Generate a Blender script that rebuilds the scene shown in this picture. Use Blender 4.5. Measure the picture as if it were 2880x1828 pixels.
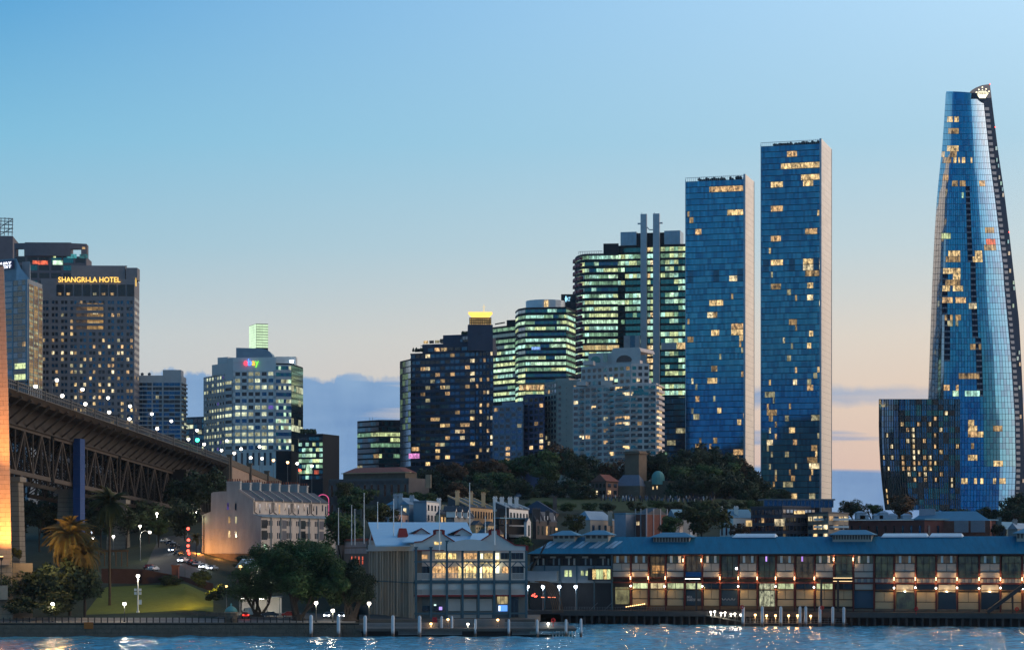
import bpy, math, random
from mathutils import Vector, Matrix
R = random.Random(11)
sc = bpy.context.scene
for o in list(bpy.data.objects): bpy.data.objects.remove(o)

# ------------------------------------------------------------------ camera
F, CX, HV, H = 6640.0, 1440.0, 1560.0, 20.0     # focal length in photo pixels, centre column, horizon row, eye height
cam = bpy.data.cameras.new('camera'); co = bpy.data.objects.new('camera', cam); sc.collection.objects.link(co); sc.camera = co
cam.sensor_width = 36; cam.lens = 36 * F / 2880; cam.shift_y = (HV - 914) / 2880
cam.clip_start = 1; cam.clip_end = 20000
co.location = (0, 0, H); co.rotation_euler = (math.pi / 2, 0, 0)

# ------------------------------------------------------------------ sky
def lin(c):
    return tuple((x / 255 / 12.92 if x / 255 < .04045 else ((x / 255 + .055) / 1.055) ** 2.4) for x in c)
SUN_AZ = math.radians(78)      # sunset glow lies to the right of the view (west)
w = bpy.data.worlds.new('World'); sc.world = w; w.use_nodes = True
nt = w.node_tree; N = nt.nodes; Lk = nt.links.new
bg = N['Background']
def nd(tree, t, **k):
    n = tree.nodes.new(t)
    for a, b in k.items(): setattr(n, a, b)
    return n
def mth(tree, op, a, b=None, c=None, clamp=False):
    n = tree.nodes.new('ShaderNodeMath'); n.operation = op; n.use_clamp = clamp
    for i, x in enumerate((a, b, c)):
        if x is None: continue
        if isinstance(x, (int, float)): n.inputs[i].default_value = x
        else: tree.links.new(x, n.inputs[i])
    return n.outputs[0]
tc = nd(nt, 'ShaderNodeTexCoord'); sep = nd(nt, 'ShaderNodeSeparateXYZ'); Lk(tc.outputs['Generated'], sep.inputs[0])
sx, sy, sz = sep.outputs
elev = mth(nt, 'ARCSINE', sz)                                     # radians
eln = mth(nt, 'MULTIPLY_ADD', elev, 1 / math.radians(90), 0.0, True)
hl = mth(nt, 'SQRT', mth(nt, 'ADD', mth(nt, 'MULTIPLY', sx, sx), mth(nt, 'MULTIPLY_ADD', sy, sy, 1e-5)))
cw = mth(nt, 'DIVIDE', mth(nt, 'ADD', mth(nt, 'MULTIPLY', sx, math.sin(SUN_AZ)), mth(nt, 'MULTIPLY', sy, math.cos(SUN_AZ))), hl)
wf = mth(nt, 'MULTIPLY_ADD', cw, 2.0, 0.07, True)
SKY = [  # elevation in degrees, colour at the left edge of the photograph, colour at its right edge
    (0.0, (132, 158, 192), (214, 184, 170)), (2.0, (150, 172, 198), (226, 194, 176)), (3.6, (196, 201, 205), (230, 206, 186)),
    (5.2, (192, 205, 210), (226, 215, 201)), (7.4, (156, 197, 216), (197, 215, 221)), (9.9, (126, 190, 221), (174, 212, 232)),
    (13.2, (80, 161, 214), (180, 220, 249)), (22, (64, 144, 200), (112, 176, 220)), (45, (38, 106, 158), (52, 120, 172)), (90, (28, 90, 140), (28, 90, 140))]
def ramp(which):
    r = nd(nt, 'ShaderNodeValToRGB'); cr = r.color_ramp; cr.interpolation = 'B_SPLINE' if False else 'EASE'
    cr.interpolation = 'LINEAR'
    while len(cr.elements) < len(SKY): cr.elements.new(.5)
    for k, (e, l, rr) in enumerate(SKY):
        l, rr = lin(l), lin(rr)
        d = [b - a for a, b in zip(l, rr)]
        c = l if which == 0 else [max(.004, b + .22 * x) for b, x in zip(rr, d)]
        cr.elements[k].position = e / 90; cr.elements[k].color = (*c, 1)
    Lk(eln, r.inputs[0]); return r.outputs[0]
mx = nd(nt, 'ShaderNodeMix', data_type='RGBA'); Lk(wf, mx.inputs[0]); Lk(ramp(0), mx.inputs[6]); Lk(ramp(1), mx.inputs[7])
# banks of grey-blue cloud low over the horizon
az = mth(nt, 'ARCTAN2', sx, sy)
cv = nd(nt, 'ShaderNodeCombineXYZ'); Lk(mth(nt, 'MULTIPLY', az, 16), cv.inputs[0]); Lk(mth(nt, 'MULTIPLY', elev, 75), cv.inputs[1])
n1 = nd(nt, 'ShaderNodeTexNoise'); Lk(cv.outputs[0], n1.inputs['Vector']); n1.inputs['Scale'].default_value = 1.0; n1.inputs['Detail'].default_value = 6; n1.inputs['Roughness'].default_value = .52
cv2 = nd(nt, 'ShaderNodeCombineXYZ'); Lk(mth(nt, 'MULTIPLY', az, 4.0), cv2.inputs[0]); Lk(mth(nt, 'MULTIPLY', elev, 95), cv2.inputs[1]); cv2.inputs[2].default_value = 3.3
n2 = nd(nt, 'ShaderNodeTexNoise'); Lk(cv2.outputs[0], n2.inputs['Vector']); n2.inputs['Scale'].default_value = 1.0; n2.inputs['Detail'].default_value = 4
edeg = mth(nt, 'MULTIPLY', elev, 180 / math.pi)
cv3 = nd(nt, 'ShaderNodeCombineXYZ'); Lk(mth(nt, 'MULTIPLY', az, 62), cv3.inputs[0]); Lk(mth(nt, 'MULTIPLY', elev, 30), cv3.inputs[1]); n3 = nd(nt, 'ShaderNodeTexNoise'); Lk(cv3.outputs[0], n3.inputs['Vector']); n3.inputs['Scale'].default_value = 1.0; n3.inputs['Detail'].default_value = 5; n3.inputs['Roughness'].default_value = .6
top = mth(nt, 'ADD', mth(nt, 'MULTIPLY_ADD', n1.outputs[0], .4, 3.55), mth(nt, 'MULTIPLY', n3.outputs[0], 1.2))           # height of the bank's top, degrees
bank = mth(nt, 'MULTIPLY', mth(nt, 'SUBTRACT', top, edeg), 9.0, None, True)
# towards the west the bank breaks into streaks
streak = mth(nt, 'MULTIPLY', mth(nt, 'SUBTRACT', n2.outputs[0], mth(nt, 'MULTIPLY_ADD', wf, 1.1, -.18)), 9.0)
streak = mth(nt, 'ADD', streak, mth(nt, 'MULTIPLY', mth(nt, 'MULTIPLY', mth(nt, 'SUBTRACT', 2.9, edeg), 3.5), wf), None, True)
thin = mth(nt, 'MULTIPLY', mth(nt, 'SUBTRACT', .30, mth(nt, 'ABSOLUTE', mth(nt, 'SUBTRACT', edeg, mth(nt, 'MULTIPLY_ADD', n3.outputs[0], .5, 3.55)))), 5.0, None, True)
thin = mth(nt, 'MULTIPLY', thin, mth(nt, 'MULTIPLY_ADD', n2.outputs[0], 3.0, -.9, True))
cl = mth(nt, 'MULTIPLY', mth(nt, 'MAXIMUM', mth(nt, 'MULTIPLY', bank, streak), thin), .95)
crm = nd(nt, 'ShaderNodeValToRGB'); cr = crm.color_ramp
cr.elements[0].position = .30; cr.elements[0].color = (*lin((98, 142, 192)), 1); cr.elements[1].position = .72; cr.elements[1].color = (*lin((130, 168, 208)), 1)
Lk(mth(nt, 'ADD', mth(nt, 'MULTIPLY', mth(nt, 'ADD', n1.outputs[0], mth(nt, 'MULTIPLY_ADD', n3.outputs[0], .8, -.4)), .75), mth(nt, 'MULTIPLY_ADD', edeg, .06, -.02)), crm.inputs[0])
wm = nd(nt, 'ShaderNodeMix', data_type='RGBA'); Lk(mth(nt, 'MULTIPLY', wf, .12), wm.inputs[0]); Lk(crm.outputs[0], wm.inputs[6]); wm.inputs[7].default_value = (*lin((160, 172, 192)), 1)
mc = nd(nt, 'ShaderNodeMix', data_type='RGBA'); Lk(cl, mc.inputs[0]); Lk(mx.outputs[2], mc.inputs[6]); Lk(wm.outputs[2], mc.inputs[7])
# a little of the physical sky on top, sun just on the horizon
ns = nd(nt, 'ShaderNodeTexSky', sky_type='NISHITA', sun_disc=False, sun_elevation=math.radians(0.5), sun_rotation=SUN_AZ)
sm = nd(nt, 'ShaderNodeVectorMath', operation='MULTIPLY_ADD'); Lk(ns.outputs[0], sm.inputs[0]); sm.inputs[1].default_value = (.004, .004, .004); Lk(mc.outputs[2], sm.inputs[2])
Lk(sm.outputs[0], bg.inputs[0]); bg.inputs[1].default_value = 1.0
# ------------------------------------------------------------------ last glow of the sun
sl = bpy.data.lights.new('sun', 'SUN'); so = bpy.data.objects.new('sun', sl); sc.collection.objects.link(so)
sl.energy = 2.3; sl.angle = math.radians(75); sl.color = (1, .73, .50)
sd = Vector((math.sin(SUN_AZ) * math.cos(.25), math.cos(SUN_AZ) * math.cos(.25), math.sin(.25)))
so.rotation_euler = sd.to_track_quat('Z', 'Y').to_euler()
vs = sc.view_settings; vs.view_transform = 'Standard'; vs.look = 'None'; vs.exposure = 0; vs.gamma = 1; vs.use_curve_mapping = False
sc.cycles.max_bounces = 6; sc.cycles.diffuse_bounces = 2; sc.cycles.glossy_bounces = 3; sc.cycles.sample_clamp_indirect = 4
sc.cycles.use_denoising = True

# ------------------------------------------------------------------ helpers
def X(u, Y): return (u - CX) / F * Y
def Z(v, Y): return H + (HV - v) / F * Y
def P(u, v, Y): return Vector((X(u, Y), Y, Z(v, Y)))
def P2(u, Y): return Vector((X(u, Y), Y))
def onray(p, d, u):                    # how far along p + t d the column u is met
    k = (u - CX) / F
    return (k * p[1] - p[0]) / (d[0] - k * d[1])
col = sc.collection
class MB:
    def __init__(s): s.v = []; s.f = []; s.m = []
    def poly(s, pts, m=0):
        b = len(s.v); s.v += [tuple(p) for p in pts]; s.f.append(tuple(range(b, b + len(pts)))); s.m.append(m)
    def hexa(s, a, m=0):               # eight corners, bottom ring then top ring
        b = len(s.v); s.v += [tuple(p) for p in a]
        for f in ((3, 2, 1, 0), (4, 5, 6, 7), (0, 1, 5, 4), (1, 2, 6, 5), (2, 3, 7, 6), (3, 0, 4, 7)):
            s.f.append(tuple(b + i for i in f)); s.m.append(m)
    def box(s, x0, x1, y0, y1, z0, z1, m=0):
        s.hexa([(x0, y0, z0), (x1, y0, z0), (x1, y1, z0), (x0, y1, z0), (x0, y0, z1), (x1, y0, z1), (x1, y1, z1), (x0, y1, z1)], m)
    def prism(s, poly, z0, z1, m=0, mt=None, top=None):    # poly anticlockwise from above; top: other outline
        n = len(poly); b = len(s.v); tp = top or poly
        zz0 = z0 if isinstance(z0, (list, tuple)) else [z0] * n; zz1 = z1 if isinstance(z1, (list, tuple)) else [z1] * n
        s.v += [(p[0], p[1], zz0[i]) for i, p in enumerate(poly)] + [(p[0], p[1], zz1[i]) for i, p in enumerate(tp)]
        for i in range(n):
            j = (i + 1) % n; s.f.append((b + i, b + j, b + n + j, b + n + i)); s.m.append(m)
        s.f.append(tuple(b + n + i for i in range(n))); s.m.append(m if mt is None else mt)
        s.f.append(tuple(b + n - 1 - i for i in range(n))); s.m.append(m)
    def tube(s, a, b_, r0, r1=None, n=6, m=0):
        a, b_ = Vector(a), Vector(b_); r1 = r0 if r1 is None else r1
        d = (b_ - a).normalized(); q = d.orthogonal().normalized(); e = d.cross(q); k = len(s.v)
        for c, r in ((a, r0), (b_, r1)):
            for i in range(n):
                t = 2 * math.pi * i / n; s.v.append(tuple(c + (q * math.cos(t) + e * math.sin(t)) * r))
        for i in range(n):
            j = (i + 1) % n; s.f.append((k + i, k + j, k + n + j, k + n + i)); s.m.append(m)
        s.f.append(tuple(k + n - 1 - i for i in range(n))); s.m.append(m)
        s.f.append(tuple(k + n + i for i in range(n))); s.m.append(m)
    def beam(s, a, b_, w_, h_, m=0):   # square bar between two points
        a, b_ = Vector(a), Vector(b_); d = (b_ - a).normalized()
        q = d.cross(Vector((0, 0, 1)));
        if q.length < 1e-4: q = Vector((1, 0, 0))
        q.normalize(); e = q.cross(d).normalized()
        c = [(-1, -1), (1, -1), (1, 1), (-1, 1)]
        s.hexa([a + q * x * w_ / 2 + e * y * h_ / 2 for x, y in c] + [b_ + q * x * w_ / 2 + e * y * h_ / 2 for x, y in c], m)
    def lathe(s, c, prof, n=10, m=0):  # prof: (radius, height) upwards
        k = len(s.v); c = Vector(c)
        for r, h in prof:
            for i in range(n):
                t = 2 * math.pi * i / n; s.v.append((c.x + r * math.cos(t), c.y + r * math.sin(t), c.z + h))
        for a in range(len(prof) - 1):
            for i in range(n):
                j = (i + 1) % n; s.f.append((k + a * n + i, k + a * n + j, k + a * n + n + j, k + a * n + n + i)); s.m.append(m)
        s.f.append(tuple(k + n - 1 - i for i in range(n))); s.m.append(m)
        s.f.append(tuple(k + (len(prof) - 1) * n + i for i in range(n))); s.m.append(m)
    def lbox(s, fr, x0, x1, y0, y1, z0, z1, m=0):
        s.hexa([fr(x0, y0, z0), fr(x0, y1, z0), fr(x1, y1, z0), fr(x1, y0, z0), fr(x0, y0, z1), fr(x0, y1, z1), fr(x1, y1, z1), fr(x1, y0, z1)][::1], m)
    def mesh(s, name, mats, off=(0, 0, 0), smooth=False):
        me = bpy.data.meshes.new(name)
        ox, oy, oz = off
        me.from_pydata([(x - ox, y - oy, z - oz) for x, y, z in s.v], [], s.f)
        for m in (mats if isinstance(mats, (list, tuple)) else [mats]): me.materials.append(m)
        me.polygons.foreach_set('material_index', s.m)
        if smooth: me.polygons.foreach_set('use_smooth', [True] * len(s.f))
        me.update(); return me
    def build(s, name, mats, parent=None, smooth=False, loc=None):
        off = tuple(loc) if loc is not None else (parent.get('_o', (0, 0, 0)) if parent else (0, 0, 0))
        me = s.mesh(name, mats, off, smooth); o = bpy.data.objects.new(name, me); col.objects.link(o)
        if parent: o.parent = parent; o['_o'] = off
        else: o.location = off; o['_o'] = off
        if parent and loc is not None:
            po = parent['_o']; o.location = tuple(a - b for a, b in zip(off, po))
        return o
def tag(o, label=None, cat=None, group=None, kind=None):
    for k, x in (('label', label), ('category', cat), ('group', group), ('kind', kind)):
        if x: o[k] = x
    return o
def thing(name, label, cat, loc, group=None):
    o = bpy.data.objects.new(name, None); col.objects.link(o); o.location = loc; o['_o'] = tuple(loc)
    o.empty_display_size = .5
    return tag(o, label, cat, group)
def inst(me, name, parent, loc, rz=0, scale=(1, 1, 1), rot=None):   # one copy of a shared mesh; loc is in world space
    o = bpy.data.objects.new(name, me); col.objects.link(o)
    po = parent['_o'] if parent else (0, 0, 0)
    o.location = tuple(a - b for a, b in zip(loc, po)); o.rotation_euler = rot or (0, 0, rz); o.scale = scale
    o['_o'] = tuple(loc)
    if parent: o.parent = parent
    return o
class Fr:                              # wall frame: x along the wall, y outwards, z up
    def __init__(s, p0, p1):
        s.p = Vector((p0[0], p0[1])); d = Vector((p1[0], p1[1])) - s.p; s.L = d.length; s.d = d / s.L; s.n = Vector((s.d.y, -s.d.x))
        s.a = math.atan2(s.d.y, s.d.x)
    def __call__(s, x, y, z):
        q = s.p + s.d * x + s.n * y; return (q.x, q.y, z)
    def x(s, u): return onray(s.p, s.d, u)
    def Y(s, x): return (s.p + s.d * x).y

# ------------------------------------------------------------------ materials
def newmat(name):
    m = bpy.data.materials.new(name); m.use_nodes = True; return m, m.node_tree, m.node_tree.nodes['Principled BSDF']
def M(name, c, rough=.8, var=.25, scale=.4, metal=0, bump=0, spec=.3, stretch=(1, 1, 1), bscale=None, obj=0):
    m, t, b = newmat(name)
    g = nd(t, 'ShaderNodeNewGeometry'); mp = nd(t, 'ShaderNodeMapping'); t.links.new(g.outputs['Position'], mp.inputs[0]); mp.inputs['Scale'].default_value = stretch
    n = nd(t, 'ShaderNodeTexNoise'); t.links.new(mp.outputs[0], n.inputs['Vector']); n.inputs['Scale'].default_value = scale; n.inputs['Detail'].default_value = 5; n.inputs['Roughness'].default_value = .6
    f = mth(t, 'MULTIPLY_ADD', n.outputs[0], 2 * var, 1 - var)
    if obj:
        oi = nd(t, 'ShaderNodeObjectInfo'); f = mth(t, 'MULTIPLY', f, mth(t, 'MULTIPLY_ADD', oi.outputs['Random'], 2 * obj, 1 - obj))
    vm = nd(t, 'ShaderNodeVectorMath', operation='SCALE'); vm.inputs[0].default_value = c; t.links.new(f, vm.inputs['Scale'])
    t.links.new(vm.outputs[0], b.inputs['Base Color'])
    b.inputs['Roughness'].default_value = rough; b.inputs['Metallic'].default_value = metal; b.inputs['Specular IOR Level'].default_value = spec
    if bump:
        bn = nd(t, 'ShaderNodeTexNoise'); t.links.new(mp.outputs[0], bn.inputs['Vector']); bn.inputs['Scale'].default_value = bscale or scale * 6; bn.inputs['Detail'].default_value = 4
        bp = nd(t, 'ShaderNodeBump'); bp.inputs['Strength'].default_value = bump; bp.inputs['Distance'].default_value = .3; t.links.new(bn.outputs[0], bp.inputs['Height']); t.links.new(bp.outputs[0], b.inputs['Normal'])
    return m
def LIT(name, c, st, lo=.25, hi=1.3, scale=.55, stretch=(1, 1, .6), obj=.35):   # lit room seen through glass
    m, t, b = newmat(name)
    g = nd(t, 'ShaderNodeNewGeometry'); mp = nd(t, 'ShaderNodeMapping'); t.links.new(g.outputs['Position'], mp.inputs[0]); mp.inputs['Scale'].default_value = stretch
    n = nd(t, 'ShaderNodeTexNoise'); t.links.new(mp.outputs[0], n.inputs['Vector']); n.inputs['Scale'].default_value = scale; n.inputs['Detail'].default_value = 3; n.inputs['Roughness'].default_value = .7
    mr = nd(t, 'ShaderNodeMapRange'); t.links.new(n.outputs[0], mr.inputs[0]); mr.inputs[1].default_value = .36; mr.inputs[2].default_value = .64; mr.inputs[3].default_value = lo; mr.inputs[4].default_value = hi
    oi = nd(t, 'ShaderNodeObjectInfo'); f = mth(t, 'MULTIPLY', mr.outputs[0], mth(t, 'MULTIPLY_ADD', oi.outputs['Random'], 2 * obj, 1 - obj))
    b.inputs['Base Color'].default_value = (.02, .025, .03, 1); b.inputs['Roughness'].default_value = .15
    b.inputs['Emission Color'].default_value = (*c, 1); t.links.new(mth(t, 'MULTIPLY', f, st), b.inputs['Emission Strength'])
    m.cycles.emission_sampling = 'NONE'; return m
def EM(name, c, st, sample=False):
    m, t, b = newmat(name); b.inputs['Base Color'].default_value = (.05, .05, .05, 1); b.inputs['Emission Color'].default_value = (*c, 1)
    n = nd(t, 'ShaderNodeTexNoise'); n.inputs['Scale'].default_value = 3; t.links.new(mth(t, 'MULTIPLY_ADD', n.outputs[0], .3 * st, .85 * st), b.inputs['Emission Strength'])
    if not sample: m.cycles.emission_sampling = 'NONE'
    return m
def GLASS(name, c, metal=.8, rough=.06, obj=.18, scale=.12):   # coated facade glass, each pane a little different
    m = M(name, c, rough, .22, scale, metal, spec=.5, obj=obj, stretch=(1, 1, .5)); t = m.node_tree; b = t.nodes['Principled BSDF']
    gl = nd(t, 'ShaderNodeBsdfGlossy'); gl.inputs['Roughness'].default_value = rough; gl.inputs['Color'].default_value = (.86, .86, .86, 1)     # clear sky reflection towards grazing angles
    lw = nd(t, 'ShaderNodeLayerWeight'); lw.inputs[0].default_value = .5; mxs = nd(t, 'ShaderNodeMixShader')
    t.links.new(mth(t, 'MULTIPLY', mth(t, 'POWER', lw.outputs['Facing'], 2.1), 1.15, None, True), mxs.inputs[0]); t.links.new(b.outputs[0], mxs.inputs[1]); t.links.new(gl.outputs[0], mxs.inputs[2]); t.links.new(mxs.outputs[0], t.nodes['Material Output'].inputs[0])
    return m
g_blue = GLASS('blue_glass', (.014, .16, .32), .88)
g_blue3 = GLASS('blue_glass_c', (.03, .21, .38), .85)
g_blue2 = GLASS('blue_glass_b', (.010, .11, .25), .88)
g_dark = GLASS('dark_glass', (.010, .020, .032), .35, .12)
g_teal = GLASS('teal_glass', (.015, .13, .16), .75, .08)
g_navy = GLASS('navy_glass', (.010, .07, .15), .8, .08)
g_peach = M('pale_side_panel', (.88, .78, .66), .5, .08, .2, spec=.3, obj=.05)
slab_d = M('dark_slab', (.008, .014, .022), .7)
warm = [LIT('warm_room', (1, .68, .30), .95, .1, 1.4, .8), LIT('amber_room', (1, .60, .26), .75, .1, 1.4, .8), LIT('cream_room', (1, .80, .46), 1.05, .15, 1.4, .8)]
warmd = [LIT('warm_room_dim', (1, .62, .25), .45, .1), LIT('cream_room_dim', (.9, .8, .45), .42, .1)]
offc = [LIT('office_white', (.66, 1, .66), .95), LIT('office_yellow', (.85, .98, .46), .85), LIT('office_cool', (.52, .96, .78), .9), LIT('office_dim', (.45, .85, .5), .42)]
ebl = [LIT('office_pale', (.9, .95, .62), .9), LIT('office_pale_dim', (.85, .85, .5), .45)]
pink = LIT('pink_room', (1, .35, .8), .9); redr = LIT('red_room', (1, .16, .06), .9); bluer = LIT('blue_room', (.25, .45, 1), .9); purp = LIT('purple_room', (.25, .15, .8), .35); tealr = LIT('teal_room', (.1, .55, .6), .35)
concrete = M('concrete', (.30, .31, .32), .85); conc_l = M('pale_concrete', (.42, .43, .44), .8); conc_b = M('beige_render', (.40, .35, .30), .85); conc_d = M('dark_concrete', (.12, .12, .14), .8)
steel_g = M('grey_steel', (.16, .17, .18), .5, metal=.3); white_p = M('white_paint', (.72, .72, .70), .6); black_m = M('black_metal', (.015, .016, .018), .5)
roof_dk = M('slate_roof', (.07, .075, .09), .7, bump=.3); roof_red = M('terracotta_roof', (.22, .07, .045), .8, bump=.4)
sandst = M('sandstone', (.30, .23, .16), .9, .35, .5, bump=.5); brick = M('red_brick', (.20, .075, .055), .9, .3, .8, bump=.4)
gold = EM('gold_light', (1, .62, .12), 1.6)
lamp_w = EM('lamp_white', (1, .93, .80), 9); lamp_c = EM('lamp_cool', (.75, .88, 1), 9); lamp_o = EM('lamp_orange', (1, .55, .2), 8); lamp_r = EM('lamp_red', (1, .08, .05), 5); lamp_g = EM('lamp_green', (.05, 1, .5), 6)

PANE = {}
def pane_mesh(mat):
    if mat.name not in PANE:
        mb = MB(); mb.box(-.5, .5, -.07, 0, -.5, .5); PANE[mat.name] = mb.mesh('pane', mat)
    return PANE[mat.name]
class Bld:
    """A building: an Empty that parents its wall meshes and its window panes."""
    def __init__(s, name, label, cat, p, z, group=None):
        s.o = thing(name, label, cat, (p[0], p[1], z), group); s.parts = {}; s.panes = []; s.free = []
    def mb(s, name, *mats):
        if name not in s.parts: s.parts[name] = (MB(), list(mats))
        return s.parts[name][0]
    def facade(s, p0, p1, z0, z1, nx, nz, ww=.7, wh=.6, zc=.5, glass=None, lit=None, wall=None, band=.0, pier=.0, edge=0.0, skip=None, proud=.06, name='window', jit=0):
        fr = Fr(p0, p1); cwid = (fr.L - 2 * edge) / nx; ch = (z1 - z0) / nz
        if band:
            for j in range(nz + 1):
                a = z0 + (j - 1) * ch + ch * (zc + wh / 2) if j else z0; b = z0 + j * ch + ch * (zc - wh / 2) if j < nz else z1
                if b - a > .02: wall.lbox(fr, 0, fr.L, -.1, band, a, b)
        if pier:
            for i in range(nx + 1):
                a = edge + (i - 1) * cwid + cwid * (.5 + ww / 2) if i else 0; b = edge + i * cwid + cwid * (.5 - ww / 2) if i < nx else fr.L
                if b - a > .02: wall.lbox(fr, a, b, -.1, pier, z0 + .01, z1 - .01)
        for j in range(nz):
            for i in range(nx):
                if skip and skip(i, j): continue
                lm = lit(i, j) if lit else None
                s.panes.append((fr(edge + (i + .5) * cwid, proud, z0 + (j + zc) * ch), fr.a, cwid * ww, ch * wh, lm or (glass if not isinstance(glass, list) else R.choice(glass)), 1 if lm else 0, name))
        return fr
    def pane(s, fr, x0, x1, z0, z1, mat, y=.06, name='window', pr=2):
        s.panes.append((fr((x0 + x1) / 2, y, (z0 + z1) / 2), fr.a, x1 - x0, z1 - z0, mat, pr, name))
    def finish(s, cap=300):
        for k, (mb, mats) in s.parts.items():
            if mb.f: mb.build(k, mats, s.o)
        s.panes.sort(key=lambda t: -(t[5] * 1000 + t[2] * t[3] + t[0][2] * .001))
        for c, a, w_, h_, m, _, nm in s.panes[:cap]: inst(pane_mesh(m), nm, s.o, c, a, (w_, 1, h_))
        rest = s.panes[cap:]
        if rest:
            mats = []; mb = MB()
            for c, a, w_, h_, m, _, nm in rest:
                if m not in mats: mats.append(m)
                dx, dy = math.cos(a) * w_ / 2, math.sin(a) * w_ / 2; nx_, ny_ = math.sin(a) * .0, -math.cos(a) * .0
                k = mats.index(m); cx, cy, cz = c
                ox, oy = -math.sin(a) * .07, math.cos(a) * .07
                mb.hexa([(cx - dx, cy - dy, cz - h_ / 2), (cx + dx, cy + dy, cz - h_ / 2), (cx + dx + ox, cy + dy + oy, cz - h_ / 2), (cx - dx + ox, cy - dy + oy, cz - h_ / 2),
                         (cx - dx, cy - dy, cz + h_ / 2), (cx + dx, cy + dy, cz + h_ / 2), (cx + dx + ox, cy + dy + oy, cz + h_ / 2), (cx - dx + ox, cy - dy + oy, cz + h_ / 2)], k)
            o = mb.build('further_windows', mats, s.o); o['kind'] = 'stuff'
        return s.o
def rect_fp(uL, YL, uR, YR, uB=None, depth=None):
    """Footprint of a block from its two front corners; the depth is given or found so that the side ends at column uB."""
    a, b = P2(uL, YL), P2(uR, YR); d = (b - a).normalized(); q = Vector((-d.y, d.x))
    if depth is None:
        src = b if uB > uR else a
        depth = onray(src, q, uB)
    return [a, b, b + q * depth, a + q * depth]
def rnd_lit(p, mats, rowp=None):
    def f(i, j):
        q = p if rowp is None else rowp(j)
        return R.choice(mats) if R.random() < q else None
    return f
def run_lit(mats, rowp, stay=.86):
    """floors light up in runs: a window mostly does what its left neighbour does"""
    st = {}
    def f(i, j):
        p = rowp(j); k = st.get(j)
        if k is None or R.random() > stay: k = (R.random() < p, R.choice(mats)); st[j] = k
        return k[1] if k[0] else None
    return f
def text(s, size, fr, x0, z0, mat, parent, name='letter', ext=.15, y=.5, width=None, letters=True):
    """Raised letters, each a mesh, on a wall frame; x0 is the left end, width the full length."""
    cu = bpy.data.curves.new('t', 'FONT'); cu.size = size; cu.extrude = ext; cu.resolution_u = 3
    tmp = bpy.data.objects.new('t', cu); col.objects.link(tmp)
    def wd(q):
        cu.body = q; bpy.context.view_layer.update(); return tmp.dimensions.x
    total = wd(s); sxs = (width / total) if width else 1
    dg = bpy.context.evaluated_depsgraph_get()
    base = wd('ii'); out = []
    for k, ch in enumerate(s):
        if ch == ' ': continue
        xo = (wd(s[:k] + 'i') - wd('i')) if k else 0
        cu.body = ch; bpy.context.view_layer.update(); dg.update()
        me = bpy.data.meshes.new_from_object(tmp.evaluated_get(dg)); me.materials.clear(); me.materials.append(mat[k] if isinstance(mat, list) else mat)
        o = bpy.data.objects.new(name, me); col.objects.link(o)
        mat4 = Matrix(((fr.d.x * sxs, 0, fr.n.x, 0), (fr.d.y * sxs, 0, fr.n.y, 0), (0, 1, 0, 0), (0, 0, 0, 1)))
        q = fr(x0 + xo * sxs, y, z0); po = parent['_o']
        me.transform(mat4); o.location = tuple(a - b for a, b in zip(q, po)); o.parent = parent; o['_o'] = q; out.append(o)
    bpy.data.objects.remove(tmp); return out
# ================================================================== TERRAIN AND WATER
UK = [-700, 300, 520, 640, 900, 1000, 1012, 1500, 2100, 2500, 2900, 3700]
YK = [577.5, 600, 640, 690, 700, 740, 790, 860, 950, 1050, 1200, 1700, 6000]
GT = [[3.2, 5.5, 10.5, 15, 16, 19, 22, 25, 28, 32, 34, 34, 34], [3.2, 5.2, 11.0, 15, 16, 20, 23, 26, 29, 33, 34, 34, 34],
      [3.2, 5.2, 12.0, 18, 19, 23, 27, 31, 34, 36, 36, 34, 34], [3.2, 4.6, 7.0, 15, 16, 20.5, 25, 31, 35, 38, 36, 34, 34],
      [3.2, 4.0, 4.5, 10, 11, 18, 24, 31, 36, 40, 36, 34, 34], [3.2, 4.0, 4.5, 8, 10, 18, 24, 31, 37, 42, 36, 34, 34],
      [-3, -3, -3, -3, 6, 18, 24, 32, 40, 44, 36, 34, 34], [-3, -3, -3, -3, 6, 15, 21, 33, 43, 46, 36, 34, 34],
      [-3, -3, -3, -3, 6, 13, 18, 31, 42, 45, 34, 34, 34], [-3, -3, -3, -3, 5, 10, 15, 20, 25, 26, 24, 30, 30],
      [-3, -3, -3, -3, 5, 8, 13, 15, 16, 18, 20, 30, 30], [-3, -3, -3, -3, 5, 8, 13, 15, 16, 18, 20, 30, 30]]
def seg(k, x):
    for i in range(len(k) - 2):
        if x < k[i + 1]: break
    else: i = len(k) - 2
    return i, min(1, max(0, (x - k[i]) / (k[i + 1] - k[i])))
def gz(u, Y):
    i, a = seg(UK, u); j, b = seg(YK, Y)
    return (GT[i][j] * (1 - a) + GT[i + 1][j] * a) * (1 - b) + (GT[i][j + 1] * (1 - a) + GT[i + 1][j + 1] * a) * b
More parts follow.
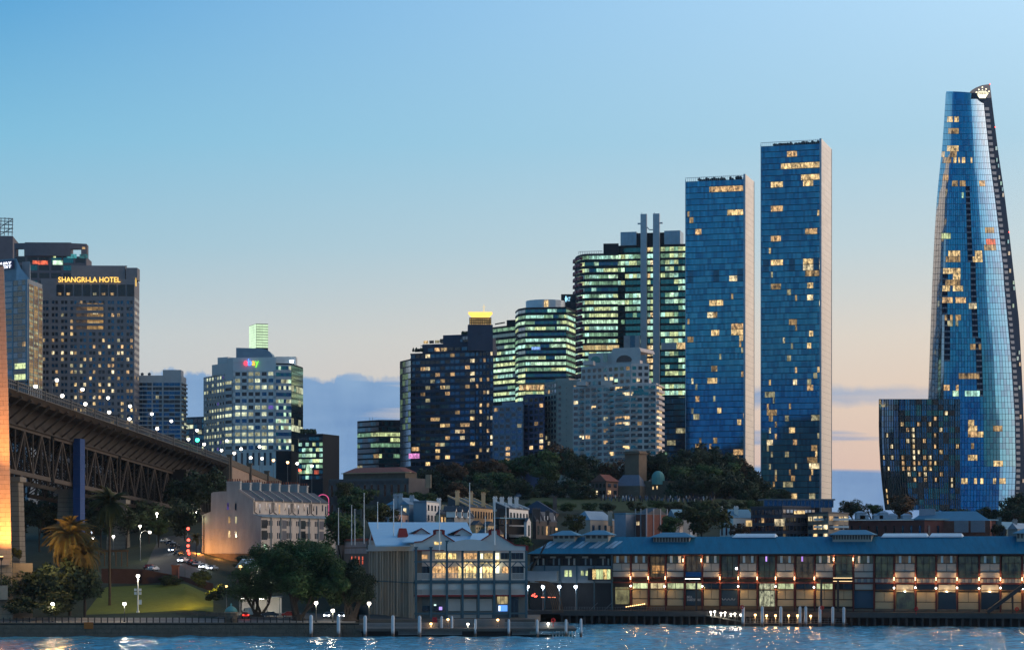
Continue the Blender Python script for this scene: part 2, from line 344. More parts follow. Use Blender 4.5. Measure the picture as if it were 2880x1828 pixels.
def sheet(name, pts_uY, lift, mat, kind='structure', nu=24, nY=24, drop=True):
    """A sheet laid on the ground inside a four-sided patch given by (u, Y) corners: near left, near right, far right, far left."""
    (a, b, c, d) = pts_uY; mb = MB(); g = []
    for j in range(nY + 1):
        row = []
        for i in range(nu + 1):
            s_, t_ = i / nu, j / nY
            u = (a[0] * (1 - s_) + b[0] * s_) * (1 - t_) + (d[0] * (1 - s_) + c[0] * s_) * t_
            Y = (a[1] * (1 - s_) + b[1] * s_) * (1 - t_) + (d[1] * (1 - s_) + c[1] * s_) * t_
            row.append(len(mb.v)); mb.v.append((X(u, Y), Y, gz(u, Y) + lift))
        g.append(row)
    for j in range(nY):
        for i in range(nu): mb.f.append((g[j][i], g[j][i + 1], g[j + 1][i + 1], g[j + 1][i])); mb.m.append(0)
    o = mb.build(name, mat, None, True); o['kind'] = kind; return o
earth = M('dark_earth_scrub', (.030, .040, .022), .95, .5, .25, bump=.8)
grass = M('lawn_grass', (.13, .15, .025), .95, .35, .6, bump=.6); asphalt = M('asphalt', (.075, .072, .068), .85, .3, .3)
stone_dk = M('weathered_sandstone', (.13, .105, .08), .9, .45, .6, bump=.7)
us = [-700 + 20 * i for i in range(51)] + [304 + 12 * i for i in range(64)] + [1080 + 40 * i for i in range(67)]
Ys = [577.5, 582, 588, 594] + [600 + 6 * i for i in range(44)] + [870 + 30 * i for i in range(14)] + [1400, 1700, 2500]
mb = MB()
for Yv in Ys:
    for u in us: mb.v.append((X(u, Yv), Yv, gz(u, Yv)))
nU = len(us)
for j in range(len(Ys) - 1):
    for i in range(nU - 1): mb.f.append((j * nU + i, j * nU + i + 1, (j + 1) * nU + i + 1, (j + 1) * nU + i)); mb.m.append(0)
tag(mb.build('ground', earth, None, True), kind='structure')
sheet('lawn', [(235, 596), (600, 606), (600, 641), (300, 643)], .06, grass, nu=40)
sheet('hill_lawn', [(1470, 900), (2140, 895), (2160, 965), (1500, 965)], .08, M('hill_grass', (.05, .066, .02), .95, .4, .2, bump=.6))
sheet('road', [(395, 652), (590, 650), (560, 790), (452, 790)], .06, asphalt)
sheet('promenade', [(-200, 578.5), (1000, 578.5), (1000, 590), (-200, 590)], .05, M('paving', (.22, .20, .18), .9, .3, .5))
sheet('quay_road', [(600, 591), (1000, 591), (1000, 636), (660, 612)], .07, asphalt)

# water: a broad sheet with real waves where it is seen
m, t, b = newmat('harbour_water')
b.inputs['Base Color'].default_value = (.07, .29, .42, 1); b.inputs['Roughness'].default_value = .1; b.inputs['IOR'].default_value = 1.55; b.inputs['Specular IOR Level'].default_value = .8
g = nd(t, 'ShaderNodeNewGeometry'); mp = nd(t, 'ShaderNodeMapping'); t.links.new(g.outputs['Position'], mp.inputs[0]); mp.inputs['Scale'].default_value = (.35, 1.1, 1)
n = nd(t, 'ShaderNodeTexNoise'); t.links.new(mp.outputs[0], n.inputs['Vector']); n.inputs['Scale'].default_value = .9; n.inputs['Detail'].default_value = 5
bp = nd(t, 'ShaderNodeBump'); bp.inputs['Strength'].default_value = .9; bp.inputs['Distance'].default_value = .5; t.links.new(n.outputs[0], bp.inputs['Height']); t.links.new(bp.outputs[0], b.inputs['Normal'])
water_m = m
waves = [(R.uniform(-.9, .9) + math.pi / 2 * 1, 2 * math.pi / L, R.uniform(0, 6.28), A) for L, A in ((13, .09), (8.3, .09), (6.1, .085), (4.4, .07), (3.3, .055), (2.6, .04), (9.5, .08), (5.2, .07))]
mb = MB(); nxw, nyw = 330, 260; x0, x1, y0, y1 = -175, 185, 470, 700
for j in range(nyw + 1):
    y = y0 + (y1 - y0) * j / nyw
    for i in range(nxw + 1):
        x = x0 + (x1 - x0) * i / nxw; e = min(1, i / 8, (nxw - i) / 8, j / 8, (nyw - j) / 8)
        mb.v.append((x, y, e * sum(A * math.sin(k * (x * math.cos(d) + y * math.sin(d)) + ph) for d, k, ph, A in waves)))
for j in range(nyw):
    for i in range(nxw): mb.f.append((j * (nxw + 1) + i, j * (nxw + 1) + i + 1, (j + 1) * (nxw + 1) + i + 1, (j + 1) * (nxw + 1) + i)); mb.m.append(0)
xo0, xo1, yo0, yo1 = -1400, 1400, -50, 1200
for q in (((xo0, yo0), (xo1, yo0), (xo1, y0), (xo0, y0)), ((xo0, y0), (x0, y0), (x0, y1), (xo0, y1)), ((x1, y0), (xo1, y0), (xo1, y1), (x1, y1)), ((x0, y1), (x1, y1), (x1, yo1), (x0, yo1)), ((xo0, y1), (x0, y1), (x0, yo1), (xo0, yo1)), ((x1, y1), (xo1, y1), (xo1, yo1), (x1, yo1))):
    mb.poly([(a, c, 0) for a, c in q])
tag(mb.build('harbour_water', water_m, None, True), kind='structure')

# ================================================================== CITY TOWERS (far)
def rows(z0, z1, px, Y): return max(1, round((z1 - z0) / (px * Y / F)))
# --- hotel with the lit name
Y = 1150; b = Bld('hotel_tower', 'broad grey hotel tower with glowing gold name along its top', 'hotel', P2(250, Y), 30)
fp = rect_fp(115, 1141, 378, 1142, uB=392); zt = Z(785, 1142); wl = b.mb('wall', M('hotel_concrete', (.21, .20, .21), .8), roof_dk)
wl.prism(fp, 30, zt, 0, 1)
up = rect_fp(200, 1146, 352, 1147, depth=8); wl.prism(up, zt, Z(760, 1165), 0, 1); up = rect_fp(354, 1146, 386, 1146, depth=8); wl.prism(up, zt, Z(763, 1160), 0, 1)
fr = Fr(fp[0], fp[1]); zb = Z(1215, 1142); zw = Z(842, 1142)
nzr = rows(zb, zw, 17.6, 1142); chh = (zw - zb) / nzr
AT = (fr.x(214), fr.x(291), Z(936, 1150), Z(858, 1150)); L_ = fr.L
def sk(i, j):
    x = (i + .5) * L_ / 20; z = zb + (j + .5) * chh
    return AT[0] - .5 < x < AT[1] + .5 and AT[2] < z < AT[3]
for half in (0, 1):
    pass
def hl_(i, j):
    z = j / nzr
    return R.choice(warm + warmd) if R.random() < (.34 if j < nzr - 6 else .16) * (1 if i > 5 else .5) else None
fr2 = b.facade(fp[0], fp[1], zb, zw, 20, nzr, .72, .52, .5, [g_dark, g_navy], hl_, wl, .35, .0, 0, sk)
for i in range(11):
    x = i * L_ / 10
    if not (AT[0] < x < AT[1]): wl.lbox(fr, max(0, x - .75), min(L_, x + .75), 0, .42, zb, zw)
    else: wl.lbox(fr, x - .75, x + .75, 0, .42, zb, AT[2]); wl.lbox(fr, x - .75, x + .75, 0, .42, AT[3], zw)
for i in range(9):                                    # tall windows of the sky restaurant
    x = L_ * (.16 + i * .094); b.pane(fr, x + .35, x + 3.9, Z(838, 1150), Z(806, 1150), g_dark)
    if R.random() < .8: b.pane(fr, x + 1, x + 2.6, Z(836, 1150), Z(829, 1150), R.choice(warmd), .12)
am = [LIT('atrium_amber', (1, .55, .14), .34, .35), LIT('atrium_dark', (.6, .3, .08), .12)]
for i in range(5):
    for j in range(5):
        w_, h_ = (AT[1] - AT[0]) / 5, (AT[3] - AT[2]) / 5
        b.pane(fr, AT[0] + i * w_ + .08, AT[0] + (i + 1) * w_ - .08, AT[2] + j * h_ + .08, AT[2] + (j + 1) * h_ - .08, am[0] if i > 1 else am[1], .08, 'atrium_pane')
b.pane(fr, AT[0] + 6.2, AT[0] + 11, AT[2] + 3.2, AT[2] + 4.3, warm[0], .2, 'atrium_light'); b.pane(fr, AT[0] + 8, AT[0] + 10.5, AT[2] + 8.3, AT[2] + 9.2, warm[2], .2, 'atrium_light')
b.pane(fr, AT[0] + 4.6, AT[1] - .3, AT[2] + .3, AT[2] + .9, warm[0], .2, 'atrium_light')
b.facade(fp[1], fp[2], zb, zt - 8, 5, nzr, .4, .5, .5, g_dark, rnd_lit(.08, warm), wl, .0, .0)
b.pane(Fr(fp[1], fp[2]), 3, 5, zt - 3, zt + 1, gold, .2, 'emblem')
sg = thing('sign', None, None, fr(0, 0, zt)); sg.parent = b.o; sg.location = tuple(a - c for a, c in zip(fr(0, 0, zt), b.o['_o']))
text('SHANGRI-LA HOTEL', 3.6, fr, fr.x(164), Z(800, 1150), EM('sign_gold', (1, .58, .10), 2.0), sg, width=fr.x(338) - fr.x(164), y=.8)
mb_ = b.mb('roof_aerial', steel_g)
for x in (fr.x(333), fr.x(341)): mb_.tube(fr(x, -8, Z(761, 1150)), fr(x + 1, -8, Z(751, 1150)), .18); mb_.lathe(fr(x + 1, -8, Z(753, 1150)), [(.1, 0), (.9, .8), (.1, 1.0)], 8)
b.finish()
# --- apartment tower at the left edge with the blue name board
Y = 1085; b = Bld('apartment_tower', 'dark glass apartment tower with sloping metal roof, cut by left edge', 'tower', P2(40, Y), 30)
q = [P2(-150, 1108), P2(80, 1078), P2(119, 1100), P2(60, 1140), P2(-150, 1150)]; zt = Z(785, 1078); wl = b.mb('wall', M('tower_grey', (.24, .27, .30), .7), M('zinc_roof', (.32, .38, .44), .45, metal=.5))
wl.prism(q, 30, zt, 0, 1)
wl.prism([P2(-150, 1108), P2(46, 1083), P2(46, 1120), P2(-150, 1140)], zt, Z(728, 1085), 0, 1)
wl.hexa([(*P2(46, 1083), zt), (*P2(84, 1079), zt), (*P2(84, 1110), zt), (*P2(46, 1120), zt), (*P2(46, 1083), Z(727, 1083)), (*P2(60, 1081), Z(757, 1081)), (*P2(60, 1110), Z(757, 1100)), (*P2(46, 1120), Z(727, 1110))], 1)
wl.prism([P2(62, 1090), P2(84, 1088), P2(86, 1110), P2(62, 1112)], zt, Z(737, 1090), 0, 1)
fr = Fr(q[0], q[1]); zb = Z(1085, 1078); n_ = rows(zb, zt, 16.2, 1078)
xs = fr.x(38); b.facade(fr(0, 0, 0), fr(xs, 0, 0), zb, zt, 5, n_, .8, .74, .5, [g_dark, g_navy], None, wl, .2, .25)
b.facade(fr(xs, 0, 0), fr(fr.L - 1.2, 0, 0), zb, zt, 3, n_, .96, .86, .5, [g_dark, g_dark, g_navy], rnd_lit(.12, warmd + [warm[1]]))
wl.lbox(fr, fr.L - 1.3, fr.L - .1, -.5, .6, zb, zt)
tan_ = [LIT('blind_glow', (1, .62, .25), .34, .4, 1.1), LIT('blind_glow_b', (.9, .55, .3), .2, .5, 1.1)]
b.facade(q[1], q[2], zb, zt - 2, 3, n_ * 2, .9, .86, .5, tan_, lambda i, j: warmd[1] if j % 2 == 0 and R.random() < .6 else None, wl, .0, .3)
for j in (0, 1): b.pane(fr, fr.x(42), fr.x(74), zb + 3 + j * 5, zb + 5.5 + j * 5, offc[1], .15)
fs = Fr(fr(-2, .6, 0), fr(fr.x(40), .6, 0)); b.mb('sign_board', M('sign_blue', (.01, .02, .08), .4)).lbox(fr, 0, fr.x(39), .05, .5, Z(755, 1083), Z(732, 1083))
sg = thing('sign', None, None, fr(0, 0, zt)); sg.parent = b.o; sg.location = tuple(a - c for a, c in zip(fr(0, 0, zt), b.o['_o']))
smt = EM('sign_white', (.85, .9, 1), 2.2); text('QUAY', 1.75, fr, fr.x(-6), Z(743, 1083), smt, sg, width=fr.x(34) - fr.x(-6), y=.75); text('WEST', 1.75, fr, fr.x(-6), Z(753, 1083), smt, sg, width=fr.x(34) - fr.x(-6), y=.75)
b.finish()
# --- brown tower with curved crown
b = Bld('office_tower', 'brown tower with shallow curved crown behind the hotel', 'tower', P2(150, 1270), 30); brn = M('brown_concrete', (.15, .13, .14), .8)
wl = b.mb('wall', brn, roof_dk); fp = rect_fp(40, 1260, 243, 1262, uB=258); zt = Z(722, 1262); wl.prism(fp, 30, zt, 0, 1); fr = Fr(fp[0], fp[1])
n_ = 14                                                # bowed crown wall with openings at both ends
for i in range(n_):
    x0_, x1_ = fr.L * i / n_, fr.L * (i + 1) / n_; z0_ = zt + (3.8 if i in (0, 1, n_ - 3, n_ - 2) else 0)
    bow = lambda q_: 2.6 * (1 - (2 * q_ / fr.L - 1) ** 2)
    zz = Z(685, 1262) - .25 * abs(i - 6.5) * .12
    wl.hexa([fr(x0_, bow(x0_), z0_), fr(x1_, bow(x1_), z0_), fr(x1_, -2, z0_), fr(x0_, -2, z0_), fr(x0_, bow(x0_), zz), fr(x1_, bow(x1_), zz), fr(x1_, -2, zz), fr(x0_, -2, zz)])
wl.prism(rect_fp(70, 1268, 200, 1269, depth=8), zt, Z(690, 1280), 0, 1); wl.lbox(fr, fr.L - .8, fr.L, -9, 0, zt, Z(686, 1262)); wl.lbox(fr, 0, .8, -9, 0, zt, Z(686, 1262))
zb = Z(830, 1262); n_ = rows(zb, zt, 23, 1262); b.facade(fp[0], fp[1], zb, zt, 6, n_, .84, .66, .5, [g_teal, g_dark], None, wl, .3, .4)
for u0, u1, v0, v1, m_ in ((92, 108, 741, 750, redr), (108, 135, 741, 752, redr), (149, 177, 740, 752, offc[0]), (150, 157, 722, 733, offc[1]), (188, 216, 722, 734, tealr), (224, 247, 722, 734, tealr), (213, 240, 702, 708, warmd[0])):
    b.pane(fr, fr.x(u0), fr.x(u1), Z(v1, 1272), Z(v0, 1272), m_, .5)
b.finish()
# --- brown slab with lattice frame at the corner
b = Bld('mast_tower', 'plain brown slab carrying a lattice antenna frame at left edge', 'tower', P2(10, 1340), 30); wl = b.mb('wall', brn, roof_dk)
wl.prism(rect_fp(-160, 1331, 36, 1335, uB=52), 30, Z(664, 1335), 0, 1)
mb_ = b.mb('antenna_frame', steel_g)
for i in range(5):
    u = -10 + 11 * i; mb_.tube(P(u, 663, 1345), P(u + 2, 612 + abs(i - 2), 1345), .25)
for v in (614, 622, 631, 642, 652): mb_.tube(P(-10, v, 1345), P(37, v + 2, 1345), .2); mb_.tube(P(-10, v, 1350), P(36, v + 1, 1350), .2)
mb_.tube(P(-5, 664, 1345), P(36, 640, 1345), .22); mb_.tube(P(0, 640, 1345), P(34, 618, 1345), .22); b.finish()
# --- grey striped office
Y = 1165; b = Bld('office_block', 'grey office block with white striped floors left of the white office', 'office', P2(450, Y), 32)
wl = b.mb('wall', conc_l, roof_dk); fp = rect_fp(386, 1160, 510, 1160, uB=524); zt = Z(1058, Y); wl.prism(fp, 32, zt, 0, 1); fr = Fr(fp[0], fp[1])
wl.prism(rect_fp(458, 1161, 509, 1161, depth=9), zt - 5, Z(1042, Y), 0, 1); zb = Z(1245, Y); ztw = Z(1077, Y); n_ = rows(zb, ztw, 11.9, Y)
for ua, ub in ((388, 427), (429, 456), (460, 507)):
    xa, xb = fr.x(ua), fr.x(ub); b.facade(fr(xa, 0, 0), fr(xb, 0, 0), zb, ztw, 3, n_, .95, .74, .5, [g_dark, g_navy], rnd_lit(.03, warmd), wl, .25)
    wl.lbox(fr, xb, xb + .5, 0, .5, zb, ztw)
b.facade(fp[1], fp[2], zb, ztw, 2, n_, .7, .6, .5, g_navy, rnd_lit(.1, ebl), wl, .7)
for u in (400, 420): b.mb('roof_vent', steel_g).lathe(P(u, 1059, 1168), [(.7, 0), (.7, 1.2), (1.0, 1.4), (.2, 2.0)], 8)
b.finish()
b = Bld('low_office', 'small dark office between striped block and white office', 'office', P2(550, 1260), 32); wl = b.mb('wall', conc_d, roof_dk)
fp = rect_fp(520, 1262, 580, 1255, depth=20); wl.prism(fp, 32, Z(1172, 1258), 0, 1); b.facade(fp[0], fp[1], Z(1300, 1258), Z(1176, 1258), 5, 8, .9, .7, .5, [g_teal, g_dark], rnd_lit(.1, ebl), wl, .2); b.finish()
# --- white office with coloured sign
b = Bld('white_office', 'white office tower with square windows and coloured letters', 'office', P2(690, 1150), 32)
ow = M('office_precast', (.60, .61, .60), .8, .12); wl = b.mb('wall', ow, roof_dk)
A, B_, C, D, E_ = P2(574, 1172), P2(633, 1149), P2(655, 1143), P2(776, 1140), P2(819, 1141)
fpo = [A, B_, C, D, E_, P2(852, 1166), P2(800, 1210), P2(590, 1210)]; zt = Z(1053, 1150)
wl.prism([A, B_, C, D, P2(790, 1180), P2(590, 1205)], 32, zt, 0, 1)
wl.prism([P2(596, 1160), P2(640, 1147), P2(655, 1143.5), D, P2(776, 1180), P2(600, 1190)], zt, Z(1022, 1150), 0, 1)
wl.prism([P2(640, 1147), P2(655, 1143.2), P2(776, 1140.2), P2(776, 1180), P2(645, 1185)], Z(1022, 1150), Z(1009, 1150), 0, 1)
wl.prism(rect_fp(612, 1162, 640, 1158, depth=10), zt, Z(1000, 1150), 0, 1); wl.prism(rect_fp(775, 1152, 832, 1152, depth=8), zt, Z(1002, 1150), 0, 1)
gm = b.mb('plant_roof', M('zinc_blue', (.20, .27, .33), .5, metal=.4)); pts = [(664, 1012), (768, 1012), (766, 1000), (760, 990), (750, 983), (735, 980), (664, 978)]
gm.v += [tuple(P(u, v, 1165)) for u, v in pts] + [(lambda q_: (q_.x, q_.y + 18, q_.z))(P(u, v, 1165)) for u, v in pts]; k = len(pts)
gm.f += [tuple(range(k - 1, -1, -1)), tuple(range(k, 2 * k))] + [(i, (i + 1) % k, k + (i + 1) % k, k + i) for i in range(k)]; gm.m += [0] * (k + 2)
zb = Z(1270, 1150); zw = Z(1046, 1150); n_ = rows(zb, zw, 18.3, 1150); gls = [g_dark, g_dark, g_navy]
rl = [R.choice([.05, .15, .3, .75]) for _ in range(n_)]; rl[2] = .95; rl[3] = .55; rl[6] = .85; rl[-2] = .6
def el(i, j): return (purp if R.random() < .06 else R.choice(ebl)) if R.random() < rl[j] else None
b.facade(A, B_, zb, zw - 1, 8, n_, .62, .46, .5, gls, el, wl, .3, .3); b.facade(B_, C, zb, zw - 4, 1, n_ - 1, .85, .46, .5, gls, el, wl, .3, .3); b.facade(C, D, zb, zw, 6, n_, .74, .56, .5, gls, el, wl, .3, .3, .8)
ff = Fr(C, D)
for i in range(7): b.pane(ff, 1.2 + i * 2.85, 2.2 + i * 2.85, Z(1310, 1150), Z(1275, 1150), g_dark, .35)
w2 = b.mb('glass_wing', conc_l, slab_d); w2.prism([D, E_, P2(852, 1166), P2(800, 1205), P2(778, 1180)], 32, Z(1026, 1150), 1, 1); zw2 = Z(1030, 1150); n2_ = rows(zb, zw2, 18.3, 1150)
b.facade(D, E_, zb, zw2, 6, n2_, .97, .56, .5, [g_navy, g_teal], lambda i, j: R.choice(ebl + [offc[0]]) if R.random() < [.2, .7, .05, .8, .9, .1][j % 6] else None, w2, .15)
b.facade(E_, P2(852, 1166), zb, zw2, 5, n2_, .96, .92, .5, [g_teal, g_navy], lambda i, j: R.choice(ebl) if R.random() < [.1, .3, .1, .6, .2, .05][j % 6] else None)
w2.prism(rect_fp(818, 1156, 832, 1156, depth=4), Z(1026, 1150), Z(1004, 1150), 0, 1)
b.pane(Fr(P2(812, 1148), P2(838, 1148)), .6, 2.4, Z(1021, 1150), Z(1014, 1150), lamp_c, .3, 'floodlight')
sg = thing('sign', None, None, ff(0, 0, zt)); sg.parent = b.o; sg.location = tuple(a - c for a, c in zip(ff(0, 0, zt), b.o['_o']))
text('ebay', 4.6, ff, ff.x(686), Z(1028, 1142), [EM('letter_red', (1, .04, .06), 3.0), EM('letter_blue', (.06, .25, 1), 2.4), EM('letter_yellow', (1, .6, .03), 1.6), EM('letter_green', (.2, .85, .05), 1.6)], sg, width=ff.x(727) - ff.x(686), y=.6)
b.finish()
# --- glowing glass lantern behind it
b = Bld('lantern_tower', 'pale green glowing glass lantern box rising behind white office', 'lantern', P2(728, 1320), 32); c_ = b.mb('core', slab_d)
fp = rect_fp(721, 1316, 754, 1318, depth=9); fpl = [P2(701, 1330), P2(721, 1316), P2(754, 1318), P2(752, 1336), P2(703, 1340)]
c_.prism(fpl, 32, Z(912, 1320)); ln = [LIT('lantern_glow', (.72, 1, .62), .92, .85, 1.08, .2, obj=.05)]
b.facade(fpl[0], fpl[1], Z(980, 1320), Z(913, 1320), 3, 9, .94, .96, .5, ln, name='pane'); b.facade(fpl[1], fpl[2], Z(980, 1320), Z(913, 1320), 2, 9, .98, .78, .5, ln, name='pane'); b.finish()
# --- small glass office by the bridge head
b = Bld('glass_office', 'low dark glass office with lit floors right of the white office', 'office', P2(880, 1120), 32); wl = b.mb('wall', slab_d, roof_dk)
fp = rect_fp(840, 1122, 908, 1118, depth=20); wl.prism(fp, 32, Z(1220, 1120), 0, 1); zb = Z(1350, 1120)
b.facade(fp[0], fp[1], zb, Z(1226, 1120), 7, 8, .93, .62, .5, [g_teal, g_dark], lambda i, j: R.choice(offc) if R.random() < [.5, .9, .85, .9, .9, .8, .25, .1][j] else None)
sh = b.mb('roof_plants', M('roof_shrub', (.03, .05, .03), .9)); 
for i in range(22):
    u = R.uniform(846, 890); sh.lathe(P(u, 1222, 1122 + R.uniform(0, 8)), [(.1, 0), (R.uniform(.6, 1.2), .8), (R.uniform(.3, .8), R.uniform(1.5, 2.6)), (.05, 2.8)], 6)
b.pane(Fr(fp[0], fp[1]), 8.2, 10.6, Z(1333, 1120), Z(1322, 1120), redr, .3, 'red_panel'); b.pane(Fr(fp[0], fp[1]), 4, 7, Z(1330, 1120), Z(1305, 1120), offc[0], .25); b.finish()
# --- dark glass blocks right of the gap
b = Bld('dark_glass_block', 'low dark green glass block beside the stepped dark apartments', 'office', P2(1060, 1340), 34); wl = b.mb('wall', slab_d, roof_dk)
q = [P2(1005, 1352), P2(1066, 1338), P2(1130, 1340), P2(1130, 1380), P2(1005, 1380)]; wl.prism(q, 34, Z(1181, 1340), 0, 1); zb = Z(1320, 1340); zt = Z(1184, 1340)
lr = run_lit(offc[1:] + warmd, lambda j: [.15, .15, .35, .1, .3, .6, .5, .05, .05, .03][j], .7)
b.facade(q[0], q[1], zb, zt, 8, 9, .95, .7, .5, [g_teal, g_dark], lr); b.facade(q[1], q[2], zb, zt, 8, 9, .95, .7, .5, [g_teal, g_dark], lr)
for u in (1040, 1048): b.mb('roof_aerial', steel_g).tube(P(u, 1182, 1345), P(u, 1174, 1345), .12)
b.finish()
# --- stepped dark apartments
b = Bld('stepped_apartments', 'dark apartment tower stepping up to the right with roof terraces', 'tower', P2(1250, 1200), 36)
dk = M('dark_cladding', (.035, .05, .085), .6, .3, .3); wl = b.mb('wall', dk, roof_dk); Y = 1200
q = [P2(1155, 1210), P2(1336, 1194.6), P2(1337, 1194), P2(1388, 1190), P2(1388, 1235), P2(1155, 1245)]; wl.prism(q, 36, Z(990, Y), 0, 1)
wl.prism(rect_fp(1188, 1206, 1337, 1195.5, depth=30), Z(990, Y), Z(966, Y), 0, 1); wl.prism(rect_fp(1246, 1202, 1337, 1195.5, depth=28), Z(966, Y), Z(942, Y), 0, 1)
wl.prism(rect_fp(1316, 1191, 1386, 1191.5, depth=7), Z(990, Y), Z(918, Y), 0, 1)
zb = Z(1312, Y); n_ = rows(zb, Z(990, Y), 17.5, Y)
lm = lambda p: (lambda i, j: R.choice(warm + warmd) if R.random() < p else None)
b.facade(q[0], q[1], zb, Z(990, Y), 13, n_, .88, .56, .5, [g_navy, g_dark, g_navy], lm(.16), wl, .5); b.facade(P2(1337, 1194), q[3], zb, Z(990, Y), 5, n_, .6, .56, .5, [g_navy, g_dark], lm(.17), wl, .15)
for k, (ua, ub, va, vb) in enumerate(((1165, 1335, 990, 974), (1190, 1335, 966, 952), (1250, 1316, 960, 945))):
    f_ = Fr(P2(ua, 1208), P2(ub, 1195)); b.facade(f_(0, 0, 0), f_(f_.L, 0, 0), Z(va, Y), Z(vb, Y), 9, 1, .8, .6, .5, [g_navy, g_dark], lm(.2))
g2 = b.mb('glass_side', slab_d, roof_dk); fs = [P2(1125, 1225), P2(1156, 1209), P2(1156, 1240), P2(1130, 1245)]; g2.prism(fs, 36, Z(1005, Y), 0, 1)
b.facade(fs[0], fs[1], Z(1310, Y), Z(1008, Y), 4, 17, .95, .85, .5, [g_teal, g_navy], rnd_lit(.35, [LIT('green_dim', (.5, .8, .3), .16, .2)]))
f_ = Fr(q[0], P2(1337, 1194.6)); b.pane(f_, f_.x(1151), f_.x(1181), Z(1287, Y), Z(1273, Y), pink, .6); b.pane(f_, f_.x(1160), f_.x(1180), Z(1266, Y), Z(1255, Y), warm[1], .6)
tr = b.mb('terrace_rail', steel_g)
for i in range(10): tr.tube(P(1160 + 3 * i, 990, 1209), P(1160 + 3 * i, 985, 1209), .08)
tr.beam(P(1186, 973, 1208), P(1216, 972, 1205), 2.5, .3); tr.tube(P(1188, 990, 1208), P(1188, 972, 1208), .12)
sh = b.mb('terrace_plants', M('terrace_shrub', (.03, .05, .03), .9))
for i in range(26):
    u = R.choice([R.uniform(1156, 1190), R.uniform(1238, 1256), R.uniform(1300, 1318)]); v = 990 if u < 1200 else (966 if u < 1260 else 944)
    sh.lathe(P(u, v, 1206), [(.1, 0), (R.uniform(.5, 1.1), .7), (R.uniform(.3, .7), R.uniform(1.2, 2.2)), (.05, 2.4)], 6)
b.finish()
# --- gold crowned tower
b = Bld('gold_crowned_tower', 'tower with floodlit gold crown and thin mast above dark apartments', 'tower', P2(1351, 1420), 36); wl = b.mb('wall', M('gold_brown', (.16, .09, .03), .6), roof_dk)
fp = rect_fp(1320, 1410, 1382, 1410.5, depth=3); wl.prism(fp, Z(945, 1410), Z(893, 1410), 0, 1); wl.prism(rect_fp(1330, 1411, 1366, 1411, depth=8), 36, Z(945, 1410), 0, 1)
b.facade(fp[0], fp[1], Z(921, 1410), Z(895, 1410), 10, 4, .42, .4, .5, LIT('gold_dot', (1, .62, .2), .75, .6), None); b.pane(Fr(fp[0], fp[1]), 4.3, 9.3, Z(942, 1410), Z(917, 1410), LIT('gold_panel', (1, .5, .1), .35, .5), .1, 'gold_panel')
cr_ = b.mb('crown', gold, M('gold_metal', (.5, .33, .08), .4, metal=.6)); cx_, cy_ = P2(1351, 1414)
for (r0, r1, va, vb) in ((26, 26, 894, 890), (26, 34, 889, 880), (34, 33, 879.5, 877)):
    s_ = 1410 / F; a0 = [(cx_ - r0 * s_, cy_ - r0 * s_ * .5), (cx_ + r0 * s_, cy_ - r0 * s_ * .5), (cx_ + r0 * s_, cy_ + r0 * s_ * .5), (cx_ - r0 * s_, cy_ + r0 * s_ * .5)]; a1 = [(cx_ - r1 * s_, cy_ - r1 * s_ * .5), (cx_ + r1 * s_, cy_ - r1 * s_ * .5), (cx_ + r1 * s_, cy_ + r1 * s_ * .5), (cx_ - r1 * s_, cy_ + r1 * s_ * .5)]
    cr_.prism(a0, Z(va, 1410), Z(vb, 1410), 0, 1, a1)
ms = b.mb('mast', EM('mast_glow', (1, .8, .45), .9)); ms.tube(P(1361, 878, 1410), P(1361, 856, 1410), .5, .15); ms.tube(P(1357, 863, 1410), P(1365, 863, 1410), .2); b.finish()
# --- lit offices
def office(name, label, poly, vt, vb, nxs, px, Y, lits, gl, p, z0=30, wmat=None, wh=.54, band=.25, extra=None, fin=True):
    b = Bld(name, label, 'office', (sum(q.x for q in poly) / len(poly), sum(q.y for q in poly) / len(poly)), z0); wl = b.mb('wall', wmat or slab_d, roof_dk); wl.prism(poly, z0, Z(vt, Y), 0, 1)
    zb, zt = Z(vb, Y), Z(vt + 2, Y); n_ = rows(zb, zt, px, Y); rp = [R.random() < p[0] for _ in range(n_)]
    for k, nx_ in enumerate(nxs):
        if nx_: b.facade(poly[k], poly[k + 1], zb, zt, nx_ * 2 if nx_ > 2 else nx_, n_, .92, wh, .5, gl, run_lit(lits, lambda j, rp=rp: p[1] if rp[j] else p[2]), wl, band)
    if extra: extra(b, wl)
    if fin: b.finish()
    return b
def exA(b, wl):
    wl.prism([P2(1425, 1465), P2(1452, 1462), P2(1452, 1480), P2(1425, 1480)], Z(914, 1455), Z(896, 1455), 0, 1); wl.beam(P(1392, 912, 1460), P(1420, 907, 1460), 4, .4)
office('lit_office', 'green lit office strip between gold crown tower and round topped office', [P2(1386, 1470), P2(1452, 1452), P2(1455, 1490), P2(1390, 1495)], 914, 1130, [7], 17, 1455, offc, [g_teal], (.85, .93, .06), extra=exA)
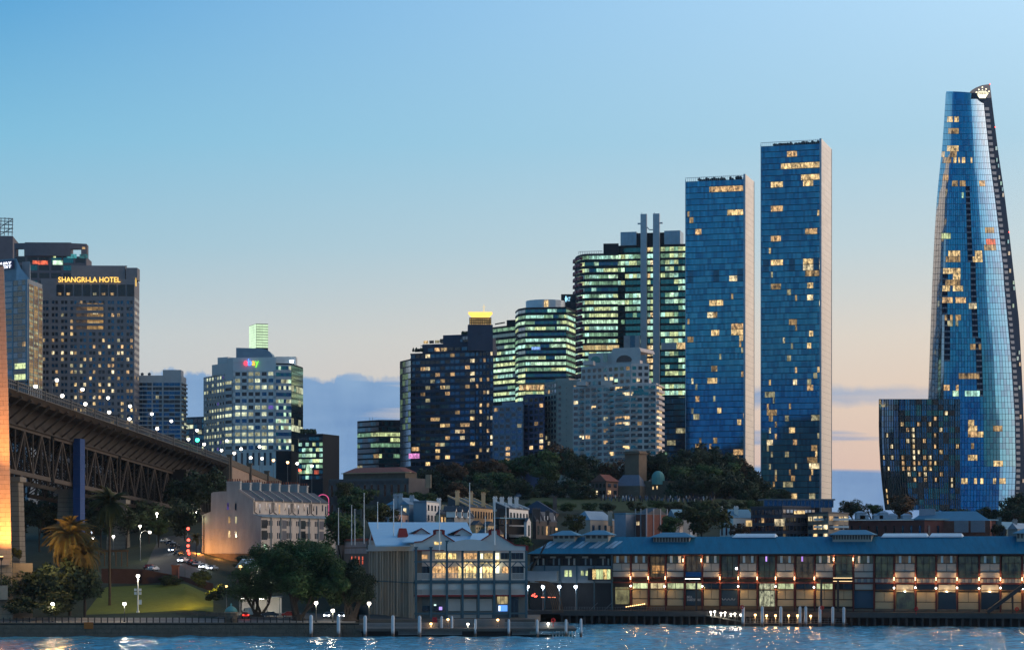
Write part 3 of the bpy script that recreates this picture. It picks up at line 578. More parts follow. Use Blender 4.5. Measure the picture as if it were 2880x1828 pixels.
def exB(b, wl):
    dr = b.mb('roof_drum', M('drum_metal', (.5, .56, .6), .45, metal=.3)); c_ = P2(1534, 1450); n_ = 18
    ring = [(c_.x + 56 * 1430 / F * math.cos(2 * math.pi * i / n_), c_.y + 12 * math.sin(2 * math.pi * i / n_)) for i in range(n_)]; dr.prism(ring, Z(866, 1430), Z(838, 1430))
    f_ = Fr(P2(1531, 1437), P2(1543, 1436)); b.pane(f_, 0, f_.L, Z(860, 1430), Z(841, 1430), warm[0], .3, 'lit_panel')
    wl.prism([P2(1578, 1455), P2(1620, 1455), P2(1620, 1475), P2(1578, 1475)], Z(905, 1440), Z(820, 1440), 0, 1); f2 = Fr(P2(1585, 1454), P2(1604, 1454))
    sgn = thing('sign', None, None, f2(0, 0, Z(838, 1440))); sgn.parent = b.o; sgn.location = tuple(p_ - q_ for p_, q_ in zip(f2(0, 0, Z(838, 1440)), b.o['_o'])); sm_ = EM('sign_cyan', (.35, .75, 1), 1.8)
    dq_ = MB(); zc_ = Z(834, 1440); dq_.hexa([f2(1.4, .5, zc_ - 2), f2(1.5, .5, zc_ - 2), f2(1.5, .2, zc_ - 2), f2(1.4, .2, zc_ - 2), f2(.8, .5, zc_), f2(2.1, .5, zc_), f2(2.1, .2, zc_), f2(.8, .2, zc_)]); dq_.hexa([f2(.8, .5, zc_), f2(2.1, .5, zc_), f2(2.1, .2, zc_), f2(.8, .2, zc_), f2(1.4, .5, zc_ + 2), f2(1.5, .5, zc_ + 2), f2(1.5, .2, zc_ + 2), f2(1.4, .2, zc_ + 2)]); dq_.build('sign_diamond', sm_, sgn)
    text('KT', 3.6, f2, 2.2, zc_ - 1.4, sm_, sgn, width=1.9, y=.4)
    f3 = Fr(P2(1495, 1428), P2(1520, 1428)); b.pane(f3, 0, f3.L, Z(984, 1428), Z(976, 1428), bluer, .8); f3 = Fr(P2(1572, 1430), P2(1584, 1430)); b.pane(f3, 0, f3.L, Z(881, 1428), Z(874, 1428), pink, .8)
    f4 = Fr(P2(1460, 1415), P2(1538, 1412)); b.mb('lit_terrace', M('terrace_floor', (.3, .25, .15), .7)).lbox(f4, -1, f4.L + 1, -6, 1.5, Z(1082, 1415), Z(1078, 1415))
    for k in range(8): b.pane(f4, k * f4.L / 8 + .1, (k + 1) * f4.L / 8 - .1, Z(1097, 1415), Z(1083, 1415), warm[k % 2], .2, 'lit_panel')
office('drum_office', 'green lit office with round plant drum on its roof', [P2(1450, 1452), P2(1458, 1438), P2(1478, 1430), P2(1592, 1426), P2(1618, 1450), P2(1618, 1490), P2(1452, 1490)], 865, 1130, [1, 2, 11, 3], 16.9, 1430, offc, [g_teal, g_navy], (.68, .85, .12), extra=exB)
# curved office with red fins
arc = [P2(1640 + 0, 1530)] and [P2(1617 + 40 * (1 - math.cos(a)), 1520 - 24 * math.sin(a)) for a in [i * math.pi / 2 / 5 for i in range(6)]]
poly = arc + [P2(1738, 1494), P2(1738, 1545), P2(1617, 1545)]
bR = office('red_finned_office', 'rounded lit office edged with red fins beside the twin masts', poly, 716, 1078, [1, 1, 1, 1, 2, 6], 18.2, 1500, offc, [g_teal, g_navy], (.8, .95, .15), fin=False)
fn = bR.mb('red_fins', M('red_fin', (.26, .012, .03), .5)); zb = Z(1078, 1500); n_ = rows(zb, Z(718, 1500), 18.2, 1500)
for k in range(4):
    f_ = Fr(arc[k], arc[k + 1])
    for j in range(n_): fn.lbox(f_, .1, f_.L - (0 if k < 3 else f_.L * .5), .1, 1.5 - .33 * k, zb + j * 4.11 + .3, zb + j * 4.11 + 2.1)
bR.mb('wall').prism([P2(1697, 1499), P2(1740, 1498), P2(1740, 1520), P2(1697, 1520)], Z(716, 1500), Z(686, 1500), 0, 1)
rl_ = bR.mb('roof_rail', steel_g)
for i in range(14): rl_.tube(P(1628 + 5 * i, 716, 1505), P(1628 + 5 * i, 707, 1505), .12)
rl_.tube(P(1628, 708, 1505), P(1694, 706, 1505), .12); f_ = Fr(P2(1640, 1494), P2(1742, 1492)); yg = LIT('yellow_floor', (1, .72, .3), .6, .6)
for k in range(6): bR.pane(f_, k * f_.L / 6, (k + 1) * f_.L / 6 - .2, Z(985, 1495), Z(972, 1495), yg, .5, 'lit_panel')
bR.finish()
# twin mast tower
Y = 1505; b = Bld('twin_mast_tower', 'lit glass office tower with twin pale concrete masts up its face', 'tower', P2(1832, Y), 30); wl = b.mb('wall', slab_d, roof_dk)
fp = rect_fp(1735, 1508, 1932, 1498, depth=34); wl.prism(fp, 30, Z(690, Y), 0, 1); fr = Fr(fp[0], fp[1])
mt = b.mb('mast', M('mast_concrete', (.46, .49, .52), .6))
for ua, ub in ((1803, 1820), (1838, 1856)):
    mt.lbox(fr, fr.x(ua), fr.x(ub), -.3, 2.2, 40, Z(604, Y)); mt.tube(fr(fr.x(ua) + .6, .5, Z(604, Y)), fr(fr.x(ua) + .6, .5, Z(599, Y)), .15)
mt.beam(fr(fr.x(1794), .5, Z(630, Y)), fr(fr.x(1803), .5, Z(630, Y)), 1, .9); mt.beam(fr(fr.x(1856), .5, Z(630, Y)), fr(fr.x(1864), .5, Z(630, Y)), 1, .9); mt.tube(fr(fr.x(1820), .5, Z(640, Y)), fr(fr.x(1827), .5, Z(648, Y)), .3); mt.tube(fr(fr.x(1827), .5, Z(648, Y)), fr(fr.x(1838), .5, Z(648, Y)), .3)
pl = b.mb('plant_screen', M('plant_screen', (.30, .38, .44), .45, metal=.4))
for ua, ub in ((1745, 1790), (1868, 1913)):
    for k in range(4): pl.lbox(fr, fr.x(ua) + k * (fr.x(ub) - fr.x(ua)) / 4 + .08, fr.x(ua) + (k + 1) * (fr.x(ub) - fr.x(ua)) / 4, -14, .3, Z(690, Y), Z(652, Y))
wl.lbox(fr, fr.x(1790), fr.x(1868), -14, -.5, Z(690, Y), Z(656, Y))
zb, zt = Z(1262, Y), Z(694, Y); n_ = rows(zb, zt, 18.2, Y)
for ua, ub, nx_, p in ((1736, 1757, 2, .5), (1758, 1802, 4, .62), (1821, 1838, 2, .92), (1858, 1908, 4, .62), (1908, 1931, 2, .6)):
    xa, xb = fr.x(ua), fr.x(ub)
    def lf(i, j, ua=ua, p=p):
        v = 1262 - j * 18.2
        if ua < 1803 and v > 985: return None
        if ua < 1803 and 880 < v < 960: return None if R.random() > .12 else offc[3]
        if 1250 < v: return None
        rowon = (hash((int(v), ua // 60)) % 100) / 100 < p
        return R.choice(offc if ua != 1821 else offc + [warm[0], warm[2]]) if R.random() < (.95 if rowon else .1) else None
    b.facade(fr(xa, 0, 0), fr(xb, 0, 0), zb, zt, nx_, n_, .94, .64, .5, [g_teal], lf, wl, .12)
zb2 = Z(985, Y)
mt.lbox(fr, fr.x(1757), fr.x(1801), -1, 3.5, Z(990, Y), Z(945, Y)); b.pane(fr, fr.x(1775), fr.x(1789), Z(986, Y), Z(945, Y), g_navy, 3.6)
mt.lbox(fr, fr.x(1860), fr.x(1903), -1, 1.2, Z(985, Y), Z(966, Y)); b.pane(fr, fr.x(1904), fr.x(1930), Z(984, Y), Z(966, Y), warm[0], .5, 'lit_panel')
b.finish()
office('blue_block', 'plain blue glass block at foot of the twin masts', [P2(1845, 1440), P2(1932, 1432), P2(1934, 1462), P2(1845, 1465)], 1118, 1320, [7], 17, 1436, offc[2:] + warmd, [g_blue2, g_navy], (.1, .3, .03), wh=.8, band=0)
# --- beige apartment slabs in front of the offices
def slab(name, label, pts, vt, vb, Y, spec, mat, gl, p, px, z0=40, ww=.74, wh=.62, band=.3, pier=.3, roofs=()):
    b = Bld(name, label, 'apartments', (sum(q.x for q in pts) / len(pts), sum(q.y for q in pts) / len(pts)), z0); wl = b.mb('wall', mat, roof_dk); wl.prism(pts, z0, Z(vt, Y), 0, 1)
    zb, zt = Z(vb, Y), Z(vt + 4, Y); n_ = rows(zb, zt, px, Y)
    for k, nx_ in enumerate(spec):
        if nx_: b.facade(pts[k], pts[k + 1], zb, zt, nx_, n_, ww, wh, .5, gl, rnd_lit(p, warm + warmd), wl, band, pier, .4)
    for ua, ub, va in roofs: wl.prism(rect_fp(ua, Y + 6, ub, Y + 5, depth=9), Z(vt, Y), Z(va, Y), 0, 1)
    return b
steelblue = M('grid_frame', (.22, .25, .32), .7)
slab('grid_apartments', 'grey blue grid fronted apartments below the lit office strip', [P2(1386, 1150), P2(1472, 1140), P2(1474, 1165), P2(1388, 1172)], 1138, 1300, 1142, [5], steelblue, [g_dark, g_navy], .10, 16.5, roofs=((1412, 1470, 1128),)).finish()
slab('narrow_apartments', 'narrow dark apartments with white corner post between grey and beige slabs', [P2(1472, 1146), P2(1532, 1136), P2(1534, 1165), P2(1474, 1170)], 1112, 1300, 1140, [4], M('dusk_cladding', (.10, .10, .17), .7), [g_dark, g_navy], .12, 16.5, roofs=((1478, 1525, 1106),)).finish()
b = slab('beige_slab', 'beige apartment slab with blank right end wall', [P2(1532, 1150), P2(1567, 1136), P2(1632, 1128), P2(1640, 1160), P2(1540, 1165)], 1070, 1300, 1135, [4, 0], conc_b, [g_dark, g_navy], .06, 16.5)
f_ = Fr(P2(1567, 1136), P2(1632, 1128))
for j in range(13):
    z = Z(1290 - 16.5 * j, 1132)
    for k in range(1): b.pane(f_, .8, 2.2, z, z + 1.4, g_dark)
    b.pane(f_, 5.2, 5.6, z, z + .5, g_dark, .06); b.pane(f_, 9.8, 10.7, z, z + 1.2, R.choice(warm + [g_dark]))
b.mb('wall').prism(rect_fp(1562, 1145, 1600, 1142, depth=10), Z(1070, 1135), Z(1060, 1135), 0, 1)
b.finish()
# --- big pale apartments with arched tops
Y = 1080; b = Bld('arched_apartments', 'pale apartment tower with arched windows at its stepped top', 'apartments', P2(1735, Y), 40)
pa = M('pale_render', (.56, .49, .46), .85, .15); wl = b.mb('wall', pa, roof_dk)
main = [P2(1612, 1098), P2(1730, 1082), P2(1772, 1076), P2(1846, 1074), P2(1862, 1090), P2(1845, 1120), P2(1625, 1125)]
wl.prism(main, 40, Z(1080, Y), 0, 1); wl.prism([P2(1635, 1100), P2(1725, 1088), P2(1775, 1080), P2(1826, 1080), P2(1826, 1115), P2(1640, 1118)], Z(1080, Y), Z(1022, Y), 0, 1)
tb = [P2(1655, 1100), P2(1720, 1094), P2(1802, 1088), P2(1802, 1112), P2(1658, 1114)]; wl.prism(tb, Z(1022, Y), Z(984, Y), 0, 1)
# rounded shoulders of the top block
f_ = Fr(tb[1], tb[2]); pts = [(0, Z(984, Y)), (f_.L, Z(984, Y))] + [(f_.L - 1.6 * (1 - math.cos(a)), Z(984, Y) + 2.0 * math.sin(a)) for a in (.4, .8, 1.2, 1.57)] + [(1.6 * (1 - math.cos(a)), Z(984, Y) + 2.0 * math.sin(a)) for a in (1.57, 1.2, .8, .4)]
k = len(pts); b0 = len(wl.v); wl.v += [f_(x, 0, z) for x, z in pts] + [f_(x, -18, z) for x, z in pts]; wl.f += [tuple(b0 + i for i in range(k)), tuple(b0 + 2 * k - 1 - i for i in range(k))] + [(b0 + i, b0 + k + i, b0 + k + (i + 1) % k, b0 + (i + 1) % k) for i in range(k)]; wl.m += [0] * (k + 2)
def arch(fr, x0, x1, z0, z1, y, mat, nm='arched_window'):
    mb = MB(); r = (x1 - x0) / 2; pts = [(x0, z0), (x1, z0)] + [(x0 + r + r * math.cos(a), z1 - r * .7 + r * .7 * math.sin(a)) for a in [i * math.pi / 8 for i in range(9)]]
    k = len(pts); mb.v += [fr(x, y, z) for x, z in pts] + [fr(x, y - .2, z) for x, z in pts]; mb.f += [tuple(range(k)), tuple(range(2 * k - 1, k - 1, -1))] + [(i, k + i, k + (i + 1) % k, (i + 1) % k) for i in range(k)]; mb.m += [0] * (k + 2)
    return mb.build(nm, mat, b.o)
f0 = Fr(tb[0], tb[1]); arch(f0, 1.5, 6.2, Z(1018, 1095), Z(1000, 1095), .25, g_teal); arch(f_, 2.5, 10.3, Z(1017, 1090), Z(998, 1090), .25, g_dark)
f5 = Fr(P2(1700, 1094), P2(1720, 1091)); b.pane(f5, 0, 2.6, Z(1018, 1092), Z(994, 1092), g_teal, .8)
fm = Fr(main[2], main[3]); arch(fm, 1.6, 6.4, Z(1112, Y), Z(1093, Y), .6, g_teal)
zb, zt = Z(1300, Y), Z(1084, Y); n_ = rows(zb, zt, 16.2, Y); gl = [g_teal, g_dark, g_dark]
lp = rnd_lit(.10, warm + warmd + [offc[0]])
b.facade(main[0], main[1], zb, zt, 7, n_, .74, .6, .5, gl, lp, wl, .3, .25); b.facade(main[1], main[2], zb, zt, 2, n_, .85, .55, .5, gl, rnd_lit(.25, warm), wl, .9); b.facade(main[2], main[3], zb, zt, 4, n_, .72, .6, .5, gl, lp, wl, .3, .35); b.facade(main[3], main[4], zb, zt, 1, n_, .8, .5, .5, [g_dark], rnd_lit(.75, warm), wl, 1.2)
for (a_, c_, nx_) in ((P2(1635, 1100), P2(1725, 1088), 6), (P2(1725, 1088), P2(1775, 1080), 3), (P2(1775, 1080), P2(1826, 1080), 3)): b.facade(a_, c_, Z(1080, Y), Z(1026, Y), nx_, 3, .62, .55, .5, gl, lp, wl, .25, .2)
pb_ = M('balcony_rail_glass', (.10, .18, .20), .3); q = MB(); q.box(-.5, .5, -.5, .5, -.5, .5); bsl = q.mesh('balcony', pa); brl = q.mesh('balcony_rail', pb_)
for (pa0, pa1, xs_, wd_) in ((main[0], main[1], (.22, .55, .88), 2.3), (main[1], main[2], (.5,), 5.0), (main[2], main[3], (.2, .8), 2.4)):
    fr_ = Fr(pa0, pa1)
    for j in range(n_):
        for fx in xs_:
            z_ = zb + (zt - zb) * (j + .12) / n_; bo = inst(bsl, 'balcony', b.o, fr_(fx * fr_.L, .75, z_), fr_.a, (wd_, 1.5, .22)); inst(brl, 'rail', b.o, fr_(fx * fr_.L, 1.42, z_ + .5), fr_.a, (wd_, .08, .8))
for ua, ub, va, vb in ((1640, 1668, 1022, 1012), (1690, 1722, 1080, 1068), (1776, 1800, 1022, 1010), (1800, 1826, 1080, 1064), (1622, 1648, 1080, 1070)):
    wl.prism(rect_fp(ua, 1086, ub, 1085, depth=6), Z(va, Y) - .3, Z(vb, Y), 0, 1)
for u, v in ((1700, 1070), (1715, 1070), (1728, 1075), (1790, 1073)): b.pane(Fr(P2(u, 1080), P2(u + 10, 1080)), 0, 1.5, Z(v, Y), Z(v - 9, Y), R.choice(warm[2:] + offc[:1]), .9)
b.finish()

# --- twin residential towers
def resi(name, label, uL, YL, uR, YR, uB, vt, vb, lit_px, litp):
    b = Bld(name, label, 'tower', P2((uL + uR) / 2, YL), 12); fp = rect_fp(uL, YL, uR, YR, uB=uB); zt = Z(vt + 14, YR); wl = b.mb('core', slab_d, roof_dk); wl.prism(fp, 12, zt, 0, 1)
    fr = Fr(fp[0], fp[1]); zb = Z(vb, YR); n_ = rows(zb, zt, 16.9, YR); nx_ = 30; ch = (zt - zb) / n_; cwid = fr.L / nx_; LT = {}
    for u0, u1, v, m_ in lit_px:
        j = int((Z(v, YR) - zb) / ch)
        for i in range(nx_):
            uu = uL + (uR - uL) * (i + .5) / nx_
            if u0 - 3 < uu < u1 + 3: LT[(i, j)] = m_
    zones = [(1, 8), (11, 18), (23, 30)]
    for j in range(n_):
        q = litp * max(.06, 1.05 - j / n_ * 1.45)
        for a, c in zones:
            if R.random() < q:
                s0 = R.randint(a, c - 1); m_ = R.choice(warm + warmd + warmd)
                for i in range(s0, min(c, s0 + R.choice([1, 1, 2, 2, 3, 5]))): LT.setdefault((i, j), m_)
    colt = [R.choice([0, 0, 0, 1]) for _ in range(nx_)]
    mech = int(n_ * .66)
    def lit(i, j): return g_navy if j in (mech, mech + 1) and (1 <= i < 4 or 14 <= i < 17 or 26 <= i < 29) else LT.get((i, j))
    gl = [g_blue, g_blue, g_blue2, g_blue3]
    fr_ = b.facade(fp[0], fp[1], zb, zt, nx_, n_, .95, .90, .5, gl, lit, None, name='window')
    sf = Fr(fp[1], fp[2]); b.facade(fp[1], fp[2], zb, Z(vt, YR), 3, n_ + 1, .996, .975, .5, g_peach, name='side_panel')
    cn = b.mb('corner_fin', M('corner_metal', (.30, .33, .38), .35, metal=.7)); cn.lbox(fr, fr.L - .9, fr.L + .1, 0, .5, 12, Z(vt, YR)); cn.lbox(fr, -.1, .25, 0, .4, 12, zt + 1.2); cn.lbox(sf, sf.L - .3, sf.L + .1, 0, .4, 12, Z(vt, YR) - .3)
    rl = b.mb('roof_screen', M('screen_frame', (.25, .3, .36), .4, metal=.5)); nP = 30
    for i in range(nP + 1):
        x = fr.L * i / nP; rl.lbox(fr, x - .07, x + .07, -.1, .12, zt, Z(vt, YR) - .6 * (1 - x / fr.L))
    rl.lbox(fr, 0, fr.L, -.1, .12, Z(vt, YR) - .9, Z(vt, YR) - .7); sfb = b.mb('side_upstand', g_peach); sfb.lbox(sf, 0, sf.L, -.5, 0, zt, Z(vt, YR) - .2)
    sh = b.mb('roof_garden', M('roof_leaf', (.02, .045, .05), .9))
    for i in range(70):
        x = R.uniform(.2, 1) * fr.L * .97; c_ = fr(x, -R.uniform(1, 7), zt); h_ = R.uniform(.8, 2.2); sh.lathe(c_, [(.2, 0), (R.uniform(.7, 1.3), h_ * .5), (R.uniform(.3, .7), h_), (.05, h_ + .3)], 6)
    b.finish(); return b
resi('residential_tower', 'shorter of the twin blue glass towers with pale side wall', 1928, 1409, 2096, 1399, 2120, 490, 1330,
     [(1997, 2090, 535, warm[1]), (2048, 2090, 604, warm[0]), (1957, 1968, 642, warm[1]), (2052, 2090, 776, warm[2]), (1998, 2033, 847, warm[0]), (1993, 2005, 879, warm[2]), (2060, 2086, 909, warm[1]), (2003, 2021, 942, warm[0]), (2060, 2090, 940, warm[0])], .75)
resi('residential_tower', 'taller of the twin blue glass towers with pale side wall', 2140, 1356, 2310, 1346, 2338, 390, 1420,
     [(2216, 2237, 422, warm[1]), (2200, 2300, 466, warm[0]), (2258, 2306, 500, warm[0]), (2260, 2282, 518, warm[0]), (2172, 2200, 521, warm[0]), (2170, 2200, 590, warm[1]), (2173, 2194, 660, warm[1]), (2268, 2298, 655, warm[1]), (2172, 2200, 728, warm[0]), (2262, 2308, 726, warm[0]), (2262, 2308, 743, warm[2]), (2270, 2308, 760, warmd[0]), (2172, 2196, 798, warmd[0])], .8)

# --- tall curved tapering tower with the crown emblem
Y0 = 1262
LE = [(238, 2668), (262, 2660), (403, 2651), (545, 2636), (667, 2628), (820, 2621), (1022, 2614), (1111, 2611), (1250, 2606), (1440, 2604)]
RB = [(238, 2770), (277, 2765), (460, 2785), (565, 2799), (748, 2821), (800, 2824), (1000, 2843), (1169, 2854), (1312, 2857), (1440, 2852)]
RE = [(237, 2784), (342, 2797), (423, 2807), (545, 2825), (667, 2840), (820, 2857), (911, 2867), (1067, 2875), (1200, 2880), (1440, 2884)]
def it(T, v):
    for (a, x), (b_, y) in zip(T, T[1:]):
        if v <= b_: return x + (y - x) * max(0, (v - a)) / (b_ - a)
    return T[-1][1]
NA = 15
def crown_pt(s_, v, inset=0):
    """plan point on the front shell: s_ 0..1 from left edge to the balcony edge"""
    l, r = it(LE, v), it(RB, v); u = l + (r - l) * s_
    # left flank turns away, the broad front is gently bowed, the right petal rolls away to the right
    dep = 16 * max(0, .20 - s_) ** 1.3 / .12 + 38 * max(0, s_ - .62) ** 1.7 - 2.5 * math.sin(math.pi * s_)
    Y = Y0 + dep + inset; return P(u, v, Y)
b = Bld('curved_tower', 'tallest tower, curved blue glass tapering up to an illuminated crown emblem', 'tower', P2(2740, Y0), 10)
VS = [262 + (1442 - 262) * j / 72 for j in range(73)]
S = [i / 28 for i in range(29)]
core = b.mb('core', M('flank_navy', (.008, .022, .05), .9, spec=.03), roof_dk)
ringv = []
def ring(v): return [crown_pt(s_, v, .5) for s_ in S] + [P(it(RE, v), v, Y0 + 52), P(it(RE, v) - 60, v, Y0 + 60), P(it(LE, v) + 10, v, Y0 + 50)]
rr_ = [ring(v) for v in VS[::3]]; b0 = len(core.v); nk = len(rr_[0])
for r_ in rr_: core.v += [tuple(p) for p in r_]
for a in range(len(rr_) - 1):
    for i in range(nk): core.f.append((b0 + a * nk + (i + 1) % nk, b0 + a * nk + i, b0 + (a + 1) * nk + i, b0 + (a + 1) * nk + (i + 1) % nk)); core.m.append(0)
core.f.append(tuple(b0 + i for i in range(nk))); core.m.append(1)
def top_v(s_): return 258 + 12 * max(0, s_) ** 1.2 if s_ < .62 else 262 + 30 * (s_ - .62)
lits = {}
for u0, u1, v, m_ in ((2668, 2694, 341, warm[0]), (2668, 2694, 362, warmd[0]), (2668, 2692, 419, warm[0]), (2652, 2660, 441, warm[0]), (2672, 2688, 440, warmd[0]), (2683, 2733, 455, warm[0]), (2655, 2672, 457, warmd[0]), (2650, 2662, 499, warm[1]), (2754, 2778, 511, warm[1]), (2683, 2716, 517, warmd[0]), (2700, 2710, 547, offc[0]),
                      (2648, 2668, 657, offc[1]), (2776, 2796, 652, warmd[0]), (2776, 2798, 688, redr), (2660, 2696, 706, warm[0]), (2738, 2756, 705, warm[0]), (2770, 2796, 704, warmd[0]), (2660, 2698, 722, warmd[0]), (2735, 2757, 721, warm[0]), (2658, 2702, 757, warm[0]), (2680, 2708, 774, warm[0]), (2660, 2700, 794, warmd[0]), (2652, 2708, 811, warm[0]), (2655, 2712, 843, warm[1]), (2730, 2746, 861, warm[2]),
                      (2662, 2705, 898, warmd[0]), (2665, 2690, 913, warmd[1]), (2728, 2760, 983, warmd[0]), (2700, 2755, 1058, warmd[0]), (2660, 2690, 1082, warm[1]), (2672, 2692, 1102, offc[0]), (2715, 2756, 1102, offc[2]), (2724, 2745, 1182, warm[0]), (2724, 2745, 1198, warm[0]), (2724, 2742, 1214, warm[1]), (2682, 2696, 1214, warm[0]), (2755, 2765, 1214, warm[0]), (2795, 2815, 1212, warmd[0]), (2730, 2748, 1246, warmd[0]), (2722, 2746, 1280, warm[0]), (2800, 2814, 1296, warm[0]), (2706, 2722, 1344, warm[0]), (2740, 2752, 1344, warm[0]), (2762, 2774, 1344, warm[0]), (2800, 2822, 1360, warm[0])):
    for j in range(72):
        if VS[j] <= v < VS[j + 1]:
            for i in range(len(S) - 1):
                uu = it(LE, v) + (it(RB, v) - it(LE, v)) * (S[i] + S[i + 1]) / 2
                if u0 - 3 < uu < u1 + 3 and R.random() < .85: lits[(i, j)] = m_
def balc_cols(v):                                      # columns of inset balconies
    c = set()
    if 520 < v < 1110: k = int((.50 + (v - 520) / 590 * .10) * 28); c |= {k, k + 1}
    if 760 < v < 1010: k = int((.15 + (v - 760) / 250 * .06) * 28); c |= {k, k + 1}
    return c
rest = MB(); rmats = [g_blue, g_blue2, g_dark]; cells = []
for j in range(72):
    for i in range(len(S) - 1):
        v0, v1 = VS[j] + .9, VS[j + 1]
        if v0 < top_v(S[i]): continue
        a, c = S[i] + .002, S[i + 1] - .002; m_ = lits.get((i, j))
        if m_ is None and i in balc_cols(v0): m_ = 'balc'
        cells.append((a, c, v0, v1, m_, i, j))
lit_c = [c_ for c_ in cells if c_[4] not in (None, 'balc')]; oth = [c_ for c_ in cells if c_[4] is None]; R.shuffle(oth)
def cell_mesh(mb, a, c, v0, v1, m=0):
    q = [crown_pt(a, v1), crown_pt(c, v1), crown_pt(c, v1, .3), crown_pt(a, v1, .3), crown_pt(a, v0), crown_pt(c, v0), crown_pt(c, v0, .3), crown_pt(a, v0, .3)]; mb.hexa(q, m)
for n_, (a, c, v0, v1, m_, i, j) in enumerate(lit_c + oth[:300 - len(lit_c)]):
    mb = MB(); cell_mesh(mb, a, c, v0, v1); mb.build('window', m_ or (g_blue if (i * 7 + j) % 3 else g_blue2), b.o)
for (a, c, v0, v1, m_, i, j) in oth[300 - len(lit_c):]: cell_mesh(rest, a, c, v0, v1, 0 if R.random() < .7 else 1)
o = rest.build('further_windows', rmats, b.o); o['kind'] = 'stuff'
balm = M('balcony_edge', (.20, .22, .26), .7, spec=.1)
for (a, c, v0, v1, m_, i, j) in cells:
    if m_ == 'balc': bal = MB(); cell_mesh(bal, a, c, v1 - 4.5, v1 + .3); bal.build('balcony', balm, b.o)
for j in range(2, 70):                                  # stepped balconies along the right edge and the dark flank
    v0, v1 = VS[j], VS[j + 1]; r0, r1 = it(RB, v0), it(RB, v1); e1 = it(RE, v1)
    wd_ = min(13, (e1 - r1) * .55); base = crown_pt(1, v1)
    bal = MB(); bal.hexa([P(r1 - 2, v1, Y0 + 8), P(r1 + wd_, v1, Y0 + 22), P(r1 + wd_, v1, Y0 + 30), P(r1 - 2, v1, Y0 + 14), P(r1 - 2, v1 - 8.5, Y0 + 8), P(r1 + wd_, v1 - 8.5, Y0 + 22), P(r1 + wd_, v1 - 8.5, Y0 + 30), P(r1 - 2, v1 - 8.5, Y0 + 14)]); bal.build('balcony', balm, b.o)
flank = [tealr, warmd[0], offc[3]]
for j in range(4, 68):
    if R.random() < .3:
        v0, v1 = VS[j] + 3, VS[j + 1] - 3; t0 = R.uniform(.55, .85); mb = MB()
        ua = it(RB, v1) * (1 - t0) + it(RE, v1) * t0; ub = ua + R.uniform(3, 6); ya = Y0 + 8 + 42 * t0 - 5
        if ub < it(RE, v1): mb.hexa([P(ua, v1, ya), P(ub, v1, ya + 4), P(ub, v1, ya + 5), P(ua, v1, ya + 1), P(ua, v0, ya), P(ub, v0, ya + 4), P(ub, v0, ya + 5), P(ua, v0, ya + 1)]); mb.build('flank_window', R.choice(flank), b.o)
# swept glass sail at the top right and the crown emblem
sail = b.mb('roof_sail', M('sail_navy', (.012, .035, .09), .4), slab_d); sp = [(2724, 270), (2726, 262), (2733, 254), (2745, 247), (2760, 241), (2784, 237), (2789, 275), (2765, 279)]
k = len(sp); sail.v += [tuple(P(u, v, Y0 + 10 + max(0, u - 2724) * .28)) for u, v in sp] + [tuple(P(u, v, Y0 + 12 + max(0, u - 2724) * .28)) for u, v in sp]; sail.f += [tuple(range(k - 1, -1, -1)), tuple(range(k, 2 * k))] + [(i, (i + 1) % k, k + (i + 1) % k, k + i) for i in range(k)]; sail.m += [0] * (k + 2)
par = b.mb('roof_parapet', g_blue)
for i in range(18):
    a, c = S[i], S[i + 1]; va, vc = 258 + 3 * a, 258 + 3 * c
    par.hexa([crown_pt(a, 284), crown_pt(c, 284), crown_pt(c, 284, 1), crown_pt(a, 284, 1), crown_pt(a, 257.5 + (8 * a * a)), crown_pt(c, 257.5 + 8 * c * c), crown_pt(c, 257.5 + 8 * c * c, 1), crown_pt(a, 257.5 + 8 * a * a, 1)])
def emblem(cu, cv, w_, h_, Y, parent, mat):
    e = thing('crown_emblem', None, None, P(cu, cv, Y)); e.parent = parent; e.location = tuple(a - c for a, c in zip(P(cu, cv, Y), parent['_o'])); mb = MB()
    mb.v += [tuple(P(cu + x * w_, cv - y * h_, Y)) for x, y in ((-.23, -.46), (.23, -.46), (.36, -.17), (-.36, -.17))] + [tuple(P(cu + x * w_, cv - y * h_, Y + .4)) for x, y in ((-.23, -.46), (.23, -.46), (.36, -.17), (-.36, -.17))]
    mb.f += [(0, 1, 2, 3), (7, 6, 5, 4), (0, 4, 5, 1), (2, 6, 7, 3), (1, 5, 6, 2), (3, 7, 4, 0)]; mb.m += [0] * 6; mb.build('emblem_base', mat, e)
    dm = MB(); dm.lathe((0, 0, 0), [(.05, -.5), (.45, -.3), (.5, 0), (.45, .3), (.05, .5)], 8); me = dm.mesh('emblem_dot', mat)
    tips = [34, 0, 38.5, 0, 43.5, 0, 40, 0, 37]
    for i in range(9):
        an = math.radians((i - 4) * 7.5); tip = tips[i] or 38.5
        for f, big in ((.62, .62), (.72, .7), (.83, .8), (1.0, 1.0)):
            if f == 1 and not tips[i]: continue
            x, y = math.sin(an) * tip * f / 38 * w_, (-.85 * h_) + math.cos(an) * tip * f / 34 * h_
            d_ = w_ * Y / F * .105 * big; inst(me, 'emblem_dot', e, P(cu + x, cv - y, Y - .3), 0, (d_, d_, d_))
emblem(2763, 261, 38, 34, Y0 + 2.5, b.o, EM('emblem_light', (1, .9, .6), 2.2))
for u, v in ((2784, 237), (2799, 358), (2838, 653)): inst(MB.mesh((lambda q: (q.lathe((0, 0, 0), [(.1, -.5), (.5, 0), (.1, .5)], 8), q)[1])(MB()), 'beacon', lamp_r), 'aircraft_beacon', b.o, P(u, v, Y0 + 24), 0, (.7, .7, .7))
b.finish()
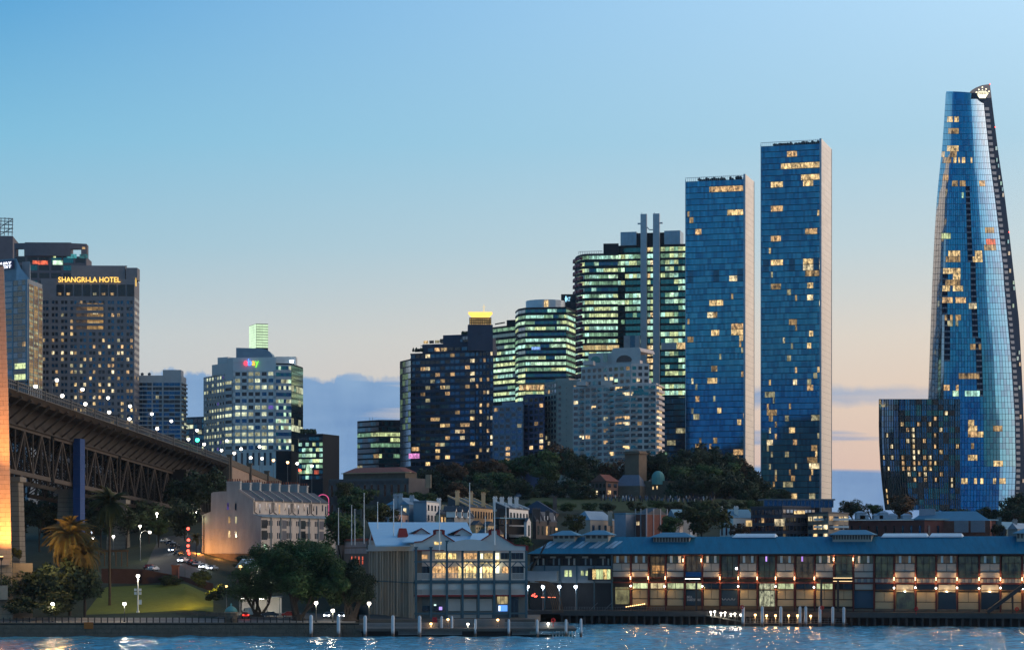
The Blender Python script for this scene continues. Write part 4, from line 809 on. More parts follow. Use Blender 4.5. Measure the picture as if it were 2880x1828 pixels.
# podium block of the curved tower
b = Bld('curved_podium', 'dark curved hotel block with lit rooms at foot of the tallest tower', 'hotel', P2(2570, 1220), 8)
def pod_pt(s_, v, inset=0):
    l = 2472 + 16 * max(0, (v - 1180) / 240) ** 2; u = l + (2700 - l) * s_; Y = 1225 + 20 * max(0, .3 - s_) ** 1.5 / .164 + inset + 6 * s_; return P(u, v, Y)
SP = [0, .03, .07, .12, .18, .25] + [.25 + .75 * (i + 1) / 11 for i in range(11)]; VP = [1122 + 15.6 * j for j in range(21)]; core = b.mb('core', slab_d, roof_dk); mts = [g_dark, g_teal, g_navy, warm[0], warm[1], warm[2]]
rg = [[pod_pt(s_, v, .5) for s_ in SP] + [P(2690, v, 1265), P(2500, v, 1270)] for v in VP]; nk = len(rg[0])
for r_ in rg: core.v += [tuple(p) for p in r_]
for a in range(len(rg) - 1):
    for i in range(nk): core.f.append((a * nk + (i + 1) % nk, a * nk + i, (a + 1) * nk + i, (a + 1) * nk + (i + 1) % nk)); core.m.append(0)
core.f.append(tuple(range(nk))); core.m.append(1)
fin = b.mb('fins', M('bronze_fin', (.10, .09, .075), .45, metal=.5))
for j in range(20):
    for i in range(len(SP) - 1):
        mb = MB(); q = .12 if i < 4 else .1; lit_ = R.random() < (.38 if 4 < i < 13 and 2 < j < 15 else .06); a, c, v0, v1 = SP[i] + (SP[i + 1] - SP[i]) * (.30 if lit_ else .06), SP[i + 1] - (SP[i + 1] - SP[i]) * (.25 if lit_ else .06), VP[j] + (3 if lit_ else 1), VP[j + 1] - (2 if lit_ else 0)
        mb.hexa([pod_pt(a, v1), pod_pt(c, v1), pod_pt(c, v1, .3), pod_pt(a, v1, .3), pod_pt(a, v0), pod_pt(c, v0), pod_pt(c, v0, .3), pod_pt(a, v0, .3)])
        m_ = R.choice(warm) if lit_ else R.choice([g_dark, g_teal, g_navy, g_navy, g_blue2]); mb.build('window', m_, b.o)
for s_ in [i / 34 for i in range(35)]:
    for j in range(0, 20, 4): fin.beam(pod_pt(s_, VP[j], -.15), pod_pt(s_, VP[j + 4], -.15), .14, .3)
emblem(2484, 1136, 16, 18, 1238, b.o, EM('emblem_dim', (1, .85, .5), .35)); b.finish()
# ================================================================== BRIDGE APPROACH
def hit(u, v, Y0=579, Y1=1100):
    """where the sight line of a pixel meets the ground"""
    Y = Y0
    while Y < Y1:
        if Z(v, Y) <= gz(u, Y) + .02: return Y
        Y += .5
    return Y1
granite = M('pylon_granite', (.34, .27, .20), .9, .22, .7, bump=.5); gjoint = M('granite_joint', (.10, .08, .06), .95)
p = thing('bridge_pylon', 'floodlit granite bridge pylon cut by the left edge', 'pylon', (X(-30, 585), 590, 3))
core = MB(); HL = [(3, 36), (14, 33), (22, 30.5), (60, 22), (92, 9)]
def pyl_u(z):
    for (a, x), (b_, y) in zip(HL, HL[1:]):
        if z <= b_: return x + (y - x) * (z - a) / (b_ - a)
    return HL[-1][1]
zz = [3, 14, 22, 40, 60, 80, 92]
for a, c in zip(zz, zz[1:]):
    ua, uc = pyl_u(a), pyl_u(c)
    core.prism([P2(-220, 586), P2(ua, 586), P2(ua, 602), P2(-220, 602)], a, c, 0, 0, [P2(-220, 586), P2(uc, 586), P2(uc, 602), P2(-220, 602)])
core.build('core', gjoint, p)
bm = {}
z = 3.0; k = 0
while z < 91.2:
    h = 1.15; u = pyl_u(z + .5); x1 = X(u, 586) + .12; kk = 0; lw = 2.6
    x = x1
    while x > X(-60, 586):
        wd = lw * (.5 if (kk == 0 and k % 2) else 1)
        if 'b' not in bm:
            q = MB(); q.box(-.5, .5, -.5, .5, -.5, .5); bm['b'] = q.mesh('stone_block', granite)
        if X(-22, 586) < x: inst(bm['b'], 'stone_block', p, (x - wd / 2, 586 + .12, z + h / 2), 0, (wd - .06, .36, h - .06))
        x -= wd; kk += 1
    z += h; k += 1
q = MB(); q.prism([P2(-60, 583.5), P2(27, 583.5), P2(27, 586), P2(-60, 586)], 17.5, 19.0); q.prism([P2(-60, 582), P2(22, 582), P2(22, 586), P2(-60, 586)], 9, 12.5); q.build('ledge', granite, p)
fl = thing('floodlight', 'floodlight washing the base of the pylon in orange', 'light', P(4, 1570, 581)); q = MB(); q.lathe(P(4, 1572, 580), [(.1, -.5), (.35, 0), (.5, .5), (.45, .6)], 10); q.build('lamp_head', black_m, fl); q = MB(); q.lathe(P(4, 1572, 580), [(.42, .62), (.42, .7)], 10); q.build('lens', lamp_o, fl); q = MB(); q.tube(P(4, 1578, 580) - Vector((0, 0, 6)), P(4, 1573, 580), .1); q.build('pole', black_m, fl)
def light(name, loc, power, colr, parent, radius=.25, spot=None, aim=None, blend=.6):
    l = bpy.data.lights.new(name, 'SPOT' if spot else 'POINT'); l.energy = power; l.color = colr; l.shadow_soft_size = radius
    o = bpy.data.objects.new(name, l); col.objects.link(o)
    if parent: o.parent = parent; po = parent['_o']; o.location = tuple(a - c for a, c in zip(loc, po))
    else: o.location = loc
    if spot:
        l.spot_size = math.radians(spot); l.spot_blend = blend; d = Vector(aim) - Vector(loc); o.rotation_euler = d.to_track_quat('-Z', 'Y').to_euler()
    return o
light('flood', P(6, 1572, 576), 80000, (1, .36, .08), fl, .4, 110, P(8, 1300, 586))
light('flood_high', P(12, 1572, 575), 420000, (1, .36, .09), fl, .4, 30, P(2, 900, 587))
light('flood_low', P(10, 1545, 579), 500, (1, .50, .15), fl, .4)
# entrance walls beside the pylon base
q = MB(); q.prism([P2(36, 590), P2(92, 590), P2(92, 597), P2(36, 597)], 3, Z(1583, 590)); tag(q.build('base_wall', granite), 'pale lit wall at foot of the pylon', 'wall')

A3, B3 = Vector((X(22, 600), 600, 64.6)), Vector((X(645, 900), 900, 56.6))
dl = Vector((B3.x - A3.x, B3.y - A3.y)).length; bf = Fr((A3.x, A3.y), (B3.x, B3.y))   # x along the bridge, y towards the west (right)
slope = (B3.z - A3.z) / dl
def bz(x, h): return A3.z + slope * x + h
br = thing('bridge_approach', 'dark steel truss approach spans of the bridge descending to the right', 'bridge', (A3.x, A3.y, 3))
bst = M('bridge_steel_shaded', (.032, .026, .024), .6, .3, .3, metal=.3); bst_l = M('bridge_steel_lit', (.060, .046, .038), .7, .35, .25); fen = M('fence_steel', (.10, .095, .09), .6)  # one steel in two tones: outer members coloured lit, inner ones shaded
q = MB(); n_ = 40
for i in range(n_):
    a, c = dl * i / n_, dl * (i + 1) / n_
    q.hexa([bf(a, -46, bz(a, -3.6)), bf(a, -1.2, bz(a, -3.6)), bf(c, -1.2, bz(c, -3.6)), bf(c, -46, bz(c, -3.6)), bf(a, -46, bz(a, -2.2)), bf(a, 0, bz(a, -2.2)), bf(c, 0, bz(c, -2.2)), bf(c, -46, bz(c, -2.2))])
q.build('deck', bst, br)
q = MB()
for h in (-2.2, -.9, 0): q.hexa([bf(0, -.15, bz(0, h)), bf(0, .1, bz(0, h)), bf(dl, .1, bz(dl, h)), bf(dl, -.15, bz(dl, h)), bf(0, -.15, bz(0, h + .25)), bf(0, .1, bz(0, h + .25)), bf(dl, .1, bz(dl, h + .25)), bf(dl, -.15, bz(dl, h + .25))])
q.build('parapet_rail', fen, br)
q = MB(); q.box(-.16, .16, -.12, .12, -1.1, 1.1); pm = q.mesh('parapet_post', fen); nP = 170
for i in range(nP): x = dl * (i + .5) / nP; inst(pm, 'parapet_post', br, bf(x, .02, bz(x, -1.05)), bf.a)
q = MB(); q.box(-.30, .30, -.3, .3, -1.4, 1.6); pm2 = q.mesh('parapet_pier', fen)
for i in range(11): x = dl * (i + .3) / 11; inst(pm2, 'parapet_pier', br, bf(x, .05, bz(x, -1.0)), bf.a)
# raking brackets under the footway
q = MB(); q.beam(bf(0, 0, 0), bf(0, 0, 0) and (bf(0, -7, -9)), .45, .5); 
for i in range(32):
    x = dl * (i + .5) / 32; q = MB(); q.beam(bf(x, -.3, bz(x, -3.2)), bf(x, -7, bz(x, -8.6)), .4, .5); q.build('bracket', bst_l, br)
q = MB(); q.hexa([bf(0, -7.4, bz(0, -9)), bf(0, -7.0, bz(0, -9)), bf(dl, -7.0, bz(dl, -9)), bf(dl, -7.4, bz(dl, -9)), bf(0, -7.4, bz(0, -3.4)), bf(0, -7.0, bz(0, -3.4)), bf(dl, -7.0, bz(dl, -3.4)), bf(dl, -7.4, bz(dl, -3.4))]); q.build('side_girder', bst, br)
TH, TB = -9.3, -21.4                                    # chord heights below deck
spans = [(0, 70), (74, 152), (156, 236), (240, 300)]
for yo, near in ((-8, True), (-20, False), (-38, False)):
    for a, c in spans:
        c = min(c, dl)
        for h, wd in ((TH, 1.0), (TB, 1.2)):
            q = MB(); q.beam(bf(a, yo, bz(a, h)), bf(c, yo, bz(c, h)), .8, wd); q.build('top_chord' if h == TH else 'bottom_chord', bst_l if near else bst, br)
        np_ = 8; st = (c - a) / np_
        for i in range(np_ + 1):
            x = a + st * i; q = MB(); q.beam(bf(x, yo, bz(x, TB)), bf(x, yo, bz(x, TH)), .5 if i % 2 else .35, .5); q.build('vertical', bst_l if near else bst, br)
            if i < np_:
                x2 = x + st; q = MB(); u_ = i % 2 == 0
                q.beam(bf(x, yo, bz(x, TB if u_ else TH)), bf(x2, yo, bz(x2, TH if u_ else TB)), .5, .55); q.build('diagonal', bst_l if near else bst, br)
q = MB()
for a, c in spans:
    for i in range(9):
        x = a + (c - a) * i / 8
        for y0_, y1_ in ((-8, -20), (-20, -38)):
            q.beam(bf(x, y0_, bz(x, TB)), bf(x, y1_, bz(x, TH)), .3, .3); q.beam(bf(x, y0_, bz(x, TH)), bf(x, y1_, bz(x, TB)), .3, .3)
o = q.build('cross_bracing', bst, br); o['kind'] = 'stuff'
q = MB(); q.lbox(bf, 235, 245, -9, -3, bz(240, -17), bz(240, -8)); q.build('inspection_cabin', bst, br)
# stone piers
pst = M('pier_stone', (.20, .175, .15), .9, .3, .5, bump=.5); pj = M('pier_joint', (.07, .065, .06), .95)
def pier(x, wide, label, nm):
    t = thing('bridge_pier', label, 'pier', bf(x, -15, 3)); gy = gz(200, bf(x, -8, 0)[1]) - 2; zt = bz(x, TB - 1.0); q = MB(); q.hexa([bf(x - 3, -13.6, gy), bf(x - 3, -7, gy), bf(x + 3, -7, gy), bf(x + 3, -13.6, gy), bf(x - 2.4, -12.9, zt), bf(x - 2.4, -7.8, zt), bf(x + 2.4, -7.8, zt), bf(x + 2.4, -12.9, zt)]); q.build('core', pj, t)
    q = MB(); q.box(-.5, .5, -.5, .5, -.5, .5); me = q.mesh('stone_block', pst); n = int((zt - gy) / 1.3)
    for j in range(n):
        z_ = gy + (zt - gy) * (j + .5) / n; f = (z_ - gy) / (zt - gy); hy = 3 - .6 * f
        for i in range(3):
            w_ = (6.6 - 1.5 * f) / 3; y_ = -7 - .8 * f - w_ * (i + .5); inst(me, 'stone_block', t, bf(x - hy, y_, z_), bf.a, (.3, w_ - .08, 1.22))
        for i in range(2):
            w_ = hy; inst(me, 'stone_block', t, bf(x - hy + w_ * (i + .5), -7 - .8 * f, z_), bf.a, (w_ - .08, .3, 1.22))
    q = MB(); q.lbox(bf, x - 3.2, x + 3.2, -13.8, -7, zt - 1.4, zt - .1); q.build('capstone', pst, t); q = MB(); q.lbox(bf, x - 1, x + 1, -9, -7.4, zt, bz(x, TB - .6)); q.build('bearing', bst_l, t)
pier(onray(bf.p - bf.n * 7.3, bf.d, 62), 1, 'stone bridge pier nearest the floodlit pylon', 'a'); pier(onray(bf.p - bf.n * 7.3, bf.d, 222), 1, 'stone bridge pier beside the blue column', 'b'); pier(onray(bf.p - bf.n * 7.3, bf.d, 358), 1, 'far stone bridge pier half hidden by palm', 'c')
q = MB(); xb = onray(bf.p - bf.n * 5.2, bf.d, 234)
t = thing('blue_column', 'tall blue wrapped column standing against the bridge truss', 'column', bf(xb, -6, 14)); q.lbox(bf, xb - 3.6, xb + 2.0, -7.3, -5.2, 14, bz(xb, TH + 1.5)); q.build('wrapping', M('blue_sheet', (.008, .045, .17), .7, .25, .3, bump=.4), t); q = MB()
for j in range(9): q.lbox(bf, xb - 3.7, xb + 2.1, -7.4, -5.1, 15 + j * 4.3, 15.25 + j * 4.3)
q.build('strapping', M('blue_strap', (.02, .05, .18), .6), t)
# masonry ramp beyond the steel spans
C3 = Vector((X(790, 1030), 1030, Z(1352, 1030))); rf = Fr((B3.x, B3.y), (C3.x, C3.y)); rs = (C3.z - B3.z) / rf.L
t = thing('masonry_ramp', 'pink stone ramp wall carrying the road beyond the steel spans', 'wall', (B3.x, B3.y, 25)); q = MB(); pk = M('pink_stone', (.36, .25, .19), .9, .25, .4, bump=.4)
q.hexa([rf(0, -46, 25), rf(0, 0, 25), rf(rf.L, 0, 25), rf(rf.L, -46, 25), rf(0, -46, B3.z - 2.4), rf(0, 0, B3.z - 2.4), rf(rf.L, 0, C3.z - 2.4), rf(rf.L, -46, C3.z - 2.4)]); q.build('wall', pk, t)
q = MB(); q.hexa([rf(0, -.4, B3.z - 2.4), rf(0, .3, B3.z - 2.4), rf(rf.L, .3, C3.z - 2.4), rf(rf.L, -.4, C3.z - 2.4), rf(0, -.4, B3.z), rf(0, .3, B3.z), rf(rf.L, .3, C3.z), rf(rf.L, -.4, C3.z)]); q.build('parapet', stone_dk, t)
for k, x in enumerate((0.6, rf.L * .36, rf.L * .7)): q = MB(); zc = B3.z + rs * x; q.lbox(rf, x - .9, x + .9, -1, .9, 25, zc + 1.2); q.lbox(rf, x - 1.2, x + 1.2, -1.2, 1.2, zc + 1.2, zc + 1.7); q.build('buttress', stone_dk, t)
q = MB(); q.lbox(rf, -1.5, -.2, -40, .3, 20, B3.z + .5); q.build('abutment', stone_dk, t)

# ================================================================== STREET LAMPS
def bulb_mesh(mat, r=.4):
    q = MB(); q.lathe((0, 0, 0), [(.08, -1), (.55, -.85), (.92, -.45), (1, 0), (.92, .45), (.55, .85), (.08, 1)], 10); q.v = [(x * r, y * r, z * r) for x, y, z in q.v]; return q.mesh('bulb', mat, smooth=True)
BULB = {k: bulb_mesh(m_) for k, m_ in (('w', lamp_w), ('c', lamp_c), ('o', lamp_o), ('r', lamp_r), ('g', lamp_g))}
LC = {'w': (1, .88, .66), 'c': (.72, .86, 1), 'o': (1, .5, .16), 'r': (1, .1, .06), 'g': (.1, 1, .5)}
def lamp(label, u, v, Y, zbase, kind='w', r=.42, arm=0, power=0, group=None, name='street_lamp', cat='lamp', mat=None, pr=.09):
    top = P(u, v, Y); bx_ = top.x - arm; t = thing(name, label, cat, (bx_, Y, zbase), group); q = MB()
    if arm:
        q.tube((bx_, Y, zbase), (bx_, Y, top.z - .7), pr * 1.3, pr); pts = [(bx_, Y, top.z - .7), (bx_ + arm * .15, Y, top.z + .15), (bx_ + arm * .5, Y, top.z + .5), (bx_ + arm, Y, top.z + .25)]
        for a, c in zip(pts, pts[1:]): q.tube(a, c, pr * .8)
    else: q.tube((bx_, Y, zbase), (bx_, Y, top.z - r * .8), pr * 1.4, pr)
    q.lathe((bx_, Y, zbase), [(pr * 2.6, 0), (pr * 2.6, .3), (pr * 1.6, .5)], 8); q.build('post', mat or steel_g, t)
    q = MB(); q.lathe((top.x, Y, top.z + r * .75), [(r * .9, 0), (r * .7, r * .3), (.05, r * .5)], 8); q.build('cap', black_m, t)
    inst(BULB[kind], 'bulb', t, top, 0, (r / .4,) * 3)
    if power: light('lamp_light', (top.x, Y - .2, top.z - r - .25), power, LC[kind], t, .3)
    return t
lg = 'lamps along the bridge deck'
for u, v in ((100, 1087), (175, 1113), (240, 1136), (307, 1159), (364, 1178), (442, 1205), (530, 1235), (574, 1249), (623, 1266)):
    x = onray(bf.p - bf.n * 4, bf.d, u); q_ = bf(x, -4, 0); lamp('round white lamp on the near side of the bridge deck', u, v, q_[1], bz(x, -2.2), 'w', .52, 0, 0, 'near lamps on the bridge deck')
for u, v in ((160, 1069), (232, 1095), (304, 1119), (366, 1142), (427, 1164), (482, 1184), (554, 1210), (638, 1239)):
    x = onray(bf.p - bf.n * 26, bf.d, u - 8); q_ = bf(x, -26, 0); lamp('arm lamp on tall post on far side of the bridge deck', u, v, q_[1], bz(x, -2.2), 'w', .55, 1.4, 0, 'far lamps on the bridge deck')
for u, v, k in ((659, 1274, 'w'), (678, 1262, 'w'), (705, 1287, 'w'), (737, 1289, 'w'), (769, 1294, 'o'), (809, 1300, 'o'), (836, 1303, 'w'), (730, 1256, 'w'), (877, 1310, 'w'), (843, 1322, 'r')):
    lamp('lamp over the road at the bridge head', u, v, 1000 + (u - 650) * .4, 44, k, .62, 0, 0, 'lamps at the bridge head')
lamp('green traffic signal glowing above the bridge deck', 555, 1237, 830, bz(230, -2.2), 'g', .7, 0, 0, None, 'traffic_light', 'traffic light')
# overhead wire gantries on the deck
for k, (u, v) in enumerate(((78, 1050), (335, 1140), (560, 1228))):
    x = onray(bf.p - bf.n * 6, bf.d, u); g_ = thing('wire_gantry', ['lattice wire gantry over the deck nearest the pylon', 'lattice wire gantry over the middle of the bridge deck', 'lattice wire gantry over the deck by the bridge head'][k], 'gantry', bf(x, -10, bz(x, -2.2))); q = MB(); zt = bz(x, 3.4)
    for y_ in (-6, -24): q.tube(bf(x, y_, bz(x, -2.2)), bf(x, y_, zt + .6), .16)
    q.build('post', black_m, g_); q = MB()
    for h in (0, 1.0): q.tube(bf(x, -6, zt - h), bf(x, -24, zt - h), .1)
    for i in range(12): q.tube(bf(x, -6 - 1.5 * i, zt), bf(x, -7.5 - 1.5 * i, zt - 1), .07)
    q.build('beam', black_m, g_)

# ================================================================== TERRACE ROW
O = P2(712, 720); d_ = Vector((19, 40)).normalized(); tf = Fr(O, O + d_ * 46)
prof = [(568, 1580), (568, 1448), (593, 1438), (594, 1387), (600, 1383), (637, 1381), (672, 1379), (712, 1408), (712, 1446), (734, 1453), (734, 1580)]
pq = []
for u, v in prof:
    y = onray(tf.p, tf.n, u); pt = tf.p + tf.n * y; pq.append((y, Z(v, pt.y)))
pq = [(y, max(z_, 16)) for y, z_ in pq]
trw = M('terrace_render', (.52, .44, .38), .9, .35, .6, bump=.2, stretch=(1, 1, .3)); trg = M('gable_render', (.36, .355, .345), .9, .45, .5, bump=.25, stretch=(1, 1, .25)); pipe_m = M('drain_pipe', (.05, .03, .03), .6); vblue = M('verandah_iron', (.16, .24, .30), .55, metal=.2)
wD = 46 / 8; yU = onray(tf.p, tf.n, 734)
o_ = ['end house of the pale terrace row, gable wall lit orange below', 'second pale terrace house from the orange lit gable', 'third pale terrace house from the orange lit gable', 'fourth pale terrace house from the orange lit gable', 'fifth pale terrace house from the orange lit gable', 'sixth pale terrace house from the orange lit gable', 'seventh pale terrace house from the orange lit gable', 'last pale terrace house of the row, behind the tree']
dkw = [g_dark, g_navy]
for k in range(8):
    x0, x1 = k * wD, (k + 1) * wD; t = thing('terrace_house', o_[k], 'house', tf(x0 + wD / 2, -8, 20), 'pale terrace row')
    q = MB(); n = len(pq); b0 = 0
    q.v += [tf(x0 + .01, y, z_) for y, z_ in pq] + [tf(x1 - .01, y, z_) for y, z_ in pq]
    q.f.append(tuple(range(n))); q.m.append(2 if k == 0 else 0); q.f.append(tuple(range(2 * n - 1, n - 1, -1))); q.m.append(0)
    for i in range(n):
        j = (i + 1) % n; q.f.append((j, i, n + i, n + j)); q.m.append(1 if i in (3, 4, 5, 6, 8) else 0)
    q.build('wall', [trw, roof_dk, trg], t)
    zR, zE = pq[6][1], pq[7][1]; yR = pq[6][0]
    q = MB(); q.hexa([tf(x0 + .1, 0.3, zE + .05), tf(x0 + .1, yR, zR + .05), tf(x1 - .25, yR, zR + .05), tf(x1 - .25, .3, zE + .05), tf(x0 + .1, .3, zE + .25), tf(x0 + .1, yR, zR + .25), tf(x1 - .25, yR, zR + .25), tf(x1 - .25, .3, zE + .25)]); q.build('roof', roof_dk, t)
    q = MB(); q.hexa([tf(x0 - .15, .4, zE - .1), tf(x0 - .15, yR, zR - .1), tf(x0 + .15, yR, zR - .1), tf(x0 + .15, .4, zE - .1), tf(x0 - .15, .4, zE + .7), tf(x0 - .15, yR, zR + .6), tf(x0 + .15, yR, zR + .6), tf(x0 + .15, .4, zE + .7)]); q.build('party_parapet', trw, t)
    zc = Z(1356, 722) if k == 0 else Z(1356, 722) - .3 * (k % 2); ya, yb = pq[5][0] - .0, pq[6][0] + .3
    q = MB(); q.lbox(tf, x0 + .05, x0 + 1.05, ya, yb, pq[4][1] - .8, zc); q.lbox(tf, x0 - .1, x0 + 1.2, ya - .15, yb + .15, zc - .1, zc + .35); q.lbox(tf, x0 - .05, x0 + 1.15, ya - .05, yb + .05, zc - .75, zc - .55); ch_ = q.build('chimney', trg, t)
    q = MB(); q.lathe((0, 0, 0), [(.2, 0), (.17, .6), (.22, .65), (.2, .75)], 7); me = q.mesh('chimney_pot', roof_red)
    for i in range(6): inst(me, 'chimney_pot', ch_, tf(x0 + .5, ya + .3 + (yb - ya - .6) * i / 5, zc + .35))
    for i, (f0, f1, za, zb_) in enumerate(((.26, .40, 1415, 1433), (.62, .74, 1419, 1444))):
        w_ = MB(); w_.lbox(tf, x0 + wD * f0, x0 + wD * f1, -.1, .04, Z(zb_, 735), Z(za, 735)); wo = w_.build('window', warm[1] if (k, i) == (2, 1) else dkw[i], t)
        w_ = MB(); w_.lbox(tf, x0 + wD * f0 - .12, x0 + wD * f1 + .12, 0, .15, Z(zb_, 735) - .2, Z(zb_, 735)); w_.build('sill', trw, wo)
    q = MB(); xx = x0 + wD * (.9 if k % 2 else .08); q.tube(tf(xx, .15, zE - .3), tf(xx, .15, Z(1441, 735)), .12); q.tube(tf(xx, .15, Z(1441, 735)), tf(xx + (-1 if k % 2 else 1) * wD * .35, .15, Z(1448, 735)), .11); q.build('drain_pipe', pipe_m, t)
    zv = pq[8][1]; zv2 = pq[9][1]; q = MB(); q.hexa([tf(x0, yU + .6, zv2 - .05), tf(x0, .0, zv - .05), tf(x1, 0, zv - .05), tf(x1, yU + .6, zv2 - .05), tf(x0, yU + .6, zv2 + .1), tf(x0, 0, zv + .12), tf(x1, 0, zv + .12), tf(x1, yU + .6, zv2 + .1)]); q.build('verandah_roof', vblue, t)
    if k % 2 == 0:
        for i, (za, zb_) in enumerate(((1462, 1486), (1492, 1518))):
            q = MB(); q.lbox(tf, x0 + .25, x0 + wD * .62, yU - .05, yU + .06, Z(zb_, 728), Z(za, 728)); q.build('verandah_screen', [g_dark, conc_d][k % 4 // 2], t)
            q = MB(); q.lbox(tf, x0 + .2, x0 + wD * .66, yU, yU + .12, Z(zb_, 728) - .3, Z(zb_, 728)); q.build('balcony_rail', trw, t)
    for i, f in enumerate((.12, .7, .88)):
        if k % 2 == 0 and i == 0: continue
        for za, zb_ in ((1464, 1478), (1498, 1514)): q = MB(); q.lbox(tf, x0 + wD * f - .3, x0 + wD * f + .3, yU - .1, yU + .05, Z(zb_, 728), Z(za, 728)); q.build('window', dkw[k % 2], t)
    q = MB(); q.lbox(tf, x1 - .12, x1 + .0, yU, yU + .5, 16, zv2 + .3); q.build('wing_wall', trw, t)
    if k == 0:
        gf = Fr(tf(0, pq[0][0], 0), tf(0, yU, 0))
        for u, v0, v1, m_ in ((641, 1414, 1433, purp), (663, 1415, 1434, g_dark), (645, 1452, 1470, warmd[0]), (664, 1452, 1471, warmd[1]), (645, 1492, 1511, warm[0]), (664, 1493, 1511, warm[0])):
            x = onray(gf.p, gf.d, u); Yg = (gf.p + gf.d * x).y; q = MB(); q.lbox(gf, x - .28, x + .28, -.1, .05, Z(v1, Yg), Z(v0 + 2, Yg)); q.lathe((*gf(x, -.02, 0)[:2], Z(v0 + 2, Yg)), [(.28, 0), (.2, .2), (.03, .3)], 8); q.build('window', m_, t)
            q = MB(); q.lbox(gf, x - .4, x + .4, 0, .1, Z(v0 - 1, Yg), Z(v0 - 2.6, Yg)); q.lbox(gf, x - .4, x + .4, 0, .12, Z(v1 + 1.2, Yg), Z(v1, Yg)); q.build('hood_mould', trg, t)
        for v in (1486, 1516):
            q = MB(); q.lbox(gf, .2, gf.L - .3, 0, .07, Z(v + .6, 722), Z(v - .6, 722)); q.build('string_course', trg, t)
        q = MB(); q.lbox(gf, gf.x(573), gf.x(573) + .25, 0, .2, 18, Z(1450, 725)); q.build('drain_pipe', pipe_m, t)
        q = MB(); q.lbox(gf, -1, gf.L * .93, .1, 1.2, 14, Z(1556, 722)); q.build('plinth', stone_dk, t)
        light('gable_flood', gf(gf.x(586), 5.5, Z(1550, 724)), 2600, (1, .36, .06), t, .3); light('gable_flood_b', gf(gf.x(640), 5, Z(1560, 722)), 1100, (1, .38, .08), t, .3); light('corner_light', gf(gf.x(574), 1.2, Z(1460, 724)), 45, (.9, 1, .5), t, .2)
q = MB(); q.lbox(tf, 1.5, 3.0, yU + .1, yU + .25, Z(1545, 724), Z(1530, 724)); q.build('lit_doorway', offc[0], bpy.data.objects['terrace_house'])
q = MB(); n_ = 12
for i in range(n_):
    a0, a1 = math.pi * i / n_, math.pi * (i + 1) / n_; c_ = P(908, 1406, 800)
    q.beam((c_.x + 2.0 * math.cos(a0), c_.y, c_.z + 1.9 * math.sin(a0)), (c_.x + 2.0 * math.cos(a1), c_.y, c_.z + 1.9 * math.sin(a1)), .3, .3)
q.beam((c_.x - 2, c_.y, c_.z - 10), (c_.x - 2, c_.y, c_.z), .2, .2); q.beam((c_.x + 2, c_.y, c_.z - 10), (c_.x + 2, c_.y, c_.z), .2, .2)
tag(q.build('pink_arch', EM('pink_neon', (1, .12, .35), .7)), 'pink neon arch behind the last terrace chimney', 'arch')

